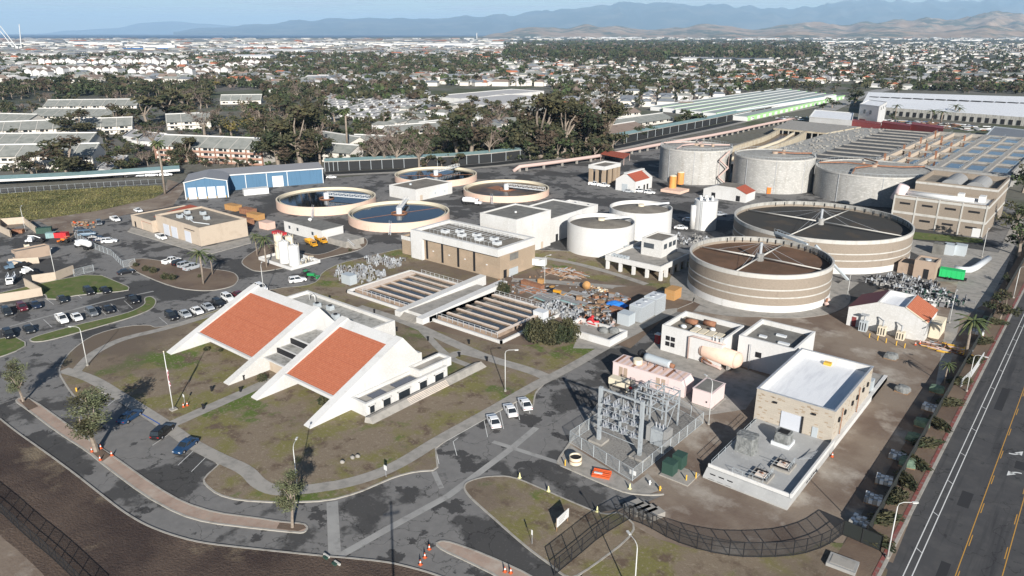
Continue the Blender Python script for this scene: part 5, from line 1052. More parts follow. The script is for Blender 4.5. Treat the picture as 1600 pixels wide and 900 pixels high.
# ---- fences
def fence(name,label,pts,h,post='galv',mesh='chain',step=3.0,world=False,rails=2,lean=0,thick=.045,closed=False,z=0):
    L_=pts if world else GP(pts); o=T(name,label,'fence',(L_[0][0],L_[0][1],0),0,None,world=True)
    if closed: L_=L_+[L_[0]]
    pm=[];m=MB()
    for i in range(len(L_)-1):
        a,b=L_[i],L_[i+1]; m.face([(*a,z+.05),(*b,z+.05),(*b,z+h-.02),(*a,z+h-.02)],mesh)
    m.build('mesh_panel',o); m=MB()
    for i in range(len(L_)-1):
        a,b=L_[i],L_[i+1]
        for r_ in range(rails): zz=z+h*(1-r_*.93/max(1,rails-1)) if rails>1 else z+h; m.bar((*a,zz),(*b,zz),thick,post)
    m.build('rail',o)
    cnt=0
    for i in range(len(L_)-1):
        a,b=L_[i],L_[i+1]; n=max(1,round(math.dist(a,b)/step))
        for k in range(n+(1 if i==len(L_)-2 else 0)):
            if cnt>=95: break
            cnt+=1; x=a[0]+(b[0]-a[0])*k/n; y=a[1]+(b[1]-a[1])*k/n; g=MB(); g.tube([(x,y,z),(x,y,z+h)],thick*1.2,post,5); g.build('post',o)
    return o
def meshmat(key,c,dens,scale):
    m=bpy.data.materials.new(key); m.use_nodes=True; t=m.node_tree; b=t.nodes['Principled BSDF']; b.inputs['Base Color'].default_value=(*c,1); b.inputs['Roughness'].default_value=.8
    b.inputs['Alpha'].default_value=dens; M[key]=m   # fine wire mesh: partly see-through sheet
meshmat('chain',(.45,.47,.47),.22,1); meshmat('dark_chain',(.02,.02,.02),.42,1); meshmat('screen_cloth',(.018,.022,.02),.9,1)
fence('chain_link_fence','pale galvanised chain link fence enclosing the substation',[(890,692),(988,752),(1098,662),(1010,612)],2.4,closed=True,rails=2)
# perimeter black fence: lower right sweep and along the street
PF=GP([(880,905),(985,815)])
fence('black_gate_fence','black wire fence running diagonally from the entrance to the yard corner',chaikin(GP([(866,900),(900,872),(940,838),(983,812)]),1,False),2.6,'dark','dark_chain',3,True,3,thick=.07)
fence('black_sweep_fence','black wire fence curving along the bottom edge of the dirt yard',chaikin(GP([(983,812),(1010,822),(1050,845),(1100,862),(1150,871),(1200,872),(1250,868),(1290,855),(1316,836)]),1,False),2.6,'dark','dark_chain',3,True,3,thick=.07)
fence('black_screened_fence','tall black cloth screened fence between the dirt yard and the street verge',chaikin(GP([(1316,836),(1375,862)]),0,False)+[(SX-3.8,y) for y in range(int(G(1375,862)[1])+2,300,14)],2.6,'dark','screen_cloth',3.2,True,2,thick=.07)
fence('bank_fence','thin black wire fence on the dirt bank at the lower left corner',chaikin(GP([(-80,735),(0,800),(40,838),(90,880),(150,940)]),1,False),2.2,'dark','dark_chain',3,True,3,thick=.06)
fence('reed_fence','grey chain link fence along the far edge of the reed field',chaikin(GP([(-100,312),(0,303),(60,299),(150,293),(255,287)]),1,False),2.4,'galv','dark_chain',3.2,True,2)
fence('yard_fence','galvanised fence between the truck yard and the row of parked cars',[(118,372),(150,390),(175,400)],2.2)
fence('yard_gate','pale chain link gate leaning open at the truck yard exit',[(175,400),(193,418),(212,414)],2.2)
fence('lawn_fence','chain link fence on the green lawn beside the tan wall',[(116,432),(147,424)],2.2)
fence('street_guard_fence','white slatted fence panel beside the street verge',[(1500,606),(1517,590),(1535,563)],2.0,'light_steel','chain',1.0)
# tan yard walls
def wall(label,pts,h,key,w_=.35,name='yard_wall',z=0): 
    m=MB(); kerbline(m,GP(pts),w_,z,h,key,False); a,b=GP([pts[0],pts[-1]]); return tag(m.build(name),label,'wall')
wall('tan block wall beside the green lawn with a lamp post in front',[(52,443),(88,438),(116,427)],2.6,'tan_wall')
wall('long tan block wall at the left edge, below the white service truck',[(-30,477),(30,468),(66,462),(40,447)],2.4,'tan_wall')
wall('tan bin enclosure wall at the top of the truck yard, left side',[(0,362),(18,371)],2.6,'tan_wall'); wall('tan bin enclosure wall between the two storage bays',[(40,351),(58,365)],2.6,'tan_wall')
wall('back tan wall of the storage bays',[(-2,360),(2,352),(40,349)],2.6,'tan_wall')
wall('low tan wall beside the small tan guard building',[(15,414),(62,411)],2.0,'tan_wall')
b=W('guard_building','small tan block building with dark window at the left edge of the yard','building',*G(20,407))
q=G(38,407); q2=G(4,413); m=MB(); m.parapet(q2[0]-3,q[0],q[1]-2,q[1]+8,0,3.4,.3,'panel_tan','grey_roof',3.0); m.build('wall',b); g=MB(); g.box(q[0]-3.5,q[0]-1.2,q[1]-2.08,q[1]-2,1.1,2.4,'window_glass'); g.build('window',b); roof_unit(b,q[0]-5,q[1]+3,3.0,1.5,1.2,.9,'cream')
wall('white block wall in front of the terracotta balconied apartments',[(258,262),(300,257),(352,252)],2.2,'white_wall') if 0 else None
# ================================================================ VEHICLES AND SMALL THINGS
PAINT={'white':(.75,.75,.74),'black':(.012,.012,.014),'silver':(.36,.38,.40),'grey':(.13,.14,.15),'blue':(.012,.045,.11),'navy':(.015,.025,.05),'maroon':(.10,.012,.02),'dark':(.02,.024,.028),'orange':(.65,.18,.03),'green':(.02,.25,.07),'yellow':(.55,.27,.02),'bluegrey':(.12,.18,.24)}
for k_,c in PAINT.items(): mat('paint_'+k_,c,.32,spec=.5); M['paint_'+k_].node_tree.nodes['Principled BSDF'].inputs['Coat Weight'].default_value=.4
mat('head_lamp',(.7,.7,.68),.2); mat('tail_lamp',(.35,.02,.02),.3)
def car_proto(kind,colr):
    """length along +x (front), stations: (x, half width, sill z, shoulder z)"""
    key='paint_'+colr; nm={'sedan':'parked_car','suv':'parked_car','pickup':'pickup_truck','van':'parked_van'}[kind]
    def mk():
        o=T(nm,'', {'pickup':'pickup','van':'van'}.get(kind,'car'))
        Lh={'sedan':2.32,'suv':2.35,'pickup':2.85,'van':2.7}[kind]
        sh={'sedan':.92,'suv':1.05,'pickup':1.1,'van':1.15}[kind]
        st=[(-1,.72,.45,.72),(-.97,.84,.30,.86),(-.7,.9,.25,.97),(0,.92,.24,1.0),(.55,.9,.25,.95),(.9,.82,.28,.82),(1,.66,.42,.62)]
        m=MB(); vs=[]
        for f,hw,z0,z1 in st:
            x=f*Lh; z1*=sh; vs+=[(x,-hw,z0),(x,-hw,(z0+z1)/2+.1),(x,-hw*.93,z1),(x,hw*.93,z1),(x,hw,(z0+z1)/2+.1),(x,hw,z0)]
        n=6; m.add(vs,[(i*n+k,i*n+(k+1)%n,(i+1)*n+(k+1)%n,(i+1)*n+k) for i in range(len(st)-1) for k in range(n)]+[(5,4,3,2,1,0),tuple((len(st)-1)*n+k for k in range(n))],key,False)
        if kind=='pickup':
            m.box(-2.7,-.75,-.86,-.78,1.0,1.28,key);m.box(-2.7,-.75,.78,.86,1.0,1.28,key);m.box(-2.75,-2.67,-.86,.86,1.0,1.28,key)
            m.box(-2.66,-.76,-.77,.77,1.07,1.1,'dark')
        m.build('body',o)
        # cabin: glass lower trapezoid plus roof
        x0,x1,r0,r1,zt={'sedan':(-1.75,.95,-1.0,.25,1.42),'suv':(-2.25,1.0,-2.0,.3,1.72),'pickup':(-.75,1.35,-.6,.75,1.8),'van':(-2.6,1.75,-2.5,1.0,2.0)}[kind]
        zb=sh*.95; m=MB(); 
        b_=[(x0,-.82,zb),(x1,-.82,zb),(x1,.82,zb),(x0,.82,zb)]; t_=[(r0,-.66,zt-.06),(r1,-.66,zt-.06),(r1,.66,zt-.06),(r0,.66,zt-.06)]
        m.add(b_+t_,[(0,1,5,4),(1,2,6,5),(2,3,7,6),(3,0,4,7)],'glass'); m.build('windows',o)
        m=MB(); m.add([(r0-.04,-.69,zt-.07),(r1+.04,-.69,zt-.07),(r1+.04,.69,zt-.07),(r0-.04,.69,zt-.07),(r0+.08,-.58,zt),(r1-.08,-.58,zt),(r1-.08,.58,zt),(r0+.08,.58,zt)],[(0,1,5,4),(1,2,6,5),(2,3,7,6),(3,0,4,7),(4,5,6,7),(3,2,1,0)],key)
        for sx,tx in ((x1,r1),(x0,r0)):
            for s_ in (-1,1): m.bar((sx,.8*s_,zb),(tx,.65*s_,zt-.05),.07,key)
        for s_ in (-1,1): xm=(x0+x1)/2-.1; m.bar((xm,.825*s_,zb),((r0+r1)/2-.1,.67*s_,zt-.05),.08,key); 
        m.build('roof',o)
        for fx in (-.62,.62):
            for s_ in (-1,1):
                g=MB(); g.tube([(Lh*fx,.74*s_,.34),(Lh*fx,.93*s_,.34)],.35,'tyre',14); wh=g.build('wheel',o); g=MB(); g.tube([(Lh*fx,.93*s_,.34),(Lh*fx,.95*s_,.34)],.2,'rim',8); g.build('rim',wh)
        for s_ in (-1,1):
            g=MB(); g.box(Lh*.93,Lh*.985,.42*s_,.72*s_,.55*sh,.72*sh,'head_lamp'); g.build('headlight',o)
            g=MB(); g.box(-Lh*1.0,-Lh*.965,.5*s_,.8*s_,.6*sh,.78*sh,'tail_lamp'); g.build('tail_light',o)
        g=MB(); g.box(-.95*Lh+0,.95*Lh,-.6,.6,.16,.3,'dark'); g.build('underbody',o)
        return o
    return Proto(mk)
CP={}
def car(kind,colr,px,py,hd,lab,group,z=.0,sc=None):
    sc=sc or 1.1
    if (kind,colr) not in CP: CP[(kind,colr)]=car_proto(kind,colr)
    x,y=G(px,py,.5); return CP[(kind,colr)].put((x,y,z),hd,lab,group,sc)
GA='cars parked nose in beside the tiled office building'; h=HD((259,489),(277,501))
for k,(kd,c,x,y,l) in enumerate((('suv','black',268,495,'black SUV at the left end of the row beside the tiled office'),('sedan','silver',289,491,'silver sedan second from the left of the row beside the tiled office'),('sedan','white',308,486,'white sedan between two silver cars beside the tiled office'),('sedan','silver',325,480,'silver sedan between the white sedan and a black SUV beside the office'),('suv','black',342,475,'black SUV beside a white SUV, near the left white fin'),('suv','white',356,466,'white SUV parked closest to the left white fin'),('sedan','maroon',373,461,'dark red car half hidden behind the left white fin'),('suv','white',408,450,'white SUV at the far upper end of the row, behind the fin peak'),('sedan','dark',391,456,'dark sedan mostly hidden behind the peak of the left fin'))): car(kd,c,x,y,h,l,GA)
GB='cars parked along the long grass verge of the left car park'
for kd,c,x,y,l in (('pickup','white',97,499,'white pickup truck in the lower row of the left car park'),('sedan','white',120,496,'white sedan next to the white pickup in the lower row'),('suv','grey',144,489,'dark grey SUV between a white sedan and a black car'),('sedan','black',169,484,'black car with reflections next to the dark grey SUV, lower row'),('pickup','black',207,469,'black pickup truck at the tip of the grass verge'),('suv','black',14,523,'black SUV at the left frame edge, bottom row'),('sedan','dark',45,515,'dark sedan with red tail lights beside the green lot island')): car(kd,c,x,y,h,l,GB)
GC='cars parked below the tan wall in the left car park'
for kd,c,x,y,l in (('suv','dark',11,488,'dark van-like SUV at the left frame edge, upper row'),('suv','maroon',35,481,'maroon SUV between two dark cars in the upper row'),('sedan','navy',56,477,'dark blue sedan right of the maroon SUV'),('sedan','dark',97,468,'dark sedan alone in the middle of the upper row'),('suv','black',139,456,'black SUV on the left of the pair below the lawn fence'),('sedan','black',164,454,'black sedan on the right of the pair below the lawn fence')): car(kd,c,x,y,h,l,GC)
h2=HD((120,360),(150,362))
GD='cars in the row beside the yard fence'
for kd,c,x,y,l in (('suv','black',127,361,'black SUV at the top of the short row by the yard fence'),('van','bluegrey',136,366,'blue-grey minivan in the short row by the yard fence'),('sedan','black',147,371,'black sedan in the short row by the yard fence'),('sedan','navy',158,374,'navy sedan next to the white wagon by the yard fence'),('suv','white',171,377,'white wagon at the lower end of the row by the yard fence')): car(kd,c,x,y,HD((158,379),(186,377)),l,GD)
car('pickup','white',180,343,HD((170,339),(191,347)),'white pickup truck parked by the bare dirt strip','trucks standing about the yard'); car('suv','grey',155,349,HD((152,344),(158,355)),'grey utility car left of the white pickup by the dirt strip','trucks standing about the yard')
car('sedan','white',216,329,0,'white car beyond the pink wing of the workshop','trucks standing about the yard'); car('pickup','white',252,371,HD((242,366),(262,374)),'white pickup truck in front of the workshop roller doors','trucks standing about the yard')
h=HD((275,414),(255,406)) 
for kd,c,x,y,l in (('pickup','white',268,408,'white pickup truck at the left end of the four by the shrubs'),('suv','black',281,411,'black SUV second of the four by the shrubs'),('suv','silver',290,414,'silver SUV third of the four by the shrubs'),('pickup','silver',301,418,'silver blue pickup truck at the right end of the four')): car(kd,c,x,y,HD((254,411),(275,405)),l,'cars parked beside the shrub island')
car('sedan','black',197,425,HD((190,427),(206,424)),'small black cart-like car alone by the yard gate','vehicles on the plant roads'); car('suv','white',465,438,HD((455,440),(475,437)),'white SUV driving beside a green tractor','vehicles on the plant roads')
car('sedan','white',518,277,HD((512,277),(524,277)),'white car in the shade of the long blue shed','vehicles on the plant roads')
car('sedan','blue',203,651,HD((188,662),(222,640)),'dark blue sedan in the bay under the tree by the entrance walk','cars in the front bays below the lawn'); car('suv','black',254,675,HD((240,686),(268,662)),'black hatchback SUV between two blue cars in the front bays','cars in the front bays below the lawn'); car('sedan','blue',290,697,HD((308,684),(271,712)),'shiny blue sedan facing out of the front bay','cars in the front bays below the lawn')
h=HD((764,648),(776,668))
for x,y,l in ((771,658,'white sedan left of three parked near the tall lamp'),(797,641,'white sedan in the middle of three parked near the tall lamp'),(820,631,'white sedan right of three, by the kerb bulb')): car('sedan','white',x,y,HD((776,670),(765,648)),l,'white cars parked below the ramp wall')
for kd,c,x,y,l in (('pickup','white',929,288,'white pickup truck at the left foot of the open pavilion'),('pickup','white',943,290,'white pickup truck right of another under the open pavilion'),('suv','white',1001,299,'white SUV directly before the red roofed house'),('suv','white',1015,301,'white SUV beside the right wall of the red roofed house'),('sedan','silver',982,299,'silver car at the left corner of the red roofed house'),('sedan','white',1076,344,'white car in the shadow left of the white silo'),('sedan','silver',1126,335,'pale blue car in the shadow right of the white silo'),('sedan','white',1064,356,'small white car behind the farther white round tank')): car(kd,c,x,y,R(20),l,'vehicles around the digesters')
# tanker trucks
def tanker(px,py,hd,lab):
    o=T('tanker_truck',lab,'tanker truck',(*G(px,py),0),hd)
    m=MB(); m.tube([(-4,0,2.1),(-3.8,0,2.1),(.9,0,2.1),(1.1,0,2.1)],1.05,'paint_white',16); m.sph(-4,0,2.1,.5,1.05,1.05,'paint_white',14,7); m.box(-3,-.2,-.4,.4,3.1,3.35,'light_steel'); m.build('tank',o)
    m=MB(); m.box(1.5,2.9,-1.05,1.05,.8,2.7,'paint_white'); m.add([(2.9,-1,.8),(4.2,-.85,.8),(4.2,.85,.8),(2.9,1,.8),(2.9,-1,1.7),(4.2,-.8,1.45),(4.2,.8,1.45),(2.9,1,1.7)],[(0,1,5,4),(1,2,6,5),(2,3,7,6),(4,5,6,7)],'paint_white'); cab=m.build('cab',o)
    g=MB(); g.add([(2.92,-.9,1.75),(2.92,.9,1.75),(2.92,.9,2.5),(2.92,-.9,2.5)],[(0,1,2,3)],'glass'); g.build('windscreen',cab)
    m=MB(); m.box(-4.4,4,-.45,.45,.55,.85,'dark'); m.build('chassis',o)
    for x in (-3.4,-2.2,3.2):
        for s_ in (-1,1): g=MB(); g.tube([(x,.75*s_,.5),(x,1.1*s_,.5)],.5,'tyre',14); g.build('wheel',o)
tanker(131,388,HD((150,392),(112,382)),'white tanker truck in the middle of the left truck yard'); tanker(738,320,HD((722,320),(752,322)),'white tanker truck between the murky basin and the tall white block')
def worktruck(px,py,hd,colr,body,lab,nm='flatbed_truck',cat='truck'):
    o=T(nm,lab,cat,(*G(px,py),0),hd)
    m=MB(); m.box(.9,2.2,-.95,.95,.6,2.1,'paint_'+colr); m.add([(2.2,-.95,.6),(3.3,-.85,.6),(3.3,.85,.6),(2.2,.95,.6),(2.2,-.95,1.3),(3.3,-.8,1.15),(3.3,.8,1.15),(2.2,.95,1.3)],[(0,1,5,4),(1,2,6,5),(2,3,7,6),(4,5,6,7)],'paint_'+colr); cab=m.build('cab',o); g=MB(); g.add([(2.22,-.8,1.4),(2.22,.8,1.4),(2.22,.8,2.0),(2.22,-.8,2.0)],[(0,1,2,3)],'glass'); g.build('windscreen',cab)
    m=MB(); m.box(-3.2,.7,-1,1,.75,.95,'dark'); 
    if body=='utility': m.box(-3.2,.6,-1.05,-.6,.95,1.7,'paint_'+colr);m.box(-3.2,.6,.6,1.05,.95,1.7,'paint_'+colr); m.tube([(-3,-.8,1.7),(-3,-.8,2.6),(2,-.8,2.6)],.06,'light_steel',5); m.tube([(-3,.8,1.7),(-3,.8,2.6),(2,.8,2.6)],.06,'light_steel',5)
    if body=='crane': m.box(-2.6,-.6,-.8,.8,.95,1.6,'dark'); m.tube([(-1.6,0,1.6),(.4,0,2.5),(2.4,0,2.5)],.15,'paint_'+colr,6)
    if body=='dump': m.add([(-3.2,-1,1),(.6,-1,1),(.6,1,1),(-3.2,1,1),(-3.4,-1.15,2),(.6,-1.15,2),(.6,1.15,2),(-3.4,1.15,2)],[(0,1,5,4),(1,2,6,5),(2,3,7,6),(3,0,4,7),(3,2,1,0)],'paint_'+colr)
    m.build('bed',o)
    for x in (-2.2,2.5):
        for s_ in (-1,1): g=MB(); g.tube([(x,.7*s_,.42),(x,1.0*s_,.42)],.42,'tyre',12); g.build('wheel',o)
worktruck(57,379,HD((76,380),(42,381)),'white','crane','white work truck with dark crane bed beside the green containers')
worktruck(18,442,HD((22,431),(13,450)),'white','utility','white utility truck with ladder rack behind the tan wall')
worktruck(27,419,HD((40,416),(14,421)),'bluegrey','crane','blue flatbed truck loaded with dark beams by the low tan wall')
worktruck(487,384,HD((475,378),(497,389)),'yellow','dump','yellow dump truck left of two beside the white trailer office','dump_truck','dump truck'); worktruck(502,379,HD((490,374),(512,384)),'yellow','dump','yellow dump truck right of two beside the white trailer office','dump_truck','dump truck')
worktruck(48,430,R(200),'white','crane','white flatbed partly hidden behind the tan block wall')
def tractor(px,py,colr,lab,hd=0):
    o=T('tractor',lab,'tractor',(*G(px,py),0),hd); k='paint_'+colr
    m=MB(); m.box(-.2,2.0,-.45,.45,.8,1.5,k); m.build('bonnet',o); m=MB(); m.box(-1.2,-.2,-.7,.7,2.2,2.35,k)
    for x in (-1.1,-.3):
        for y in (-.6,.6): m.bar((x,y,1),(x,y,2.2),.07,'dark')
    m.build('canopy',o); m=MB(); m.box(-1.2,-.2,-.6,.6,.7,1.3,'dark'); m.build('seat',o)
    for x,r_,y in ((-.9,.75,.85),(1.6,.45,.7)):
        for s_ in (-1,1): g=MB(); g.tube([(x,y*s_-.15*s_,r_),(x,y*s_+.15*s_,r_)],r_,'tyre',14); g.build('wheel',o)
    m=MB(); m.tube([(2,-.6,.8),(3,-.6,.5)],.1,k,5); m.tube([(2,.6,.8),(3,.6,.5)],.1,k,5); m.box(2.9,3.3,-1,1,.15,.7,k); m.build('front_loader',o)
tractor(482,434,'green','green tractor beside the white SUV on the curve of the road',R(30)); tractor(1563,466,'orange' if 0 else 'blue','blue tractor parked in the narrow strip by the street fence',R(80))
mat('paint_brightblue',(.03,.22,.62),.4)
# skips, containers, machines
def boxthing(name,label,cat,px,py,L,Wd,H,hd,key,top=None,ribs=0,z=.06,group=None,lid=None):
    o=T(name,label,cat,(*G(px,py),z),hd,group)
    m=MB(); m.box(-L/2,L/2,-Wd/2,Wd/2,0,H,key,top or key); m.build('body',o)
    if ribs:
        m=MB()
        for k in range(ribs): x=-L/2+L*(k+.5)/ribs; m.box(x-.05,x+.05,-Wd/2-.06,Wd/2+.06,.1,H-.1,key)
        m.build('ribs',o)
    m=MB(); m.box(-L/2-.05,L/2+.05,-Wd/2-.05,Wd/2+.05,H,H+.08,lid or key); m.build('lid',o)
    return o
A0=0
boxthing('shipping_container','long orange-brown wooden sided container beside the round brown tank','container',1051,466,4.2,9 if 0 else 3.0,2.9,R(90),'orange_wood',ribs=8)
def louvred(px,py,L,Wd,H,lab,fans=2):
    o=T('generator_container',lab,'generator',(*G(px,py),.1),R(90)); m=MB(); m.box(-L/2,L/2,-Wd/2,Wd/2,0,H,'galv','light_steel'); m.build('body',o); m=MB()
    for k in range(int(H/.3)-1): m.box(-L/2-.04,L/2+.04,-Wd/2-.04,Wd/2+.04,.2+k*.3,.28+k*.3,'grey_metal_roof')
    m.build('louvre_bands',o); m=MB()
    for k in range(fans): m.cyl(-L/2+L*(k+.5)/fans,0,H,H+.25,.6,'steel',12)
    m.build('roof_fan',o)
louvred(1002,497,6.6,3.6,4.2,'larger louvred grey generator container, left of the pair by the drive'); louvred(1022,487,5.0,3.8,4.6,'tallest grey generator container, right of the pair by the drive')
boxthing('grey_cabinet','pale blue-grey square equipment cabinet in front of the grey generators','cabinet',978,506,3.2,3.4,3.0,R(90),'galv',ribs=3)
boxthing('green_transformer','dark green transformer box, left one on the concrete pad outside the chain link fence','transformer',1046,740,1.9,2.0,2.1,R(90),'green_metal',z=.25,group='dark green transformer boxes'); boxthing('green_transformer','dark green transformer box, right one on the pad outside the chain link fence','transformer',1061,730,2.0,1.8,2.3,R(90),'green_metal',z=.25,group='dark green transformer boxes')
q=G(1060,742); tag(MB().box(q[0]-2.4,q[0]+2.8,q[1]-2.2,q[1]+2.2,.05,.25,'concrete').build('transformer_pad'),'concrete pad under the two dark green transformers','pad')
boxthing('skip','dark green waste container at the top of the truck yard','skip',70,364,5,2.4,2.0,R(60),'green_metal',ribs=6,group='skips in the truck yard'); boxthing('skip','lighter green skip beside the dark green waste container','skip',84,371,4.5,2.2,1.8,R(60),'teal_roof',ribs=5,group='skips in the truck yard'); boxthing('skip','rust pink skip inside the tan walled bay','skip',28,364,4,2.2,1.2,R(50),'rust',ribs=5,group='skips in the truck yard')
boxthing('skip','red and black equipment skip behind the white tanker','skip',97,371,4.4,2.2,1.8,R(40),'bright_red',ribs=4,top='dark',group='skips in the truck yard')
tractor(104,379,'orange','orange compact tractor beside the red and black skip',R(200))
for k,(x,y) in enumerate(((1466,391),(1482,392),(1499,393))): boxthing('grey_storage_box',['dark grey storage box with teal lid, left of three on the grass','grey storage box in the middle of three on the grass','grey storage box, right of three on the grass'][k],'storage box',x,y+5,3.4,3.4,3.4,0,'grey_roof' if k==0 else 'galv',group='storage boxes below the banded building')
o=boxthing('green_trailer','bright green wheeled trailer unit beside the tan kiosk','trailer',1486,436,6.5,2.8,2.3,R(5),'bright_green',ribs=5,z=.7)
m=MB(); 
for x in (-1,0): m.tube([(x,-1.4,-.2),(x,-1.1,-.2)],.45,'tyre',12)
m.box(-3.5,4,-1.2,1.2,-.3,0,'dark'); m.build('undercarriage',o)
q=G(1535,420); o=T('culvert_pipe','large pale bent pipe lying on a kerbed slab beyond the green trailer','pipe',(*G(1520,428),.1)); m=MB(); m.tube([(-5,-1.5,1),(-2.5,-1.5,1),(-1,0,1),(0,4,1),(1.5,17,1.2)],1.0,'light_steel',12); m.build('pipe',o)
boxthing('orange_compressor','orange machine cabinet at the foot of the middle digester','machine',1203,302,3.4,3,2.8,R(30),'paint_orange',ribs=3); boxthing('green_bin','small green bin at the foot of the middle digester','bin',1226,302,2.6,2,1.6,R(30),'bright_green')
boxthing('white_box_trailer','white trailer generator with black base at the corner of the tan brick building','trailer',843,418,4.2,2.2,2.0,R(20),'white_paint',ribs=0,z=.9)
q=G(843,418); tag(MB().rbox(q,4.0,2.0,.1,.9,R(20),'dark').build('trailer_chassis'),'black trailer chassis below the white generator box','chassis') if 0 else None
boxthing('blue_grey_bin','dark blue waste bin by the wall of the nearest round basin','bin',562,355,3,2.2,1.6,R(-20),'grey_roof',group='bins by the round basin'); boxthing('rust_bin','rusty open skip by the stair of the nearest round basin','skip',578,359,3,2.2,1.5,R(-20),'rust',group='bins by the round basin')
boxthing('white_equipment_unit','white boxy machinery unit standing before the long blue shed','machine',400,303,11,4,2.6,R(68),'white_paint',ribs=5)
for k,(px,py,c,l) in enumerate(((365,328,'orange_wood','orange stacked hoppers behind the workshop, left'),(388,334,'rust','brown storage bin behind the workshop'),(400,342,'orange_wood','orange edged storage bin beside the white trailer office'),(383,350,'rust','long brown storage bin nearest the white trailer office'))): boxthing('storage_bin',l,'bin',px,py,7,3.4,2.2,R(5),c,'rust',ribs=6,group='orange and brown bins behind the workshop')
q=G(404,356); boxthing('small_beige_shed','small beige gabled shed left of the white trailer office','shed',418,357,5,3.6,2.6,R(5),'pink_wall','grey_roof')
o=T('concrete_stair_block','raised concrete slab with a handrailed stair beside the white trailer office','platform',(*G(543,383),.1)); m=MB(); m.box(-7,3,-3,5,0,2.2,'concrete'); m.build('slab',o); m=MB()
for k in range(7): m.box(3+k*.5,3.5+k*.5,-2,1,0,2.0-k*.28,'concrete')
m.build('stairs',o); m=MB()
for k in range(6): m.bar((3+k*.6,-2,2-k*.28),(3+k*.6,-2,3.1-k*.28),.06,'light_steel')
m.bar((3,-2,3.1),(6.4,-2,1.5),.07,'light_steel'); m.build('handrail',o)
o=T('portable_toilet','bright red portable toilet with white roof by the white pump building','portable toilet',(*G(1028,536),.06),0); m=MB(); m.box(-.6,.6,-.6,.6,0,2.2,'bright_red'); m.build('cabin',o); m=MB(); m.box(-.66,.66,-.66,.66,2.2,2.4,'white_paint'); m.sph(0,0,2.4,.55,.55,.15,'white_paint',10,4,True); m.build('roof',o); m=MB(); m.box(-.4,.4,-.64,-.6,.15,2.0,'red_metal'); m.build('door',o)
# ---- street lamps
def mklamp():
    o=T('street_lamp','','street lamp'); m=MB(); m.tube([(0,0,0),(0,0,8.6)],.11,'lamp_pole',8,.07); m.build('pole',o); m=MB(); m.tube([(0,0,8.5),(.15,0,9.0),(.7,0,9.25),(2.0,0,9.25)],.05,'lamp_pole',6); arm=m.build('arm',o); m=MB(); m.box(1.9,2.7,-.16,.16,9.17,9.32,'lamp_pole'); m.box(2.0,2.6,-.12,.12,9.12,9.17,'head_lamp'); m.build('lamp_head',o); m=MB(); m.cyl(0,0,0,.35,.28,'concrete',10); m.build('base',o); return o

mat('insulator',(.33,.34,.36),.5); LP=Proto(mklamp); GL='street lamps along the plant roads'
for px,py,hd,l,sc in ((137,572,HD((137,572),(110,570)),'tall lamp where the lamp walk meets the entrance loop',1),(789.5,612,HD((789,612),(815,611)),'tall lamp standing beside the three white cars',1),(1107,664,R(150),'tall lamp beside the small pink box and substation fence',1),(1386,873,HD((1386,873),(1415,873)),'tall lamp on the street verge, nearest the bottom right corner',1.0),(413,463,R(140),'lamp by the road above the left hand fin',1),(88,438,R(150),'lamp in front of the tan block wall by the lawn',1),(40,362,R(150),'lamp at the bays of the truck yard',1),(851,443,R(80),'thin lamp in the scrap yard beside the white trailer generator',.9),(1510,612,R(0),'lamp on the street verge by the white slatted fence',.9),(1583,466,R(0),'farthest lamp on the street verge at the right edge',1),(1534,402,R(90),'lamp by the service road below the banded building',1),(990,943,R(150),'lamp whose head shows at the bottom edge in the black fenced verge',1),(1323,468,R(60),'thin lamp on the soil behind the nearer filter tank',.8),(1200,488,R(90),'thin lamp in front of the white base of the nearer filter tank',.9),(466,772,R(130),'lamp post rising behind the tree at the tip of the brick median',.95),(1483,505,R(90),'lamp beside the green pipework of the gabled white house',.9)):
    g_=G(px,py); LP.put((g_[0],g_[1],.1),hd,l,GL,sc)
# flagpole without flag raised, plus sign and cones
q=G(271,641); o=T('flagpole','tall white flagpole with its flag hanging limp on the lawn by the entrance walk','flagpole',(*q,.12)); m=MB(); m.tube([(0,0,0),(0,0,12.4)],.12,'white_paint',8,.06); m.sph(0,0,12.45,.14,.14,.14,'cream',8,5); m.build('pole',o); m=MB(); m.box(-.6,.6,-.6,.6,0,.25,'concrete'); m.build('base',o)
m=MB(); vs=[]; 
for j in range(9):
    z=9.0-j*.45
    for k in range(4): vs.append((.1+.12*k+.05*math.sin(j*1.7+k),.08*math.sin(k*2.3+j),z-.1*k))
m.add(vs,[(j*4+k,j*4+k+1,(j+1)*4+k+1,(j+1)*4+k) for j in range(8) for k in range(3)],'flag_cloth'); m.build('flag',o)

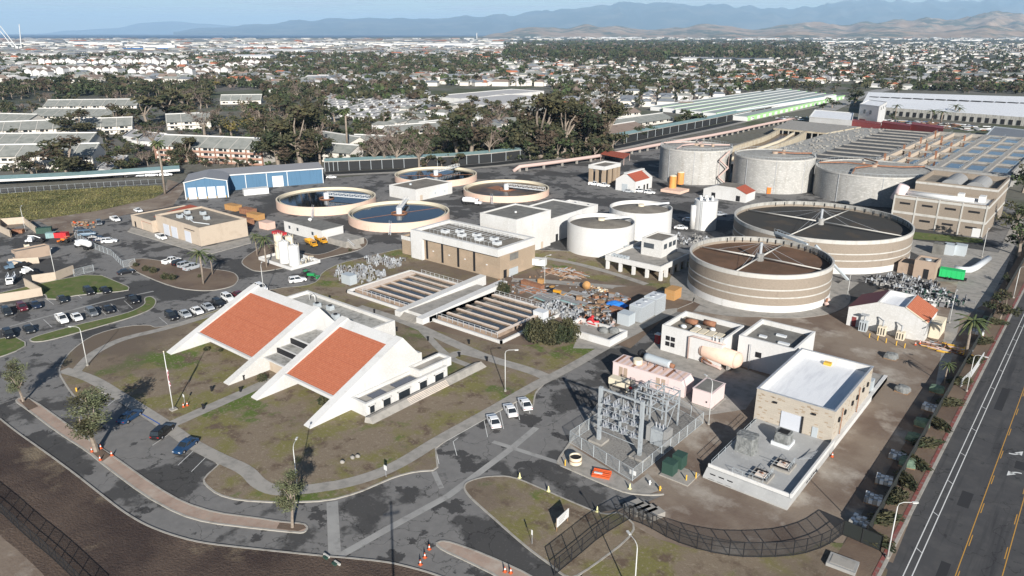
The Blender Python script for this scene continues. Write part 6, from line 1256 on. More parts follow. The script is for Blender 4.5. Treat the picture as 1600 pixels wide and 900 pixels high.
def cone():
    o=T('traffic_cone','','traffic cone'); m=MB(); m.box(-.2,.2,-.2,.2,0,.05,'cone_orange'); m.cyl(0,0,.05,.75,.16,'cone_orange',10,r2=.03); m.build('body',o); m=MB(); m.cyl(0,0,.35,.55,.115,'white_paint',10,r2=.075,cap=False); m.build('stripe',o); return o
PC=Proto(cone); GCn='orange and white traffic cones'
for px,py,l in ((144,707,'leftmost cone on the soil bed of the long brick median'),(158,702,'cone at the back of the soil bed beside the young tree'),(157,720,'cone nearest the road on the soil bed of the median'),(175,713,'cone at the right corner of the soil bed'),(287,637,'cone left of a second one by the flagpole'),(293,635,'cone right of a second one by the flagpole'),(657,884,'cone with a leaning bar, lowest of three at the entry median'),(664,873,'cone in the middle of three at the entry median'),(671,860,'cone at the top of three by the tip of the entry median'),(789,895,'cone on the lower end of the entry median'),(798,897,'last cone at the bottom end of the entry median'),(1300,715,'cone by the right wall of the white platform'),(1109,735,'cone on the left rim of the white platform'),(1430,540,'cone at the left of a bunch before the gabled white house'),(1437,538,'cone at the right of a bunch before the gabled white house')): g_=G(px,py); PC.put((g_[0],g_[1],.15 if py<760 else .16),0,l,GCn,1.2)
def ycone():
    o=T('yellow_delineator','','marker'); m=MB(); m.box(-.25,.25,-.25,.25,0,.06,'pale_cone'); m.cyl(0,0,.06,1.0,.2,'pale_cone',10,r2=.05); m.build('body',o); return o

PY=Proto(ycone)
for px,py,l in ((812,748,'pale yellow cone on the kerb at the top of the sign lawn'),(857,769,'pale yellow cone in the middle of the sign lawn kerb'),(933,801,'pale yellow cone on the kerb beside the black fence corner'),(984,765,'pale yellow cone on the kerb below the chain link fence')): g_=G(px,py); PY.put((g_[0],g_[1],.17),0,l,'pale yellow kerb cones')
def ypost():
    o=T('guard_post','','bollard'); m=MB(); m.cyl(0,0,0,1.1,.12,'yellow',8); m.sph(0,0,1.1,.12,.12,.08,'yellow',8,4,True); m.build('post',o); return o
PP=Proto(ypost)
for px,py,l in ((1087,748,'yellow post in front of the green transformer pad'),(1072,752,'yellow post at the left corner of the green transformer pad'),(1358,528,'yellow post first from the left along the white gabled house'),(1371,532,'yellow post second from the left along the white gabled house'),(1384,536,'yellow post third from the left along the white gabled house'),(1400,540,'yellow post fourth from the left along the white gabled house'),(1413,544,'yellow post last in line along the white gabled house'),(883,728,'yellow post at the corner beside the round basket'),(1186,690,'cream post in the dirt beside the substation')): g_=G(px,py); PP.put((g_[0],g_[1],.06),0,l,'yellow guard posts')
def hydrant(px,py,c,l):
    o=T('fire_hydrant',l,'hydrant',(*G(px,py),.1)); m=MB(); m.cyl(0,0,0,.7,.16,c,10); m.sph(0,0,.7,.17,.17,.16,c,10,5,True); m.build('body',o); m=MB(); m.tube([(-.3,0,.5),(.3,0,.5)],.08,c,8); m.build('outlet',o)
hydrant(120,612,'yellow','yellow fire hydrant on the small grass corner below the lamp walk'); hydrant(1031,767,'yellow','yellow fire hydrant beside the green transformers'); hydrant(1015,758,'white_paint','white hydrant-like standpipe left of the yellow hydrant')
# white notice board and small signs
q0,q1=G(870,832),G(888,815); an=math.atan2(q1[1]-q0[1],q1[0]-q0[0]); L_=math.dist(q0,q1); o=T('notice_board','large plain white notice board on posts on the lawn by the black fence','sign board',(*q0,.1),an)
m=MB(); m.box(0,L_,-.05,.05,.8,2.3,'white_paint'); m.build('panel',o); m=MB()
for x in (.1,L_-.1): m.box(x-.06,x+.06,.05,.15,0,2.3,'wood')
m.build('posts',o)
m=MB(); rnd=random.Random(2)
for k in range(4): m.box(.4,L_-.5-.3*k,-.062,-.052,2.0-k*.28,2.06-k*.28,'grey_roof')
m.build('faded_text_lines',o)
def sign(px,py,l,key='white_paint',w_=.7,h=.9,z=1.3,hd=0): o=T('small_sign',l,'sign',(*G(px,py),.12),hd); m=MB(); m.box(-w_/2,w_/2,-.03,.03,z,z+h,key); m.build('panel',o); m=MB(); m.cyl(0,.05,0,z+h,.04,'steel',6); m.build('post',o)
sign(603,746,'small white sign with a black mark on the strip of grass by the front walk'); sign(289,634,'small round topped white sign beside the flagpole',w_=.5,h=.6,z=1.8); sign(988,750,'white warning sign at the front corner of the chain link fence',w_=1.2,h=.8,z=.9); sign(831,851,'slender white post sign on the left slope of the sign lawn',w_=.25,h=.8,z=1.6)
# orange barriers, wooden basket, manholes, grates
o=T('plastic_barriers','stack of folded orange and white plastic barriers on the kerb by the substation','barrier',(*G(940,743),.1),R(20)); m=MB()
for k in range(6): m.box(-1.5,1.5,-1+k*.35,-.8+k*.35,0,.35+.1*(k%3),'cone_orange')
m.box(-1.2,.2,-.6,-.2,.5,.6,'white_paint'); m.build('barrier_panels',o)
o=T('wooden_basket','round tapered wooden planter basket at the left corner of the substation','planter',(*G(899,726),.1)); m=MB(); m.ring(0,0,.3,1.6,1.1,1.0,'cream',20); m.cyl(0,0,.0,.5,.6,'wood',12,r2=.9); m.build('basket',o); m=MB(); m.ring(0,0,.9,1.05,1.15,1.05,'wood',20); m.build('band',o); m=MB(); m.disc(0,0,1.3,1.0,'dark',16); m.build('inside',o)
m=MB(); q=G(519,876); o=T('culvert_barrier','white and green kerb barriers around the drain at the road edge','barrier',(*q,.1)); m=MB()
for s_ in (-1,1): m=MB(); m.box(s_*1.2-.6,s_*1.2+.6,-.15,.1,0,.3,'pale_band'); m.box(s_*1.0-.4,s_*1.0+.4,-.55,-.15,0,.25,'green_metal'); m.build('barrier_block',o)
for px,py,l in ((1308,884,'pale lidded concrete vault on the verge near the bottom right lamp'),): o=T('concrete_vault',l,'vault',(*G(1316,884),.1),R(4)); m=MB(); m.box(-1.9,1.9,-1.4,1.4,0,.5,'grey_concrete'); m.build('box',o); m=MB(); m.box(-1.5,1.5,-1.0,1.0,.5,.56,'concrete'); m.build('lid',o)
for k,(px,py,l) in enumerate(((990,795,'flat concrete slab, first of four against the black fence'),(1000,800,'flat concrete slab, second of four against the black fence'),(1011,804,'flat concrete slab, third of four against the black fence'),(1022,808,'flat concrete slab, last of four against the black fence'))): o=T('concrete_slab',l,'slab',(*G(px,py),.06),R(-20)); m=MB(); m.box(-.8,.8,-1.5,1.5,0,.9,'concrete'); m.build('block',o); o['group']='concrete slabs by the black fence'
# boulders
for px,py,l in ((535,724,'grey boulder on the green patch of lawn'),(551,717,'small pale boulder left of the white one'),(559,715,'white boulder on the lawn above the front walk')):
    rnd=random.Random(px); m=MB(); m.sph(0,0,.2,.5,.4,.35,'concrete',8,5); m.v=[(x+rnd.uniform(-.06,.06),y+rnd.uniform(-.06,.06),z) for x,y,z in m.v]; o=m.build('boulder',origin=(0,0,0)) ; o.location=(*G(px,py),.1); tag(o,l,'boulder','boulders on the lawn')
# pallets of blocks / wrapped goods along the verge fence
for px,py,kk,l in ((1440,665,'g','green tarpaulin covered pallet, upper of the two in the fence strip'),(1428,688,'g','green tarpaulin covered pallet, lower of the two in the fence strip'),(1381,754,'b','pallet of grey paving blocks, highest of three in the fence strip'),(1364,784,'b','pallet of grey paving blocks, middle of three in the fence strip'),(1343,820,'b','pallet of grey slabs nearest the bottom corner of the fence'),(1543,503,'g','dark green wrapped pallet at the narrow top of the fence strip'),(1402,716,'b','lower stack of blocks halfway up the fence strip, beside blue drums'),(1417,727,'g','flat green tarpaulin bundle against the fence, halfway up the strip'),(1452,640,'b','stack of pale blocks above the two green covered pallets'),(1463,612,'g','green wrapped load under the small palm in the fence strip'),(1528,522,'b','pallet of pale blocks below the dark green wrapped one'),(1410,612,'w','crumpled grey plastic sheet over a low heap on the dirt'),(1392,560,'w','dark metal rack of pipes lying behind the stone clad building')):
    o=T('loaded_pallet',l,'pallet',(*G(px,py),.06),R(rnd.uniform(-8,8))); rnd=random.Random(px)
    m=MB(); m.box(-1.3,1.3,-1.2,1.2,0,.15,'wood'); m.build('pallet',o); m=MB()
    if kk=='b':
        for a in range(4):
            for b_ in range(4): m.box(-1.25+a*.63,-.68+a*.63,-1.15+b_*.58,-.62+b_*.58,.15,.7+rnd.uniform(0,.35),'light_steel' if (a+b_)%2 else 'grey_concrete')
        m.build('blocks',o)
    else:
        key='tarp_green' if kk=='g' else 'tarp_grey'; n=10
        for j,(s_,z) in enumerate(((1.35,.15),(1.3,.7),(1.1,1.15),(.6,1.3))):
            for i in range(n):
                t=6.283*i/n; k=min(1.3,1/max(abs(math.cos(t)),abs(math.sin(t)))); m.v.append((math.cos(t)*k*s_+rnd.uniform(-.1,.1),math.sin(t)*k*s_*.9+rnd.uniform(-.1,.1),z+rnd.uniform(-.08,.08)))
        ki=m.k(key)
        for j in range(3):
            for i in range(n): m.f.append([j*n+i,j*n+(i+1)%n,(j+1)*n+(i+1)%n,(j+1)*n+i]); m.m.append(ki); m.sm.append(False)
        m.f.append(list(range(3*n,4*n))); m.m.append(ki); m.sm.append(False); m.build('cover',o)

# ---- electrical substation
sx,sy=-62.3,100.4
o=T('substation_gantry','grey steel substation gantry with bus bars and insulators inside the chain link fence','gantry',(-58,100.3,.08),0,None,world=True)
for x in (-62.3,-53.9):
    m=MB(); m.box(x-.3,x+.3,100.0,100.6,.1,11.0,'lattice_steel'); m.build('column',o); m=MB(); m.box(x-1.4,x+1.4,99,101.6,.07,.5,'concrete'); m.build('footing',o)
for z in (10.7,8.2,5.9,3.6):
    m=MB(); m.box(-62.3,-53.9,100.15,100.45,z-.15,z+.15,'lattice_steel'); m.build('crossbeam',o)
for z in (8.2,5.9,3.6):
    for k in range(4):
        x=-61+k*1.9; m=MB(); m.box(x-.4,x+.4,99.4,101.2,z+.2,z+.3,'steel'); 
        for dy in (-1,0,1): m.cyl(x,100.3+dy*.85,z+.35,z+1.05,.1,'insulator',8)
        m.bar((x,99.3,z+1.2),(x,101.3,z+1.2),.08,'insulator'); m.build('switch_insulator',o)
    m=MB(); m.bar((-61.8,101.6,z-.6),(-54.4,101.6,z-.2),.1,'lattice_steel'); m.bar((-61.8,99,z-.3),(-54.4,99,z-.6),.1,'lattice_steel'); m.build('bus_bar',o)
for x in (-58.1,): m=MB(); m.box(x-.18,x+.18,100.1,100.5,3.6,8.2,'lattice_steel'); m.build('centre_column',o)
m=MB()
for k in range(5): x=-61.5+k*1.8; m.tube([(x,100.3,10.5),(x+.5,100.9,9.6),(x+.4,101.2,8.6)],.04,'dark',4); m.tube([(x,100.3,8.0),(x+.4,99.6,7.2),(x+.3,99.4,6.3)],.04,'dark',4)
m.build('jumper_wire',o)
o=T('bus_structure','square open steel bus frame behind the gantry','steel frame',(-54,112,.08),0,None,world=True)
fx0,fx1,fy0,fy1=-60.5,-54.0,109.5,114.5
for x in (fx0,(fx0+fx1)/2,fx1):
    for y in (fy0,fy1): m=MB(); m.box(x-.13,x+.13,y-.13,y+.13,.1,7.4,'lattice_steel'); m.build('post',o)
for z in (7.2,5.0):
    m=MB()
    for x in (fx0,(fx0+fx1)/2,fx1): m.box(x-.1,x+.1,fy0,fy1,z-.1,z+.1,'lattice_steel')
    for y in (fy0,(fy0+fy1)/2,fy1): m.box(fx0,fx1,y-.1,y+.1,z-.09,z+.09,'lattice_steel')
    m.build('frame_level',o)
    for k in range(9): m=MB(); x=fx0+.8+(k%3)*2.4; y=fy0+.6+(k//3)*1.8; m.cyl(x,y,z+.15,z+.95,.11,'insulator',8); m.bar((x,y,z+1),(x+1.2,y,z+.9),.07,'insulator'); m.build('insulator',o)
m=MB(); m.bar((fx0,fy0,.2),(fx1,fy0,7),.1,'lattice_steel'); m.bar((fx1,fy0,.2),(fx1,fy1,7),.1,'lattice_steel'); m.build('brace',o)
q=G(1006,692); o=T('power_transformer','pale grey transformer with tall cooling fins beside the gantry','transformer',(-53.4,106.2,.08),0)
m=MB(); m.box(-1.2,1.2,-1.0,1.0,.2,3.3,'lattice_steel'); m.build('tank',o)
for s_ in (-1,1):
    m=MB()
    for k in range(8): m.box(s_*1.35-.12 if 0 else (s_*1.3),(s_*2.1),-1.0+k*.27,-.88+k*.27,.6,3.6,'scrap_pale')
    m.build('cooling_fins',o)
for k in range(3): m=MB(); m.cyl(-.7+k*.7,0,3.3,4.3,.14,'insulator',8); m.build('bushing',o)
o=T('red_switchgear','dark switchgear cluster with small red panel beside the fuel tank','switchgear',(*G(990,612),.08),0); rnd=random.Random(4); m=MB()
for k in range(7): m.box(-2+k*.6,-1.5+k*.6,rnd.uniform(-1,0),rnd.uniform(.2,1),0,rnd.uniform(1.2,2.4),'steel' if k%2 else 'grey_roof')
m.box(-.4,.2,-1.15,-1,.9,1.4,'bright_red'); m.build('cabinets',o)
# ---- scrap yard
rnd=random.Random(21)
def pile(name,label,cat,px,py,rx,ry,n,keys,hmax,smin=.3,smax=1.8,z=.14,long=0):
    x0,y0=G(px,py); m=MB(); keys=[{'galv':'scrap_grey','light_steel':'scrap_pale'}.get(k,k) for k in keys]
    for k in range(n if long!=-1 else n//3):
        a=rnd.uniform(0,6.28); r_=math.sqrt(rnd.random()); x=x0+rx*r_*math.cos(a); y=y0+ry*r_*math.sin(a); s_=rnd.uniform(smin,smax); zz=z+rnd.random()*hmax*(1-r_)*.8
        if long==-1:
            d=rnd.choice(((1,0),(0,1),(-1,0))); h=rnd.uniform(.5,.5+hmax*.7); L2=s_*2.2; kk=rnd.choice(keys); rr=rnd.uniform(.08,.22)
            m.tube([(x,y,z),(x,y,h),(x+d[0]*L2,y+d[1]*L2,h),(x+d[0]*L2,y+d[1]*L2,h*rnd.uniform(.2,.8))],rr,kk,6); m.cyl(x+d[0]*L2*.5,y+d[1]*L2*.5,h-.1,h+rnd.uniform(.3,.7),rr*1.7,kk,8)
            if k%4==0: m.box(x-.5,x+.6,y-.5,y+.5,z,z+rnd.uniform(.5,1.2),rnd.choice(keys))
        elif long: t=rnd.uniform(-.25,.25)+(0 if rnd.random()<.8 else 1.5); L2=s_*long; m.tube([(x-math.cos(t)*L2/2,y-math.sin(t)*L2/2,zz+.1),(x+math.cos(t)*L2/2,y+math.sin(t)*L2/2,zz+.1+rnd.uniform(-.1,.2))],rnd.uniform(.06,.2),rnd.choice(keys),6)
        else: m.rbox((x,y),s_,s_*rnd.uniform(.2,.9),zz,zz+rnd.uniform(.08,.5),rnd.uniform(0,3.1),rnd.choice(keys))
    o=m.build(name); return stuff(o,label,cat)
pile('scrap_heap','brown heap of broken timber and pipe by the white trailer generator','scrap',883,428,7,4,130,['wood','rust','panel_tan','steel'],1.4,long=3)
pile('pipe_stack','stacks of pale grey pipes lying in the scrap yard','pipes',866,466,6,3.2,70,['galv','light_steel','galv'],.7,.8,1.4,long=6)
pile('pipe_stack','dark steel pipes lying near the open basins','pipes',835,455,5,2.6,50,['steel','rust','galv'],.5,.8,1.2,long=5)
pile('scrap_heap','grey plastic and metal scrap in the middle of the yard','scrap',945,465,8,4.5,90,['galv','tarp_grey','steel','rust'],1.2,.3,1.7)
pile('scrap_heap','mixed scrap of machine parts and timber beside the blue tarpaulin','scrap',930,484,6,4,80,['rust','steel','dark','panel_tan','wood','galv'],1.3)
pile('scrap_heap','white and grey valves and pipe fittings crowded behind the big bush','fittings',875,488,7,4,230,['galv','steel','light_steel','steel'],1.6,.25,.8,long=-1)
pile('scrap_heap','tangle of fittings on the white walled slab behind the red valves','fittings',925,506,6,3.5,150,['rust','pipe_pink','steel','light_steel','dark'],1.2,.3,1.0,long=-1)
for k,(px,py,l_) in enumerate(((850,470,'left'),(872,458,'upper'),(892,474,'middle'),(905,462,'right'),(915,478,'lower right'))):
    o=T('pipe_bundle','neat bundle of grey pipes on timbers, %s bundle of the scrap yard'%l_,'pipes',(*G(px,py),.13),R(rnd.uniform(-14,4)),'pipe bundles in the scrap yard'); m=MB()
    for q in range(7): m.tube([(-3,q*.36-1.1,.35),(3,q*.36-1.1,.35)],.16,'scrap_pale' if k%2 else 'teal_roof',6)
    for q in range(4): m.tube([(-2.8,q*.36-.6,.65),(2.9,q*.36-.6,.65)],.16,'scrap_grey',6)
    m.build('pipes',o); m=MB(); m.box(-2.2,-2,-1.4,1.4,0,.2,'wood'); m.box(2,2.2,-1.4,1.4,0,.2,'wood'); m.build('timber_bearer',o)
for k in range(9):
    px=905+k*8.5; py=470+(k%3)*7-k*.8; o=T('crate','weathered crate or pallet box among the grey scrap heaps','crate',(*G(px,py),.14),R(rnd.uniform(-40,40)),'crates and pallet boxes in the scrap yard'); h=rnd.uniform(.5,1.3); m=MB(); m.box(-.8,.8,-.6,.6,0,h,('wood','panel_tan','scrap_grey','rust')[k%4]); m.build('box',o); m=MB(); m.box(-.85,.85,-.65,.65,h,h+.08,'wood'); m.build('lid',o)
pile('timber_stack','small heap of split logs and crates in the yard','timber',930,452,5,1.2,40,['orange_wood','cream','wood'],.7,.5,1.0)
pile('yard_clutter','scattered small parts across the scrap yard','clutter',880,462,26,11,110,['steel','rust','galv','wood','light_steel','panel_tan'],.2,.2,1.0)
pile('machinery_clutter','dense grey machinery and ducts between the kiosk and the gabled white house','machinery',1418,452,10,7,330,['galv','steel','steel','dark','grey_concrete'],2.6,.4,1.3,long=-1)
pile('machinery_clutter','pale pipes and green frames behind the gabled white house','machinery',1462,470,7,6,200,['light_steel','galv','green_metal','white_paint'],2.2,.4,1.4,long=-1)
pile('machinery_clutter','jumble of pumps on the deck beside the farther white round tank','machinery',1085,380,9,5,120,['galv','steel','grey_concrete'],2.0,.4,1.3,long=-1)
pile('valve_clutter','pipes and valves at the upper left end of the open basins','valves',560,432,9,7,220,['galv','steel','light_steel','steel'],2.0,.25,.8,long=-1)
pile('valve_clutter','white machinery on the upper left corner of the open basins','valves',600,413,7,4,150,['light_steel','galv','steel'],2.4,.3,.9,long=-1)
pile('yard_clutter','bric-a-brac of posts, crates and markers by the bare dirt strip','clutter',130,352,8,4,60,['concrete','wood','light_steel','cone_orange'],.8,.4,1.0)
pile('yard_clutter','low pipes and racks on the dirt right of the gabled house','clutter',1475,545,5,3,60,['rust','steel','yellow','pipe_pink'],.7,.4,1.1,long=3)
q=G(925,525); o=T('white_slab_wall','stepped white concrete slab wall holding the valves beside the bush','wall',(*G(905,523),.12)); m=MB(); m.parapet(-4,10,-2,6,0,1.7,.5,'white_wall','concrete',.6); m.build('wall',o)
o=T('red_valve_assembly','bright red bent valve assembly on the white walled slab','valve',(*G(925,512),1.0)); m=MB(); m.tube([(-1.6,0,.4),(-.4,0,1.4),(.6,0,.6),(1.8,.3,.8)],.42,'bright_red',8); m.tube([(0,0,.2),(0,0,2.0)],.3,'bright_red',8); m.sph(0,0,2.0,.5,.5,.35,'bright_red',8,5); m.box(-1.2,1.2,-.4,.6,0,.3,'bright_red'); m.build('valve_body',o)
o=T('blue_tarpaulin','rumpled bright blue tarpaulin over a heap in the scrap yard','tarpaulin',(*G(964,480),.14)); m=MB(); vs=[]; n=9
for j in range(n):
    for i in range(n): x=(i-4)*.75;y=(j-4)*.5; vs.append((x+rnd.uniform(-.15,.15),y+rnd.uniform(-.15,.15),max(0,1.3-.11*(x*x+2*y*y)/1.4)+rnd.uniform(0,.25)))
m.add(vs,[(j*n+i,j*n+i+1,(j+1)*n+i+1,(j+1)*n+i) for j in range(n-1) for i in range(n-1)],'tarp_blue'); m.build('sheet',o)
boxthing('rusty_skip','rusty low open skip in front of the blue tarpaulin','skip',965,489,4,2,1.3,R(0),'rust',ribs=5)
boxthing('rusty_plate_rack','long low rack of rusty plates at the top of the scrap yard','rack',832,449,8,1.4,1.4,R(-4),'rust',ribs=12)
boxthing('light_tower','small orange wheeled machine below the thin lamp','machine',845,443,1.6,1.2,1.3,R(10),'orange_wood')
boxthing('white_meter_box','small pale blue box shed behind the big bush','box',845,497,3.2,2.4,2.0,0,'light_steel'); boxthing('grey_wall_box','pale grey box at the left corner of the open basins','box',546,443,4,2.6,2.8,0,'galv')
o=T('cable_drum','wooden cable drum standing among the scrap','cable drum',(*G(916,452),.14),R(20)); m=MB()
for s_ in (-.5,.5): m.tube([(0,s_-.06,1.1),(0,s_+.06,1.1)],1.1,'orange_wood',18)
m.tube([(0,-.5,1.1),(0,.5,1.1)],.6,'wood',12); m.build('drum',o)
tractor(866,460,'yellow','yellow compact loader among the grey pipe stacks',R(10))
o=T('grey_tarp_tank','pair of grey wrapped lumps on the apron below the red valves','bundle',(*G(943,523),.15)); m=MB(); m.sph(0,0,.9,1.4,1.1,1.0,'tarp_grey',10,6); m.sph(2.2,1.2,1,1.5,1.2,1.1,'tarp_grey',10,6); m.build('cover',o)

o=T('utility_pole','tall dark pole just below the bottom edge, its long shadow crossing the drive','pole',(-41,32.8,0),R(60)); m=MB(); m.tube([(0,0,0),(0,0,20)],.2,'wood',8,.14); m.build('pole',o); m=MB(); m.box(-1.3,1.3,-.08,.08,18.6,18.8,'wood'); m.build('crossarm',o)

for k in range(12):
    px=1082+k*8.5; py=171+k*1.1; car(('van','suv','pickup')[k%3],('white','white','black','silver','white')[k%5],px,py+(k%2)*3,R(100),'van or truck in the line parked before the storage unit rows','vehicles lined up before the storage units',sc=1.4)

pile('yard_clutter','low sheds, cars and stores crowded before the long warehouse','clutter',1450,195,70,22,220,['white_wall','rust','grey_roof','steel','wood','paint_white','paint_blue'],3,2,7,z=0)
pile('yard_clutter','cars and stores beside the low white factory block','clutter',1250,186,26,20,60,['white_wall','paint_maroon','grey_roof','steel','paint_white'],2,2,5,z=0)
m=MB()
for (x,y,a,b) in ((-8.5,120,1.6,5),(-3,138,2,3),(-7.6,96,1.2,8),(-9,160,1.4,12),(-3.2,180,2.2,6)): m.sheet([(x,y),(x+a,y),(x+a,y+b),(x,y+b)],.0335,'asphalt_seal')
struct(m.build('street_patches',origin=(0,0,0)))
# ================================================================ PLANTS
import numpy as np
def leaves(m,rnd,cx,cy,cz,rx,ry,rz,n,s,key,shell=.55):
    for _ in range(n):
        while True:
            x,y,z=rnd.uniform(-1,1),rnd.uniform(-1,1),rnd.uniform(-1,1); d=math.sqrt(x*x+y*y+z*z)
            if .05<d<=1: break
        k=shell+(1-shell)*rnd.random(); k=k/d*(d**.5); x,y,z=x*k,y*k,z*k
        u=Vector((rnd.gauss(0,1),rnd.gauss(0,1),rnd.gauss(0,.6))).normalized(); v=u.orthogonal().normalized(); v=(v*math.cos(rnd.uniform(0,3))+u.cross(v)*math.sin(rnd.uniform(0,3))).normalized()
        a=s*rnd.uniform(.6,1.3); b=a*rnd.uniform(.45,.8); c=Vector((cx+x*rx,cy+y*ry,cz+z*rz))
        m.add([c-u*a-v*b*.3,c+v*b,c+u*a+v*b*.2,c-v*b],[(0,1,2,3)],key)
def limbs(m,rnd,h,r,tips,key,fork=.35,n=6):
    """tapered trunk and a limb to each tip"""
    bx,by=rnd.uniform(-.03,.03)*h,rnd.uniform(-.03,.03)*h
    f=Vector((bx,by,h*fork)); m.tube([(0,0,-.2),(bx*.4,by*.4,h*fork*.5),f],r,key,n,r*.72)
    for t in tips:
        t=Vector(t); mid=f.lerp(t,.5)+Vector((rnd.uniform(-.04,.04)*h,rnd.uniform(-.04,.04)*h,.04*h)); m.tube([f,mid,t],r*.5,key,max(4,n-2),r*.12)
def tree_mesh(kind,seed,lod,whole=False):
    """returns (trunk MB, crown MB) for a tree about 10 m tall"""
    rnd=random.Random(seed); tr=MB(); cr=MB() if not whole else tr
    if kind=='eucalyptus':
        n=11 if lod<2 else 7; tips=[]
        for k in range(n): a=k*2.4+rnd.random(); r_=rnd.uniform(.6,3.4); tips.append((r_*math.cos(a),r_*math.sin(a),3.2+6.0*((k*.618)%1)-.15*r_))
        limbs(tr,rnd,10,.36,tips,'bark',.28,6 if lod<2 else 4)
        for i,t in enumerate(tips):
            for q in range(2): leaves(cr,rnd,t[0]+rnd.uniform(-.8,.8),t[1]+rnd.uniform(-.8,.8),t[2]+rnd.uniform(-.5,.7),rnd.uniform(1.2,2.0),rnd.uniform(1.2,2.0),rnd.uniform(.8,1.5),[190,85,20][lod],[.19,.3,.6][lod],('leaf_olive','leaf_brown','leaf_dark','leaf_olive')[(i+q)%4])
    elif kind=='broadleaf':
        n=8; tips=[]
        for k in range(n): a=k*2.4; r_=rnd.uniform(1,3.2); tips.append((r_*math.cos(a),r_*math.sin(a),3.0+5.2*((k*.618)%1)-.1*r_))
        limbs(tr,rnd,10,.35,tips,'bark',.25,5)
        for i,t in enumerate(tips): leaves(cr,rnd,t[0],t[1],t[2],2.0,2.0,1.5,[260,70,20][lod],[.2,.36,.7][lod],('leaf_dark','leaf_green','leaf_dark','leaf_olive')[i%4])
    elif kind=='gold':
        for i in range(6): a=i*1.05; leaves(cr,rnd,1.8*math.cos(a),1.8*math.sin(a),4.5+rnd.uniform(-1,2),1.9,1.9,2.0,[200,60,18][lod],[.2,.36,.7][lod],('leaf_gold','leaf_olive','leaf_gold')[i%3])
        limbs(tr,rnd,10,.3,[(1,0,5),(-1,1,5),(0,-1,6)],'bark',.25,5)
    elif kind=='bare':
        tips=[]
        for k in range(12): a=k*2.4; r_=rnd.uniform(.6,3.2); tips.append((r_*math.cos(a),r_*math.sin(a),rnd.uniform(5.2,9.6)-.4*r_))
        limbs(tr,rnd,10,.26,tips,'bark',.3,5)
        for t in tips:
            for q in range([26,12,5][lod]):
                e=(t[0]+rnd.gauss(0,.9),t[1]+rnd.gauss(0,.9),t[2]+rnd.uniform(-1.4,1.2)); v=Vector(e)-Vector(t); s_=v.orthogonal().normalized()*[.03,.06,.14][lod]; b=Vector(t)-v*.4
                cr.add([b-s_,b+s_,Vector(e)+s_*.4,Vector(e)-s_*.4],[(0,1,2,3)],'twig'); w_=v.cross(s_).normalized()*[.03,.06,.14][lod]; cr.add([b-w_,b+w_,Vector(e)+w_*.4,Vector(e)-w_*.4],[(0,1,2,3)],'twig')
    elif kind=='street':
        tips=[(rnd.uniform(-1.3,1.3)*(1.2-abs(i-5)*.12),rnd.uniform(-1.3,1.3)*(1.2-abs(i-5)*.12),3.6+i*.5) for i in range(12)]
        limbs(tr,rnd,10,.2,tips+[(0,0,9)],'bark',.32,6)
        for i,t in enumerate(tips): leaves(cr,rnd,t[0],t[1],t[2],1.1,1.1,1.0,330,.11,('leaf_sage','leaf_olive','leaf_sage')[i%3],.3)
    elif kind in('palm','fanpalm'):
        hh=8.2 if kind=='palm' else 9.2; tr.tube([(0,0,-.2),(.1,0,hh*.5),(0,.1,hh)],.28 if kind=='palm' else .2,'bark',7,.2 if kind=='palm' else .15)
        n=[26,20,11][lod]; L_=2.9 if kind=='palm' else 1.25
        for k in range(n):
            a=k*2.4; up=1-1.7*(k/n); pts=[]
            for j in range(5): t=j/4; pts.append(Vector((L_*t*math.cos(a)*(1-.25*max(0,-up)),L_*t*math.sin(a)*(1-.25*max(0,-up)),hh+L_*(.75*up*t-.55*t*t))))
            side=Vector((-math.sin(a),math.cos(a),0))*(.30 if kind=='palm' else .34)
            for j in range(4):
                w0=1-.15*j;w1=1-.15*(j+1) if j<3 else .15
                cr.add([pts[j]-side*w0-Vector((0,0,.14)),pts[j],pts[j+1],pts[j+1]-side*w1-Vector((0,0,.14))],[(0,1,2,3)],'leaf_palm'); cr.add([pts[j],pts[j]+side*w0-Vector((0,0,.14)),pts[j+1]+side*w1-Vector((0,0,.14)),pts[j+1]],[(0,1,2,3)],'leaf_palm2' if k%2 else 'leaf_palm')
        cr.sph(0,0,hh-.7,.42,.42,.75,'bark',7,4)
    elif kind=='conifer':
        tr.tube([(0,0,-.2),(0,0,9)],.22,'bark',5,.05)
        for k in range(9): z=1.8+k*.95; leaves(cr,rnd,0,0,z,1.9*(1-k/10.5),1.9*(1-k/10.5),.7,[90,30,9][lod],[.2,.34,.6][lod],'leaf_dark' if k%2 else 'leaf_green')
    elif kind=='shrub':
        for i in range(5): a=i*1.26; leaves(cr,rnd,2.6*math.cos(a),2.6*math.sin(a),3.6,3.0,3.0,3.2,[420,90,20][lod],[.42,.8,1.4][lod],('leaf_olive','leaf_dark','leaf_olive')[i%3])
        leaves(cr,rnd,0,0,5.2,3.2,3.2,3.4,[420,90,20][lod],[.42,.8,1.4][lod],'leaf_olive'); tr.tube([(0,0,-.2),(0,0,3)],.3,'bark',5)
    return tr,cr
mat('leaf_palm',(.06,.08,.03),.8); mat('leaf_palm2',(.10,.105,.045),.8)
NM={'eucalyptus':'eucalyptus_tree','broadleaf':'broadleaf_tree','gold':'broadleaf_tree','bare':'bare_tree','street':'young_tree','palm':'palm_tree','fanpalm':'palm_tree','conifer':'conifer_tree','shrub':'shrub'}
CT={'palm_tree':'palm','shrub':'shrub'}
TP={}
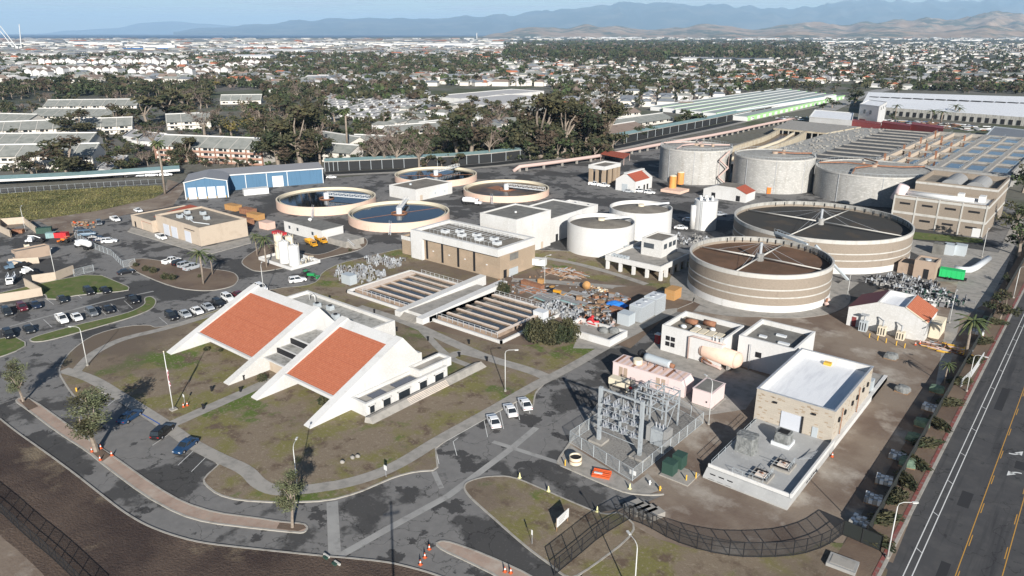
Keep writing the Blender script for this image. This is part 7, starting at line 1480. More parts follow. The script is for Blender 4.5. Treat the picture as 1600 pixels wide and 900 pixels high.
def tproto(kind,v,lod):
    k=(kind,v,lod)
    if k not in TP:
        def mk():
            o=T(NM[kind],'',CT.get(NM[kind],'tree')); a,b=tree_mesh(kind,v*13+5,lod)
            if kind!='shrub': a.build('trunk',o)
            b.build('crown',o); return o
        def mk1():
            a,b=tree_mesh(kind,v*13+5,lod,True); o=a.build(NM[kind],origin=(0,0,0)); tag(o,'',CT.get(NM[kind],'tree')); return o
        TP[k]=Proto(mk if lod<2 else mk1)
    return TP[k]
RT=random.Random(99)
def tree(kind,px,py,ytop,lab,group=None,lod=1,wide=1.,v=None):
    g=G(px,py); h=ztop(g,ytop)/10; v=RT.randrange(3) if v is None else v
    return tproto(kind,v,lod).put((g[0],g[1],.05),RT.uniform(0,6.28),lab,group,(h*wide,h*wide,h))
# young trees in the foreground
tree('street',457,825,737,'young tree with sparse sage green crown at the tip of the brick median','young street trees',0,1.25,0)
tree('street',151,706,612,'young tree with a broad sage green crown on the soil bed with the cones','young street trees',0,2.0,1)
tree('street',37,628,562,'young tree with pale crown at the upper left end of the brick median','young street trees',0,1.5,2)
tree('palm',318,444,383,'feathery palm left of the pair on the shrub island','palms on the plant islands',1,.95); tree('palm',332,429,395,'shorter palm right of the pair on the shrub island','palms on the plant islands',1,.95)
tree('palm',417,418,362,'palm standing left of the white chemical tanks','palms on the plant islands',1,.85); tree('palm',402,400,360,'palm behind the leftmost chemical palm','palms on the plant islands',1,.8)
tree('palm',1508,560,487,'tall drooping palm in the strip beside the gabled white house','palms by the street fence',0,1.15); tree('palm',1475,600,562,'small palm in the fence strip by the plastic heap','palms by the street fence',1,1.0)
tree('shrub',785,461,434,'round clipped bush at the upper end of the raised walkway','bushes among the basins',0,.95)
for px,py,yt,l in ((838,536,486,'left part of the big dark bush below the valves'),(862,540,486,'middle part of the big dark bush below the valves'),(886,536,486,'right part of the big dark bush below the valves')): tree('shrub',px,py,yt,l,'bushes among the basins',0,.75)
for k,(px,py,yt,l) in enumerate(((212,417,408,'small bush at the top of the shrub island'),(228,424,412,'olive bush, second along the shrub island'),(240,427,414,'dense olive bush in the middle of the shrub island'),(258,437,423,'long olive bush near the lower edge of the shrub island'),(270,438,425,'olive bush at the right of the shrub island row'),(312,434,427,'small dark bush below the palm on the shrub island'),(323,549,539,'low bush under the eave of the left tiled roof'),(345,550,543,'smaller low bush under the eave of the left tiled roof'),(508,634,612,'bush in the corner under the right tiled roof'),(410,597,580,'bush below the link roof between the two halves'),(547,393,387,'round bush at the foot of the handrailed stair'))): tree('shrub',px,py,yt,l,'low bushes on the plant islands',1,.9)
# shrubs and trees on the street verge
names=['just above the corner lamp','second up from the corner lamp','third up from the corner lamp','fourth up, beside the dirt yard','fifth up, beside the dirt yard','sixth up, level with the palm','seventh up, level with the palm','eighth up, near the slatted fence','ninth up, above the slatted fence','tenth up, above the slatted fence','eleventh up, near the far lamp','topmost, near the far lamp']
vy=[102,108,115,121,128,136,145,156,168,182,196,212]
for k,y in enumerate(vy):
    o=tproto('shrub',k%3,1).put((SX-2.6+RT.uniform(-.3,.3),y,.1),RT.uniform(0,6),'rough hedge shrub on the street verge, '+names[k],'hedge shrubs on the street verge',(.30,.62,.21))
for px,py,yt,k,l in ((1592,400,325,'broadleaf','dense dark tree at the right edge above the inner road'),(1585,360,305,'broadleaf','dark rounded tree at the right edge behind the banded building'),(1560,505,455,'eucalyptus','thin tree in the fence strip near the blue tractor'),(1598,300,240,'broadleaf','tall dark tree at the frame edge by the blue basins'),(1572,445,425,'broadleaf','low dark tree at the right frame edge')): tree(k,px,py,yt,l,'trees along the right edge',1,1.1)
# hand placed trees beyond the far fence
big=[('eucalyptus',105,276,212,1.4,'broad eucalyptus with pale forked trunk above the teal carport, left'),('eucalyptus',190,272,232,1.3,'small spreading eucalyptus beside the white carport roof'),('eucalyptus',50,272,235,1.2,'dark eucalyptus at the far left above the teal carport'),
('fanpalm',258,303,215,.8,'tall fan palm rising at the right end of the reed field'),('eucalyptus',295,255,212,1.0,'eucalyptus left of centre before the terracotta balconies'),('eucalyptus',280,252,220,1.0,'smaller eucalyptus before the terracotta balconies'),
('eucalyptus',470,256,158,1.0,'tallest eucalyptus behind the long blue shed'),('eucalyptus',435,258,185,1.0,'olive crowned eucalyptus above the end of the long blue shed'),('eucalyptus',412,240,180,.9,'eucalyptus leaning over the terracotta balconied apartments'),('eucalyptus',500,256,200,.8,'thin eucalyptus at the end of the long blue shed'),('gold',362,215,170,.9,'golden leaved tree behind the apartment roofs'),('broadleaf',345,210,172,1.1,'round dark green tree behind the apartment roofs'),
('bare',240,235,190,1.1,'bare grey tree left of the plant road'),('bare',320,215,165,1.2,'wide bare tree behind the apartment roofs'),('bare',600,262,190,1.0,'tall bare reddish tree above the teal canopy, left of centre'),('bare',622,262,205,1.0,'second bare tree above the teal canopy'),('bare',585,262,210,1.2,'bushy bare tree with dense twigs above the teal canopy'),('bare',655,262,212,1.0,'pale bare tree above the teal canopy'),
('eucalyptus',735,252,168,1.0,'dense brown crowned tree at the left of the big central clump'),('bare',765,252,180,.8,'slim pale bare trunk in the big central clump'),('eucalyptus',715,250,180,.9,'dark brown tree at the outer left of the central clump'),('broadleaf',800,247,190,.9,'dark green tree low in the central clump'),('eucalyptus',845,246,140,.95,'broadest eucalyptus in the centre of the clump'),('eucalyptus',880,243,145,1.0,'large eucalyptus right of the broadest one'),('eucalyptus',915,240,150,.9,'eucalyptus near the right side of the central clump'),('eucalyptus',945,235,150,.8,'rightmost feathery eucalyptus of the central clump'),('bare',780,200,160,1.0,'small bare tree above the central clump'),('eucalyptus',815,246,172,.8,'eucalyptus between the dark green tree and the broadest one'),
('broadleaf',560,258,235,1.1,'round green tree beside the white gabled house'),('broadleaf',548,256,238,1.2,'dark bush-like tree beside the white gabled house'),('conifer',975,225,205,1.0,'upright green tree beside the curved canal wall'),('broadleaf',1000,216,192,1.3,'round green tree above the canal wall'),('broadleaf',1018,212,190,1.2,'dark green tree above the canal wall'),('broadleaf',1080,195,165,1.6,'dark green tree at the corner of the storage rows'),('broadleaf',1065,198,172,1.2,'green tree left of the corner of the storage rows'),
('broadleaf',1300,168,150,1.4,'dark round street tree left of the white cube'),('broadleaf',1335,165,135,1.2,'dark tree behind the white cube'),('broadleaf',1285,172,158,1.2,'smaller dark street tree left of the white cube'),('palm',1490,186,160,1.2,'palm pair, left one, before the long warehouse'),('palm',1496,188,165,1.2,'palm pair, right one, before the long warehouse'),('palm',1455,192,168,1.5,'shaggy palm clump before the long warehouse'),('palm',1470,194,170,1.5,'second shaggy palm before the long warehouse'),('palm',1398,186,160,1.0,'slim palm right of the white cube'),('broadleaf',1555,190,176,1.5,'dark round tree before the long warehouse at the right'),
('eucalyptus',125,215,172,1.6,'flat topped spreading eucalyptus among the left apartments'),('eucalyptus',185,205,160,1.0,'dark brown tree behind the left apartments'),('broadleaf',232,205,186,1.5,'round green tree at the mouth of the road between apartments'),('eucalyptus',230,195,143,1.2,'wide reddish brown tree above the road between apartments'),('eucalyptus',262,190,138,1.3,'widest reddish brown crown above the road between apartments'),('eucalyptus',290,185,142,1.1,'reddish brown crown right of the widest one'),('eucalyptus',510,185,165,1.2,'dark tree before the white mobile homes'),('fanpalm',543,235,166,1.0,'slender palm with pale trunk rising before the mobile homes'),('broadleaf',523,190,160,1.2,'dark round tree before the white mobile homes'),('broadleaf',650,180,160,1.2,'dark green tree at the right of the mobile homes'),('bare',445,200,160,1.1,'bare grey crown behind the tallest eucalyptus'),('eucalyptus',455,200,140,1.0,'dark brown crown behind the tallest eucalyptus')]
for k,px,py,yt,wd,l in big: tree(k,px,py,yt,l,'large trees beyond the far fence',1 if py>200 else 2,wd*1.3)
# reeds
rnd=random.Random(8); m=MB(); poly=GP([(0,303),(120,295),(250,290),(256,300),(235,310),(150,330),(60,343),(0,350),(-60,362),(-60,306)])
def inside(p,x,y):
    c=False; j=len(p)-1
    for i in range(len(p)):
        if (p[i][1]>y)!=(p[j][1]>y) and x<(p[j][0]-p[i][0])*(y-p[i][1])/(p[j][1]-p[i][1])+p[i][0]: c=not c
        j=i
    return c
xs=[p[0] for p in poly]; ys=[p[1] for p in poly]; k=0; n=0
while n<15000 and k<90000:
    k+=1; x,y=rnd.uniform(min(xs),max(xs)),rnd.uniform(min(ys),max(ys))
    if not inside(poly,x,y): continue
    n+=1; h=rnd.uniform(.12,.42)+.5*(rnd.random()<.03); a=rnd.uniform(0,3.14); w_=rnd.uniform(.12,.35); dx,dy=math.cos(a)*w_,math.sin(a)*w_; lx,ly=rnd.uniform(-.8,.8),rnd.uniform(-.8,.8)
    m.add([(x-dx,y-dy,0),(x+dx,y+dy,0),(x+dx*.4+lx,y+dy*.4+ly,h),(x-dx*.4+lx,y-dy*.4+ly,h)],[(0,1,2,3)],'reed' if n%3 else 'reed_green')
stuff(m.build('reeds',origin=(0,0,0)),'tall brown and green marsh reeds in the field left of the blue shed','reeds')
# ================================================================ APARTMENTS AND NEAR HOUSES
def apartment(name,label,bL,bR,depth,floors,roofc,balc='house_wall',fl=2.9,rise=4.6,cat='apartment building',wallk='house_wall',div=True):
    a,b_=G(*bL),G(*bR); d=math.atan2(b_[1]-a[1],b_[0]-a[0]); L_=math.dist(a,b_); H=floors*fl
    o=T(name,label,cat,(a[0],a[1],0),d)
    m=MB(); m.box(0,L_,0,depth,0,H,wallk); m.build('wall',o)
    m=MB(); m.add([(-.6,-1.3,H-.2),(L_+.6,-1.3,H-.2),(L_+.6,depth*.62,H+rise),(-.6,depth*.62,H+rise),(L_+.6,depth+.5,H),(-.6,depth+.5,H)],[(0,1,2,3),(3,2,4,5)],roofc); m.add([(0,0,H),(0,depth,H),(0,depth*.62,H+rise-.05)],[(0,1,2)],wallk); m.add([(L_,0,H),(L_,depth*.62,H+rise-.05),(L_,depth,H)],[(0,1,2)],wallk); m.box(-.6,L_+.6,depth*.6,depth*.66,H+rise-.1,H+rise+.5,'white_wall'); m.build('roof',o)
    n=max(2,int(L_/9.5))
    for k in range(n+1):
        x=L_*k/n
        if div: m=MB(); m.add([(x-.14,-1.4,H-.1),(x+.14,-1.4,H-.1),(x+.14,depth*.62,H+rise+.25),(x-.14,depth*.62,H+rise+.25),(x-.14,-1.4,H-.5),(x+.14,-1.4,H-.5)],[(0,1,2,3),(4,5,1,0)],'house_wall'); m.box(x-.15,x+.15,-1.2,0,0,H-.2,balc); m.build('party_wall',o)
    for f in range(floors):
        m=MB(); m.box(0,L_,-1.2,-1.05,f*fl+.1,f*fl+1.0,balc); m.box(0,L_,-1.2,0,f*fl-.1,f*fl+.1,balc); m.build('balcony',o)
        for k in range(n):
            x=L_*(k+.5)/n; g=MB(); g.box(x-3.0,x-.3,-.06,0,f*fl+1.0,f*fl+2.4,'glass'); g.build('window',o); g=MB(); g.box(x+.5,x+2.1,-.06,0,f*fl+.9,f*fl+2.1,'glass'); g.build('window',o)
    return o
mat('shingle',(.24,.245,.225),.95,[(.25,(.18,.19,.175),.4,.65,5)]); mat('terracotta_trim',(.33,.19,.14),.85); mat('shingle_blue',(.165,.18,.20),.9,[(.2,(.13,.14,.155),.5,.7,4)]); mat('shingle_brown',(.22,.17,.14),.9,[(.2,(.17,.13,.11),.5,.7,4)]); mat('roof_red',(.36,.13,.07),.9); mat('roof_pale',(.42,.41,.40),.9); mat('house_wall',(.56,.53,.48),.9)
apartment('apartment_building','three storey apartments with terracotta balconies above the blue shed',(246,250),(412,258),16,3,'shingle','terracotta_trim')
apartment('apartment_building','grey roofed apartments at the far left just above the teal carport',(-60,266),(148,262),17,2,'shingle',fl=3.6)
apartment('apartment_building','long grey roofed apartment row second back at the left',(-60,240),(140,238),20,2,'shingle')
apartment('apartment_building','grey roofed apartments with white balconies by the road at the left',(-20,218),(208,208),20,2,'shingle')
apartment('apartment_building','rear grey roofed apartment row before the palm belt',(48,192),(180,193),22,2,'shingle')
apartment('apartment_building','rearmost long grey roofed apartments under the dark palm belt',(70,176),(215,174),20,2,'shingle')
apartment('apartment_building','grey roofed apartments left of the flat topped eucalyptus',(-70,200),(42,203),20,2,'shingle')
apartment('apartment_building','grey roofed building before the bare trees, top centre left',(345,163),(408,162),16,1,'shingle',fl=4)
apartment('apartment_building','pale gabled block with striped skylights beside the road',(262,203),(330,200),22,2,'shingle',div=True)
for i,(bl,br,dp,fl_,l) in enumerate((((505,252),(548,256),12,2,'white gabled house directly behind the black screened fence'),((488,222),(545,232),14,1,'low grey roofed house behind the eucalyptus trees'),((548,228),(600,230),12,1,'low grey roofed house right of the slender palm'),((612,213),(690,207),16,1,'grey roofed house group above the canopy, left'),((668,206),(715,200),14,1,'pale house with grey roof below the flat school roofs'),((915,222),(1010,205),18,1,'brown roofed long house beside the canal wall'),((958,204),(1050,190),16,1,'grey gabled house row beside the canal wall'),((905,190),(1000,180),14,1,'brown roofed house behind the central tree clump'))): apartment('house',l,bl,br,dp,fl_,'shingle' if 'brown' not in l else 'shingle_brown',fl=3.0,rise=3.4,cat='house',div=False)
# white flat carports and long flat roofed school
for l,TL,TN,TR,z,k in (('white flat carport roof beside the road between apartments',(205,219),(240,222),(262,208),3,'white_wall'),('white flat carport roof behind the left teal carport',(150,262),(170,266),(200,243),3,'white_wall'),('white carport roof at the end of the apartment road',(192,212),(218,216),(232,205),3,'white_wall'),('long low pale school building with arched side, centre',(668,150),(720,154),(850,142),5,'white_wall'),('long flat white roofed building right of the school',(700,160),(770,165),(850,150),5,'white_wall'),('pale flat building left of the central clump',(850,170),(905,172),(960,150),5,'white_wall'),('white walled pavilion with teal roof at the far right',(1540,212),(1640,224),(1645,207),6,'solar')):
    far_box('flat_roofed_building',l,'building',TL,TN,TR,z,'white_wall' if k=='white_wall' else 'galv','roof_pale' if k=='white_wall' else 'shingle_blue')
for k in range(14):
    x=12+k*19+RT.uniform(-3,3); car(RT.choice(['sedan','suv','pickup']),RT.choice(['white','black','silver','grey']),x,281-k*.6,R(60+RT.uniform(-4,4)),'car parked nose in behind the teal carport at the left','cars parked behind the teal carport')
# ================================================================ THE TOWN BEYOND
RC=random.Random(2024)
def interp(t,x):
    for i in range(len(t)-1):
        if t[i][0]<=x<=t[i+1][0]: return t[i][1]+(t[i+1][1]-t[i][1])*(x-t[i][0])/(t[i+1][0]-t[i][0])
    return t[-1][1] if x>t[-1][0] else t[0][1]
LIM=[(-200,158),(30,158),(60,150),(200,154),(240,160),(330,175),(345,195),(420,215),(440,246),(500,250),(560,248),(700,244),(790,236),(860,232),(930,222),(960,200),(1040,188),(1070,165),(1180,142),(1300,138),(1350,140),(1500,144),(1640,150)]
AVOID=[(668,135,860,170),(1290,128,1345,150),(330,140,412,168)]
def free(px,py,mg=0):
    if py>interp(LIM,px)-mg: return False
    for a in AVOID:
        if a[0]-mg<px<a[2]+mg and a[1]-mg<py<a[3]+mg: return False
    return True
# --- house prototypes
def house_mb(kind,rnd,wallk,roofk):
    """returns list of (part name, MB)"""
    L_,W_,H=(rnd.uniform(13,18),rnd.uniform(9,11),rnd.choice((3.2,5.4))) if kind=='house' else (18,5.5,3.0)
    w_=MB(); w_.box(-L_/2,L_/2,-W_/2,W_/2,0,H,wallk); r=MB()
    if kind=='house':
        e=.5; t=2.0
        r.add([(-L_/2-e,-W_/2-e,H-.1),(L_/2+e,-W_/2-e,H-.1),(L_/2+e,W_/2+e,H-.1),(-L_/2-e,W_/2+e,H-.1),(-L_/2+W_*.25,0,H+t),(L_/2-W_*.25,0,H+t)],[(0,1,5,4),(1,2,5),(2,3,4,5),(3,0,4)],roofk)
        w_.box(-L_/2+1,-L_/2+7,-W_/2-4,-W_/2,0,H-.4 if H<4 else 3,wallk); r.add([(-L_/2+.6,-W_/2-4.5,2.6),(-L_/2+7.4,-W_/2-4.5,2.6),(-L_/2+4,-W_/2-4.3,4.2),(-L_/2+.6,-W_/2,2.9),(-L_/2+7.4,-W_/2,2.9),(-L_/2+4,-W_/2+2,4.2)],[(0,2,5,3),(2,1,4,5)],roofk)
        if rnd.random()<.5: r.box(L_/4,L_/4+1,-1,0,H,H+2.6,'white_wall')
    else:
        r.box(-L_/2-.3,L_/2+.3,-W_/2-.3,W_/2+.3,H,H+.25,roofk); r.box(-L_/2,L_/2,W_/2,W_/2+2.8,H-.5,H-.4,roofk)
    ws=[]
    for f in (-.3,.05,.34):
        g=MB(); g.box(L_*f-.9,L_*f+.9,-W_/2-.05,-W_/2+.01,1,2.3,'glass'); ws.append(('window',g))
    return [('wall',w_),('roof',r)]+ws
HP=[]
for i,(wk,rk) in enumerate((('house_wall','shingle'),('white_wall','shingle_blue'),('house_wall','shingle_brown'),('white_wall','shingle'),('cream','roof_red'),('white_wall','roof_pale'),('house_wall','shingle_blue'))):
    def mk(i=i,wk=wk,rk=rk):
        o=T('suburban_house','','house'); 
        for n,m in house_mb('house',random.Random(i),wk,rk): m.build(n,o)
        return o
    HP.append(Proto(mk))
HN=['grey roofed house with pale walls in the town beyond the plant','white house with blue-grey roof in the town beyond the plant','brown roofed house in the town beyond the plant','white house with grey roof in the town beyond the plant','cream house with red tile roof in the town beyond the plant','white house with pale roof in the town beyond the plant','beige house with blue-grey roof in the town beyond the plant']
def mkmh():
    o=T('mobile_home','','mobile home')
    for n,m in house_mb('mobile',random.Random(3),'white_wall','roof_pale'): m.build(n,o)
    return o
MH=Proto(mkmh)
TK=[('eucalyptus',2),('broadleaf',2),('bare',2),('conifer',2),('gold',2)]
TN_={'eucalyptus':'olive eucalyptus tree among the houses beyond the plant','broadleaf':'dark green tree among the houses beyond the plant','bare':'bare grey winter tree among the houses beyond the plant','conifer':'upright conifer among the houses beyond the plant','gold':'golden brown tree among the houses beyond the plant','palm':'small palm among the houses beyond the plant','fanpalm':'slim fan palm in the dark belt beyond the apartments'}
GT={'eucalyptus':'town eucalyptus trees','broadleaf':'town broadleaf trees','bare':'town bare trees','conifer':'town conifers','gold':'town golden trees','palm':'town palms','fanpalm':'fan palms of the dark belt'}
placed={}
def far_tree(k,px,py,h,wd=1.):
    x,y=G(px,py); placed[k]=placed.get(k,0)+1
    tproto(k,RC.randrange(3),2).put((x,y,-.3),RC.uniform(0,6.28),TN_[k],GT[k],(h*wd/10,h*wd/10,h/10))
occ=set()
def spot(x,y,c=11):
    k=(int(x//c),int(y//c))
    if k in occ: return False
    occ.add(k); return True
# mobile home park
a=R(32); n=0
for i in range(-30,60):
    for j in range(-30,60):
        x,y=G(600,165); x+=i*9.5*math.cos(a)-j*24*math.sin(a); y+=i*9.5*math.sin(a)+j*24*math.cos(a)
        vy=-x*sT+y*cT; vx=x*cT+y*sT
        if vy<300: continue
        t=math.atan2(HC,vy); py=450-F*math.tan(PT-t); px=800+F*vx/(vy*math.cos(PT)+HC*math.sin(PT))
        if (505<px<735 and 142<py<186 and free(px,py)) and RC.random()<.88:
            MH.put((x,y,-.3),a+R(90),'white flat roofed mobile home in the park left of the school','mobile homes in the white roofed park'); spot(x,y); n+=1
# houses (individuals) : bands (x0,x1,y0,y1,count,roof weights,angle)
def houses(x0,x1,y0,y1,cnt,wts,ang,jit=.05):
    k=0;t=0
    while k<cnt and t<cnt*14:
        t+=1; px=RC.uniform(x0,x1); py=y0+(y1-y0)*RC.random(); 
        if not free(px,py,2): continue
        x,y=G(px,py); c=20; u,v=x*math.cos(ang)+y*math.sin(ang),-x*math.sin(ang)+y*math.cos(ang); u=round(u/c)*c; v=round(v/c)*c
        if (round(u),round(v),'h') in occ: continue
        occ.add((round(u),round(v),'h')); x,y=u*math.cos(ang)-v*math.sin(ang),u*math.sin(ang)+v*math.cos(ang)
        spot(x,y); i=RC.choices(range(7),wts)[0]
        HP[i].put((x,y,-.3),ang+RC.choice((0,R(90),R(180)))+RC.uniform(-jit,jit),HN[i],'houses '+HN[i].split(' in the')[0]); k+=1
    return k
nh=0
nh+=houses(880,1175,121,170,95,(2,4,1,2,.3,1,5),R(28))
nh+=houses(1150,1330,112,136,40,(1,1,2,1,6,2,1),R(10))
nh+=houses(600,960,170,215,30,(3,1,2,3,0,1,1),R(20))
nh+=houses(420,900,108,150,60,(2,2,2,3,1,3,1),R(35))
nh+=houses(1330,1640,104,140,60,(2,1,2,2,1.5,3,1),R(5))
# near and middle trees (individuals, densest masses first)
def trees(x0,x1,y0,y1,cnt,kinds,h0,h1,wd=1.1,force=False):
    k=0;t=0
    while k<cnt and t<cnt*12:
        t+=1; px=RC.uniform(x0,x1); py=RC.uniform(y0,y1)
        if not force and not free(px,py,1): continue
        x,y=G(px,py)
        if not spot(x,y,8): continue
        kd=RC.choice(kinds)
        if placed.get(kd,0)>=290: kd=min(set(kinds),key=lambda q:placed.get(q,0))
        if placed.get(kd,0)>=290: break
        far_tree(kd,px,py,RC.uniform(h0,h1),wd*RC.uniform(.85,1.25)); k+=1
E_,B_2,N_,C_='eucalyptus','broadleaf','bare','conifer'
trees(-60,330,140,157,75,[B_2,B_2,E_],13,18,1.25); trees(40,330,146,158,46,['fanpalm'],10,14,1.2)
trees(205,330,160,185,22,[E_,E_,N_],12,18,1.2); trees(395,520,150,235,34,[E_,E_,N_,B_2],11,19,1.1); trees(330,400,165,205,12,[N_,'gold',B_2],9,14,1.2)
trees(690,960,150,238,46,[E_,E_,N_,B_2],10,19,1.15); trees(560,700,185,244,30,[N_,N_,B_2,E_],7,13,1.1)
trees(330,800,112,148,100,[E_,B_2,N_,N_,'gold'],9,16,1.2); trees(800,1000,118,170,45,[E_,B_2,E_],9,15,1.3); trees(1000,1180,116,165,50,[B_2,E_,N_],6,10,1.1)
trees(1180,1640,104,142,90,[B_2,C_,E_,N_],7,13,1.2); trees(1310,1640,120,146,26,[B_2,C_],9,14,1.3); trees(800,1060,85,104,60,[E_,B_2,C_],18,26,1.3)
trees(1180,1345,132,148,30,[B_2,E_],6,9,1.4,True); trees(1400,1640,140,146,18,[B_2,E_],6,10,1.4,True); trees(1380,1640,176,196,12,[B_2,'palm'],5,8,1.2,True); trees(-60,60,158,200,14,[B_2,E_],9,14,1.3,True); trees(60,210,158,166,12,[B_2,E_,N_],9,13,1.3,True); trees(-60,30,160,250,7,[B_2,E_],9,13,1.3,True); trees(-60,210,262,276,16,['palm',E_,N_,B_2],4,7,1.2,True); trees(-60,200,217,222,8,[E_,N_],7,10,1.3,True); trees(205,245,195,262,12,[B_2,N_,'palm'],5,9,1.2,True); trees(250,420,256,262,12,['palm',B_2,E_],4,7,1.2,True); trees(410,520,235,258,14,[E_,B_2],8,14,1.2,True); trees(520,720,247,262,26,[B_2,N_,E_],5,9,1.2,True); trees(720,960,232,250,26,[E_,B_2,E_],10,17,1.3,True); trees(960,1080,190,214,10,[B_2],4,7,1.4,True)
for px,py,h in ((1340,110,13),(1405,118,16),(1425,117,18),(1440,116,17),(1520,112,16),(1545,113,17),(1560,114,16),(1585,112,18),(1490,126,12)): far_tree(C_,px,py,h,1.5)
# street trees down the right frame edge and bushes along canal bank
# large industrial sheds
def shed(px,py,wpx,dm,h,roofk,lab,grp,name='warehouse',hd=0,wallk='white_wall'):
    x,y=G(px,py); dist=math.hypot(x,y); L_=wpx/F*dist; o=T(name,lab,'warehouse',(x,y,-.3),TH+hd,grp)
    m=MB(); m.box(-L_/2,L_/2,0,dm,0,h,wallk); m.build('wall',o); m=MB(); m.add([(-L_/2-1,-1,h),(L_/2+1,-1,h),(L_/2+1,dm+1,h),(-L_/2-1,dm+1,h),(-L_/2-1,dm/2,h+2.5),(L_/2+1,dm/2,h+2.5)],[(0,1,5,4),(3,4,5,2),(0,4,3),(1,2,5)],roofk); m.build('roof',o)
G1='pale warehouses of the port and industrial belt'
L0='pale flat warehouse in the distant industrial belt'
for px,py,w_,h,k in ((60,88,90,9,'roof_pale'),(150,84,110,10,'roof_pale'),(240,86,60,8,'roof_pale'),(60,112,110,8,'roof_pale'),(360,83,90,10,'white_roof'),(420,76,120,12,'white_roof'),(450,84,60,12,'white_roof'),(520,71,70,12,'white_roof'),(570,76,90,10,'roof_pale'),(650,73,150,14,'white_roof'),(740,75,120,12,'white_roof'),(700,70,120,10,'roof_pale'),(300,72,60,10,'roof_pale'),(230,72,60,9,'roof_pale'),(130,71,40,18,'white_roof'),(170,71,36,16,'white_roof'),(480,80,80,9,'shingle_brown'),(540,82,90,8,'shingle_brown'),(600,84,70,8,'roof_pale'),(850,72,70,9,'roof_pale'),(1080,96,56,8,'roof_pale'),(1125,97,50,8,'shingle_blue'),(1180,98,50,8,'shingle_blue'),(1090,90,26,8,'shingle_blue'),(1300,66,90,8,'white_roof'),(1510,64,40,9,'white_roof'),(1180,62,60,12,'white_roof'),(960,60,80,12,'white_roof'),(340,72,80,8,'white_roof'),(790,69,60,9,'white_roof'),(1310,80,50,7,'roof_pale'),(1480,108,60,6,'roof_pale'),(1440,128,44,5,'roof_pale'),(1560,122,90,5,'shingle'),(1500,138,90,5,'shingle_brown'),(395,96,50,14,'white_roof'),(385,105,60,8,'shingle_brown')): shed(px,py,w_,60,h,k,L0,G1,hd=RC.uniform(-.06,.06))
# condos with brown roofs on the left
for k,(px,py,w_) in enumerate(((60,126,36),(90,122,44),(130,118,56),(165,120,50),(225,124,40),(240,118,36),(285,124,40),(315,121,46),(345,120,44),(150,106,60),(210,104,70),(270,106,50),(380,112,50),(400,106,40),(100,104,60))):
    x,y=G(px,py); dist=math.hypot(x,y); L_=w_/F*dist; o=T('condominium','white gabled condominium block with brown roof in the upper left town','apartment building',(x,y,-.3),TH+RC.uniform(-.25,.25),'white condominiums in the upper left town')
    for q in range(max(2,int(L_/14))):
        xx=-L_/2+q*14; h=RC.uniform(12,16); m=MB(); m.box(xx,xx+12.5,0,14,0,h,'white_wall'); m.build('wall',o); m=MB(); m.add([(xx-.5,-.6,h-.3),(xx+13,-.6,h-.3),(xx+13,14.6,h-.3),(xx-.5,14.6,h-.3),(xx+6.2,-.6,h+3),(xx+6.2,14.6,h+3)],[(0,4,5,3),(4,1,2,5)],'shingle_brown'); m.add([(xx,0,h-.3),(xx+12.5,0,h-.3),(xx+6.2,0,h+2.7)],[(0,1,2)],'white_wall'); m.build('roof',o)
# port: ship, cranes, chimney
x,y=G(215,78.5); o=T('cargo_ship','long blue hulled ship with white superstructure in the distant port','ship',(x,y,-.3),TH); D0=math.hypot(x,y); s_=D0/F
m=MB(); m.add([(-48*s_,0,0),(50*s_,0,0),(54*s_,0,3*s_),(-52*s_,0,3*s_),(-48*s_,25,0),(50*s_,25,0),(54*s_,25,3*s_),(-52*s_,25,3*s_)],[(0,1,2,3),(1,5,6,2),(5,4,7,6),(4,0,3,7),(3,2,6,7)],'ship_blue'); m.build('hull',o); m=MB(); m.box(8*s_,50*s_,3,22,3*s_,6.5*s_,'white_wall'); m.box(40*s_,46*s_,5,18,6.5*s_,9*s_,'white_wall'); m.build('superstructure',o)
for k,(b_,t_,l) in enumerate((((22,72),(1,42),'leftmost white harbour crane boom at the left frame edge'),((28,73),(9,44),'second white harbour crane boom beside the leftmost'),((34,74),(38,42),'upright white harbour crane boom right of the leaning pair'))):
    x,y=G(b_[0],b_[1]+4); dist=-x*sT+y*cT; h=(b_[1]-t_[1]+4)/F*dist; o=T('harbour_crane',l,'crane',(x,y,-.3),TH,'white harbour cranes'); dx=(t_[0]-b_[0])/F*dist; w2=1.6
    m=MB(); m.bar((0,0,4),(dx,0,h),2.2,'white_paint'); m.bar((-3,0,4),(dx,0,h),.9,'white_paint'); m.build('boom',o); m=MB(); m.box(-6,6,-6,6,0,14,'white_wall'); m.build('base',o)
x,y=G(745,60); tag(MB().cyl(x,y,0,70,6,'white_wall',10).build('chimney'),'single tall pale stack on the coastal plain before the mountains','chimney')
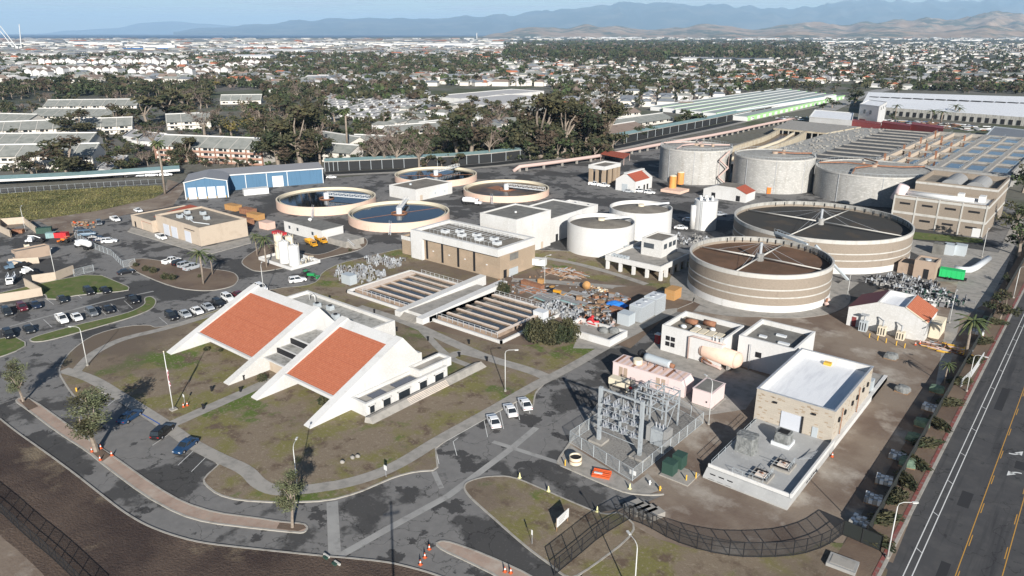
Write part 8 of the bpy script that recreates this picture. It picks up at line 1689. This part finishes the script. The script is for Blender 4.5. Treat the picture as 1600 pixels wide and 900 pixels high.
# --- everything smaller: numpy built scatter, one object for trees, one for houses
rs=np.random.RandomState(5)
def pix(n,x0,x1,y0,y1,pw=1.):
    px=rs.uniform(x0,x1,n); py=y0+(y1-y0)*rs.uniform(0,1,n)**pw; ok=np.array([free(a,b,1) for a,b in zip(px,py)]); return px[ok],py[ok]
def ground(px,py):
    u=(px-800)/F; v=(450-py)/F; dy=math.cos(PT)+v*math.sin(PT); dz=-math.sin(PT)+v*math.cos(PT); t=-HC/dz; x=u*t; y=dy*t
    return x*cT-y*sT, x*sT+y*cT
def scatter_trees(name,label,parts,keys):
    V=[];MI=[]
    for (px,py,hh,ww,nq) in parts:
        x,y=ground(px,py); N=len(x)
        if N==0: continue
        hh=hh*rs.uniform(.6,1.35,N); ww=ww*rs.uniform(.7,1.4,N)
        d=rs.normal(size=(N,nq,3)); d/=np.linalg.norm(d,axis=2,keepdims=True); d*=rs.uniform(.55,1,(N,nq,1))
        c=np.stack([x[:,None]+d[:,:,0]*ww[:,None]/2,y[:,None]+d[:,:,1]*ww[:,None]/2,hh[:,None]*(.6+.4*d[:,:,2])-.3],2)
        a=rs.normal(size=(N,nq,3)); a/=np.linalg.norm(a,axis=2,keepdims=True); b=np.cross(a,rs.normal(size=(N,nq,3))); b/=np.linalg.norm(b,axis=2,keepdims=True)
        s=(np.minimum(hh,ww)[:,None,None]*.22)*rs.uniform(.6,1.3,(N,nq,1)); q=np.stack([c-a*s-b*s*.6,c+a*s-b*s*.6,c+a*s*.7+b*s*.8,c-a*s*.8+b*s*.6],2)
        V.append(q.reshape(-1,3)); kk=rs.choice(len(keys),N,p=[.40,.30,.10,.14,.06]); MI.append(np.repeat(kk,nq))
    V=np.concatenate(V); MI=np.concatenate(MI); nf=len(MI); me=bpy.data.meshes.new(name); me.vertices.add(len(V)); me.vertices.foreach_set('co',V.astype('f').ravel()); me.loops.add(nf*4); me.loops.foreach_set('vertex_index',np.arange(nf*4,dtype='i')); me.polygons.add(nf); me.polygons.foreach_set('loop_start',np.arange(0,nf*4,4,dtype='i')); me.polygons.foreach_set('material_index',MI.astype('i'))
    for k in keys: me.materials.append(M[k])
    me.update(); me.validate(); o=bpy.data.objects.new(name,me); col.objects.link(o); return stuff(o,label,'trees')
P_=[]
def tp(n,x0,x1,y0,y1,h,w_,nq,pw=1.): a,b=pix(n,x0,x1,y0,y1,pw); P_.append((a,b,h,w_,nq))
tp(900,-80,420,84,150,9,12,26); tp(1250,330,900,84,160,9,12,24); tp(2400,880,1640,82,150,7.5,10,24)
tp(1700,780,1640,59,86,11,34,14); tp(1100,330,900,72,100,10,22,16); tp(420,-80,400,74,100,9,18,14)
tp(1500,790,1280,66,92,17,30,22); tp(240,330,760,60,72,9,30,12); tp(800,880,1640,56.5,64,12,70,10); tp(700,-60,420,85,125,9,13,22); tp(900,340,780,86,118,11,15,22)
tp(420,1000,1640,86,142,5,6,16); tp(500,640,960,150,236,4,6,40); tp(500,380,700,140,240,4,6,40); a_=rs.uniform(-60,420,900); b_=rs.uniform(160,268,900); ok_=(b_<258)|(a_<210); P_.append((a_[ok_],b_[ok_],2.6,4.5,26)); a_=rs.uniform(430,960,700); b_=rs.uniform(215,250,700); ok_=b_<264-(a_-500)*.03; P_.append((a_[ok_],b_[ok_],3,5,26))
scatter_trees('distant_trees','dense far trees and gardens spread through the whole town to the coast',P_,['leaf_dark','leaf_olive','leaf_green','leaf_brown','twig'])
def scatter_houses(name,label,parts,keys):
    V=[];Fq=[];MI=[];base=0
    T0=np.array([(-1,-1,0),(1,-1,0),(1,1,0),(-1,1,0),(-1,-1,1),(1,-1,1),(1,1,1),(-1,1,1),(-1.05,-1.08,.97),(1.05,-1.08,.97),(1.05,1.08,.97),(-1.05,1.08,.97),(-.8,0,1.45),(.8,0,1.45)],dtype=float)
    Q=[(0,1,5,4),(1,2,6,5),(2,3,7,6),(3,0,4,7),(8,9,13,12),(10,11,12,13)]; TR=[(9,10,13),(11,8,12)]
    faces=[];mi=[]
    for (px,py,s,h) in parts:
        x,y=ground(px,py); N=len(x); ang=rs.choice([.5,.5+1.57,.2,1.1],N)+rs.uniform(-.1,.1,N); L_=s*rs.uniform(.7,1.5,N); W_=s*rs.uniform(.45,.8,N); H=h*rs.uniform(.8,1.4,N)
        p=T0[None]*np.stack([L_/2,W_/2,H],1)[:,None,:]; c,s2=np.cos(ang)[:,None],np.sin(ang)[:,None]
        v=np.stack([p[:,:,0]*c-p[:,:,1]*s2+x[:,None],p[:,:,0]*s2+p[:,:,1]*c+y[:,None],p[:,:,2]-.3],2); V.append(v.reshape(-1,3))
        wk=(rs.uniform(0,1,N)<.7).astype(int); rk=rs.choice([2,3,4,5,6],N,p=[.27,.24,.2,.05,.24])
        for i in range(N):
            o=base+i*14
            for q in Q[:4]: faces.append([a+o for a in q]); mi.append(wk[i])
            for q in Q[4:]+TR: faces.append([a+o for a in q]); mi.append(rk[i])
        base+=N*14
    me=bpy.data.meshes.new(name); me.from_pydata(np.concatenate(V).tolist(),[],faces); me.polygons.foreach_set('material_index',np.array(mi,dtype='i'))
    for k in keys: me.materials.append(M[k])
    o=bpy.data.objects.new(name,me); col.objects.link(o); return stuff(o,label,'houses')
Hs=[]
def hp(n,x0,x1,y0,y1,s,h,pw=1.): a,b=pix(n,x0,x1,y0,y1,pw); Hs.append((a,b,s,h))
hp(480,-60,420,84,130,20,6); hp(950,400,900,84,135,18,4.6); hp(1100,900,1640,84,130,15,3.2); hp(900,1000,1640,66,86,22,5); hp(700,-60,800,66,86,40,7); hp(500,-60,800,61,68,90,10); hp(300,800,1640,58,63,60,9); hp(170,880,1620,46,56,90,10) if 0 else None
hp(260,560,880,74,90,26,6)
scatter_houses('distant_houses','small far houses and roofs filling the town out to the horizon',Hs,['white_wall','house_wall','shingle','shingle_blue','shingle_brown','roof_red','roof_pale'])
# town streets: pale grey bands between blocks
m=MB()
for (pts,w_) in (([(860,330),(0,0)],0),): pass
def street(pts,w_,k='asphalt',z=-.22): m=MB(); strip(m,GP(pts,z),w_,z,k); struct(m.build('town_street',origin=(0,0,0)))
street([(215,262),(225,235),(240,210),(262,180),(300,150)],9,'asphalt_seal',-.2); street([(-60,282),(150,276),(285,262)],14,'asphalt_seal',-.19)
street([(1290,172),(1340,150),(1420,130),(1500,112),(1560,100)],18,'grey_concrete',-.2); street([(1330,158),(1500,168),(1640,176)],12,'street_asphalt',-.18); street([(1560,212),(1600,225),(1640,240)],16,'asphalt_seal',-.17)
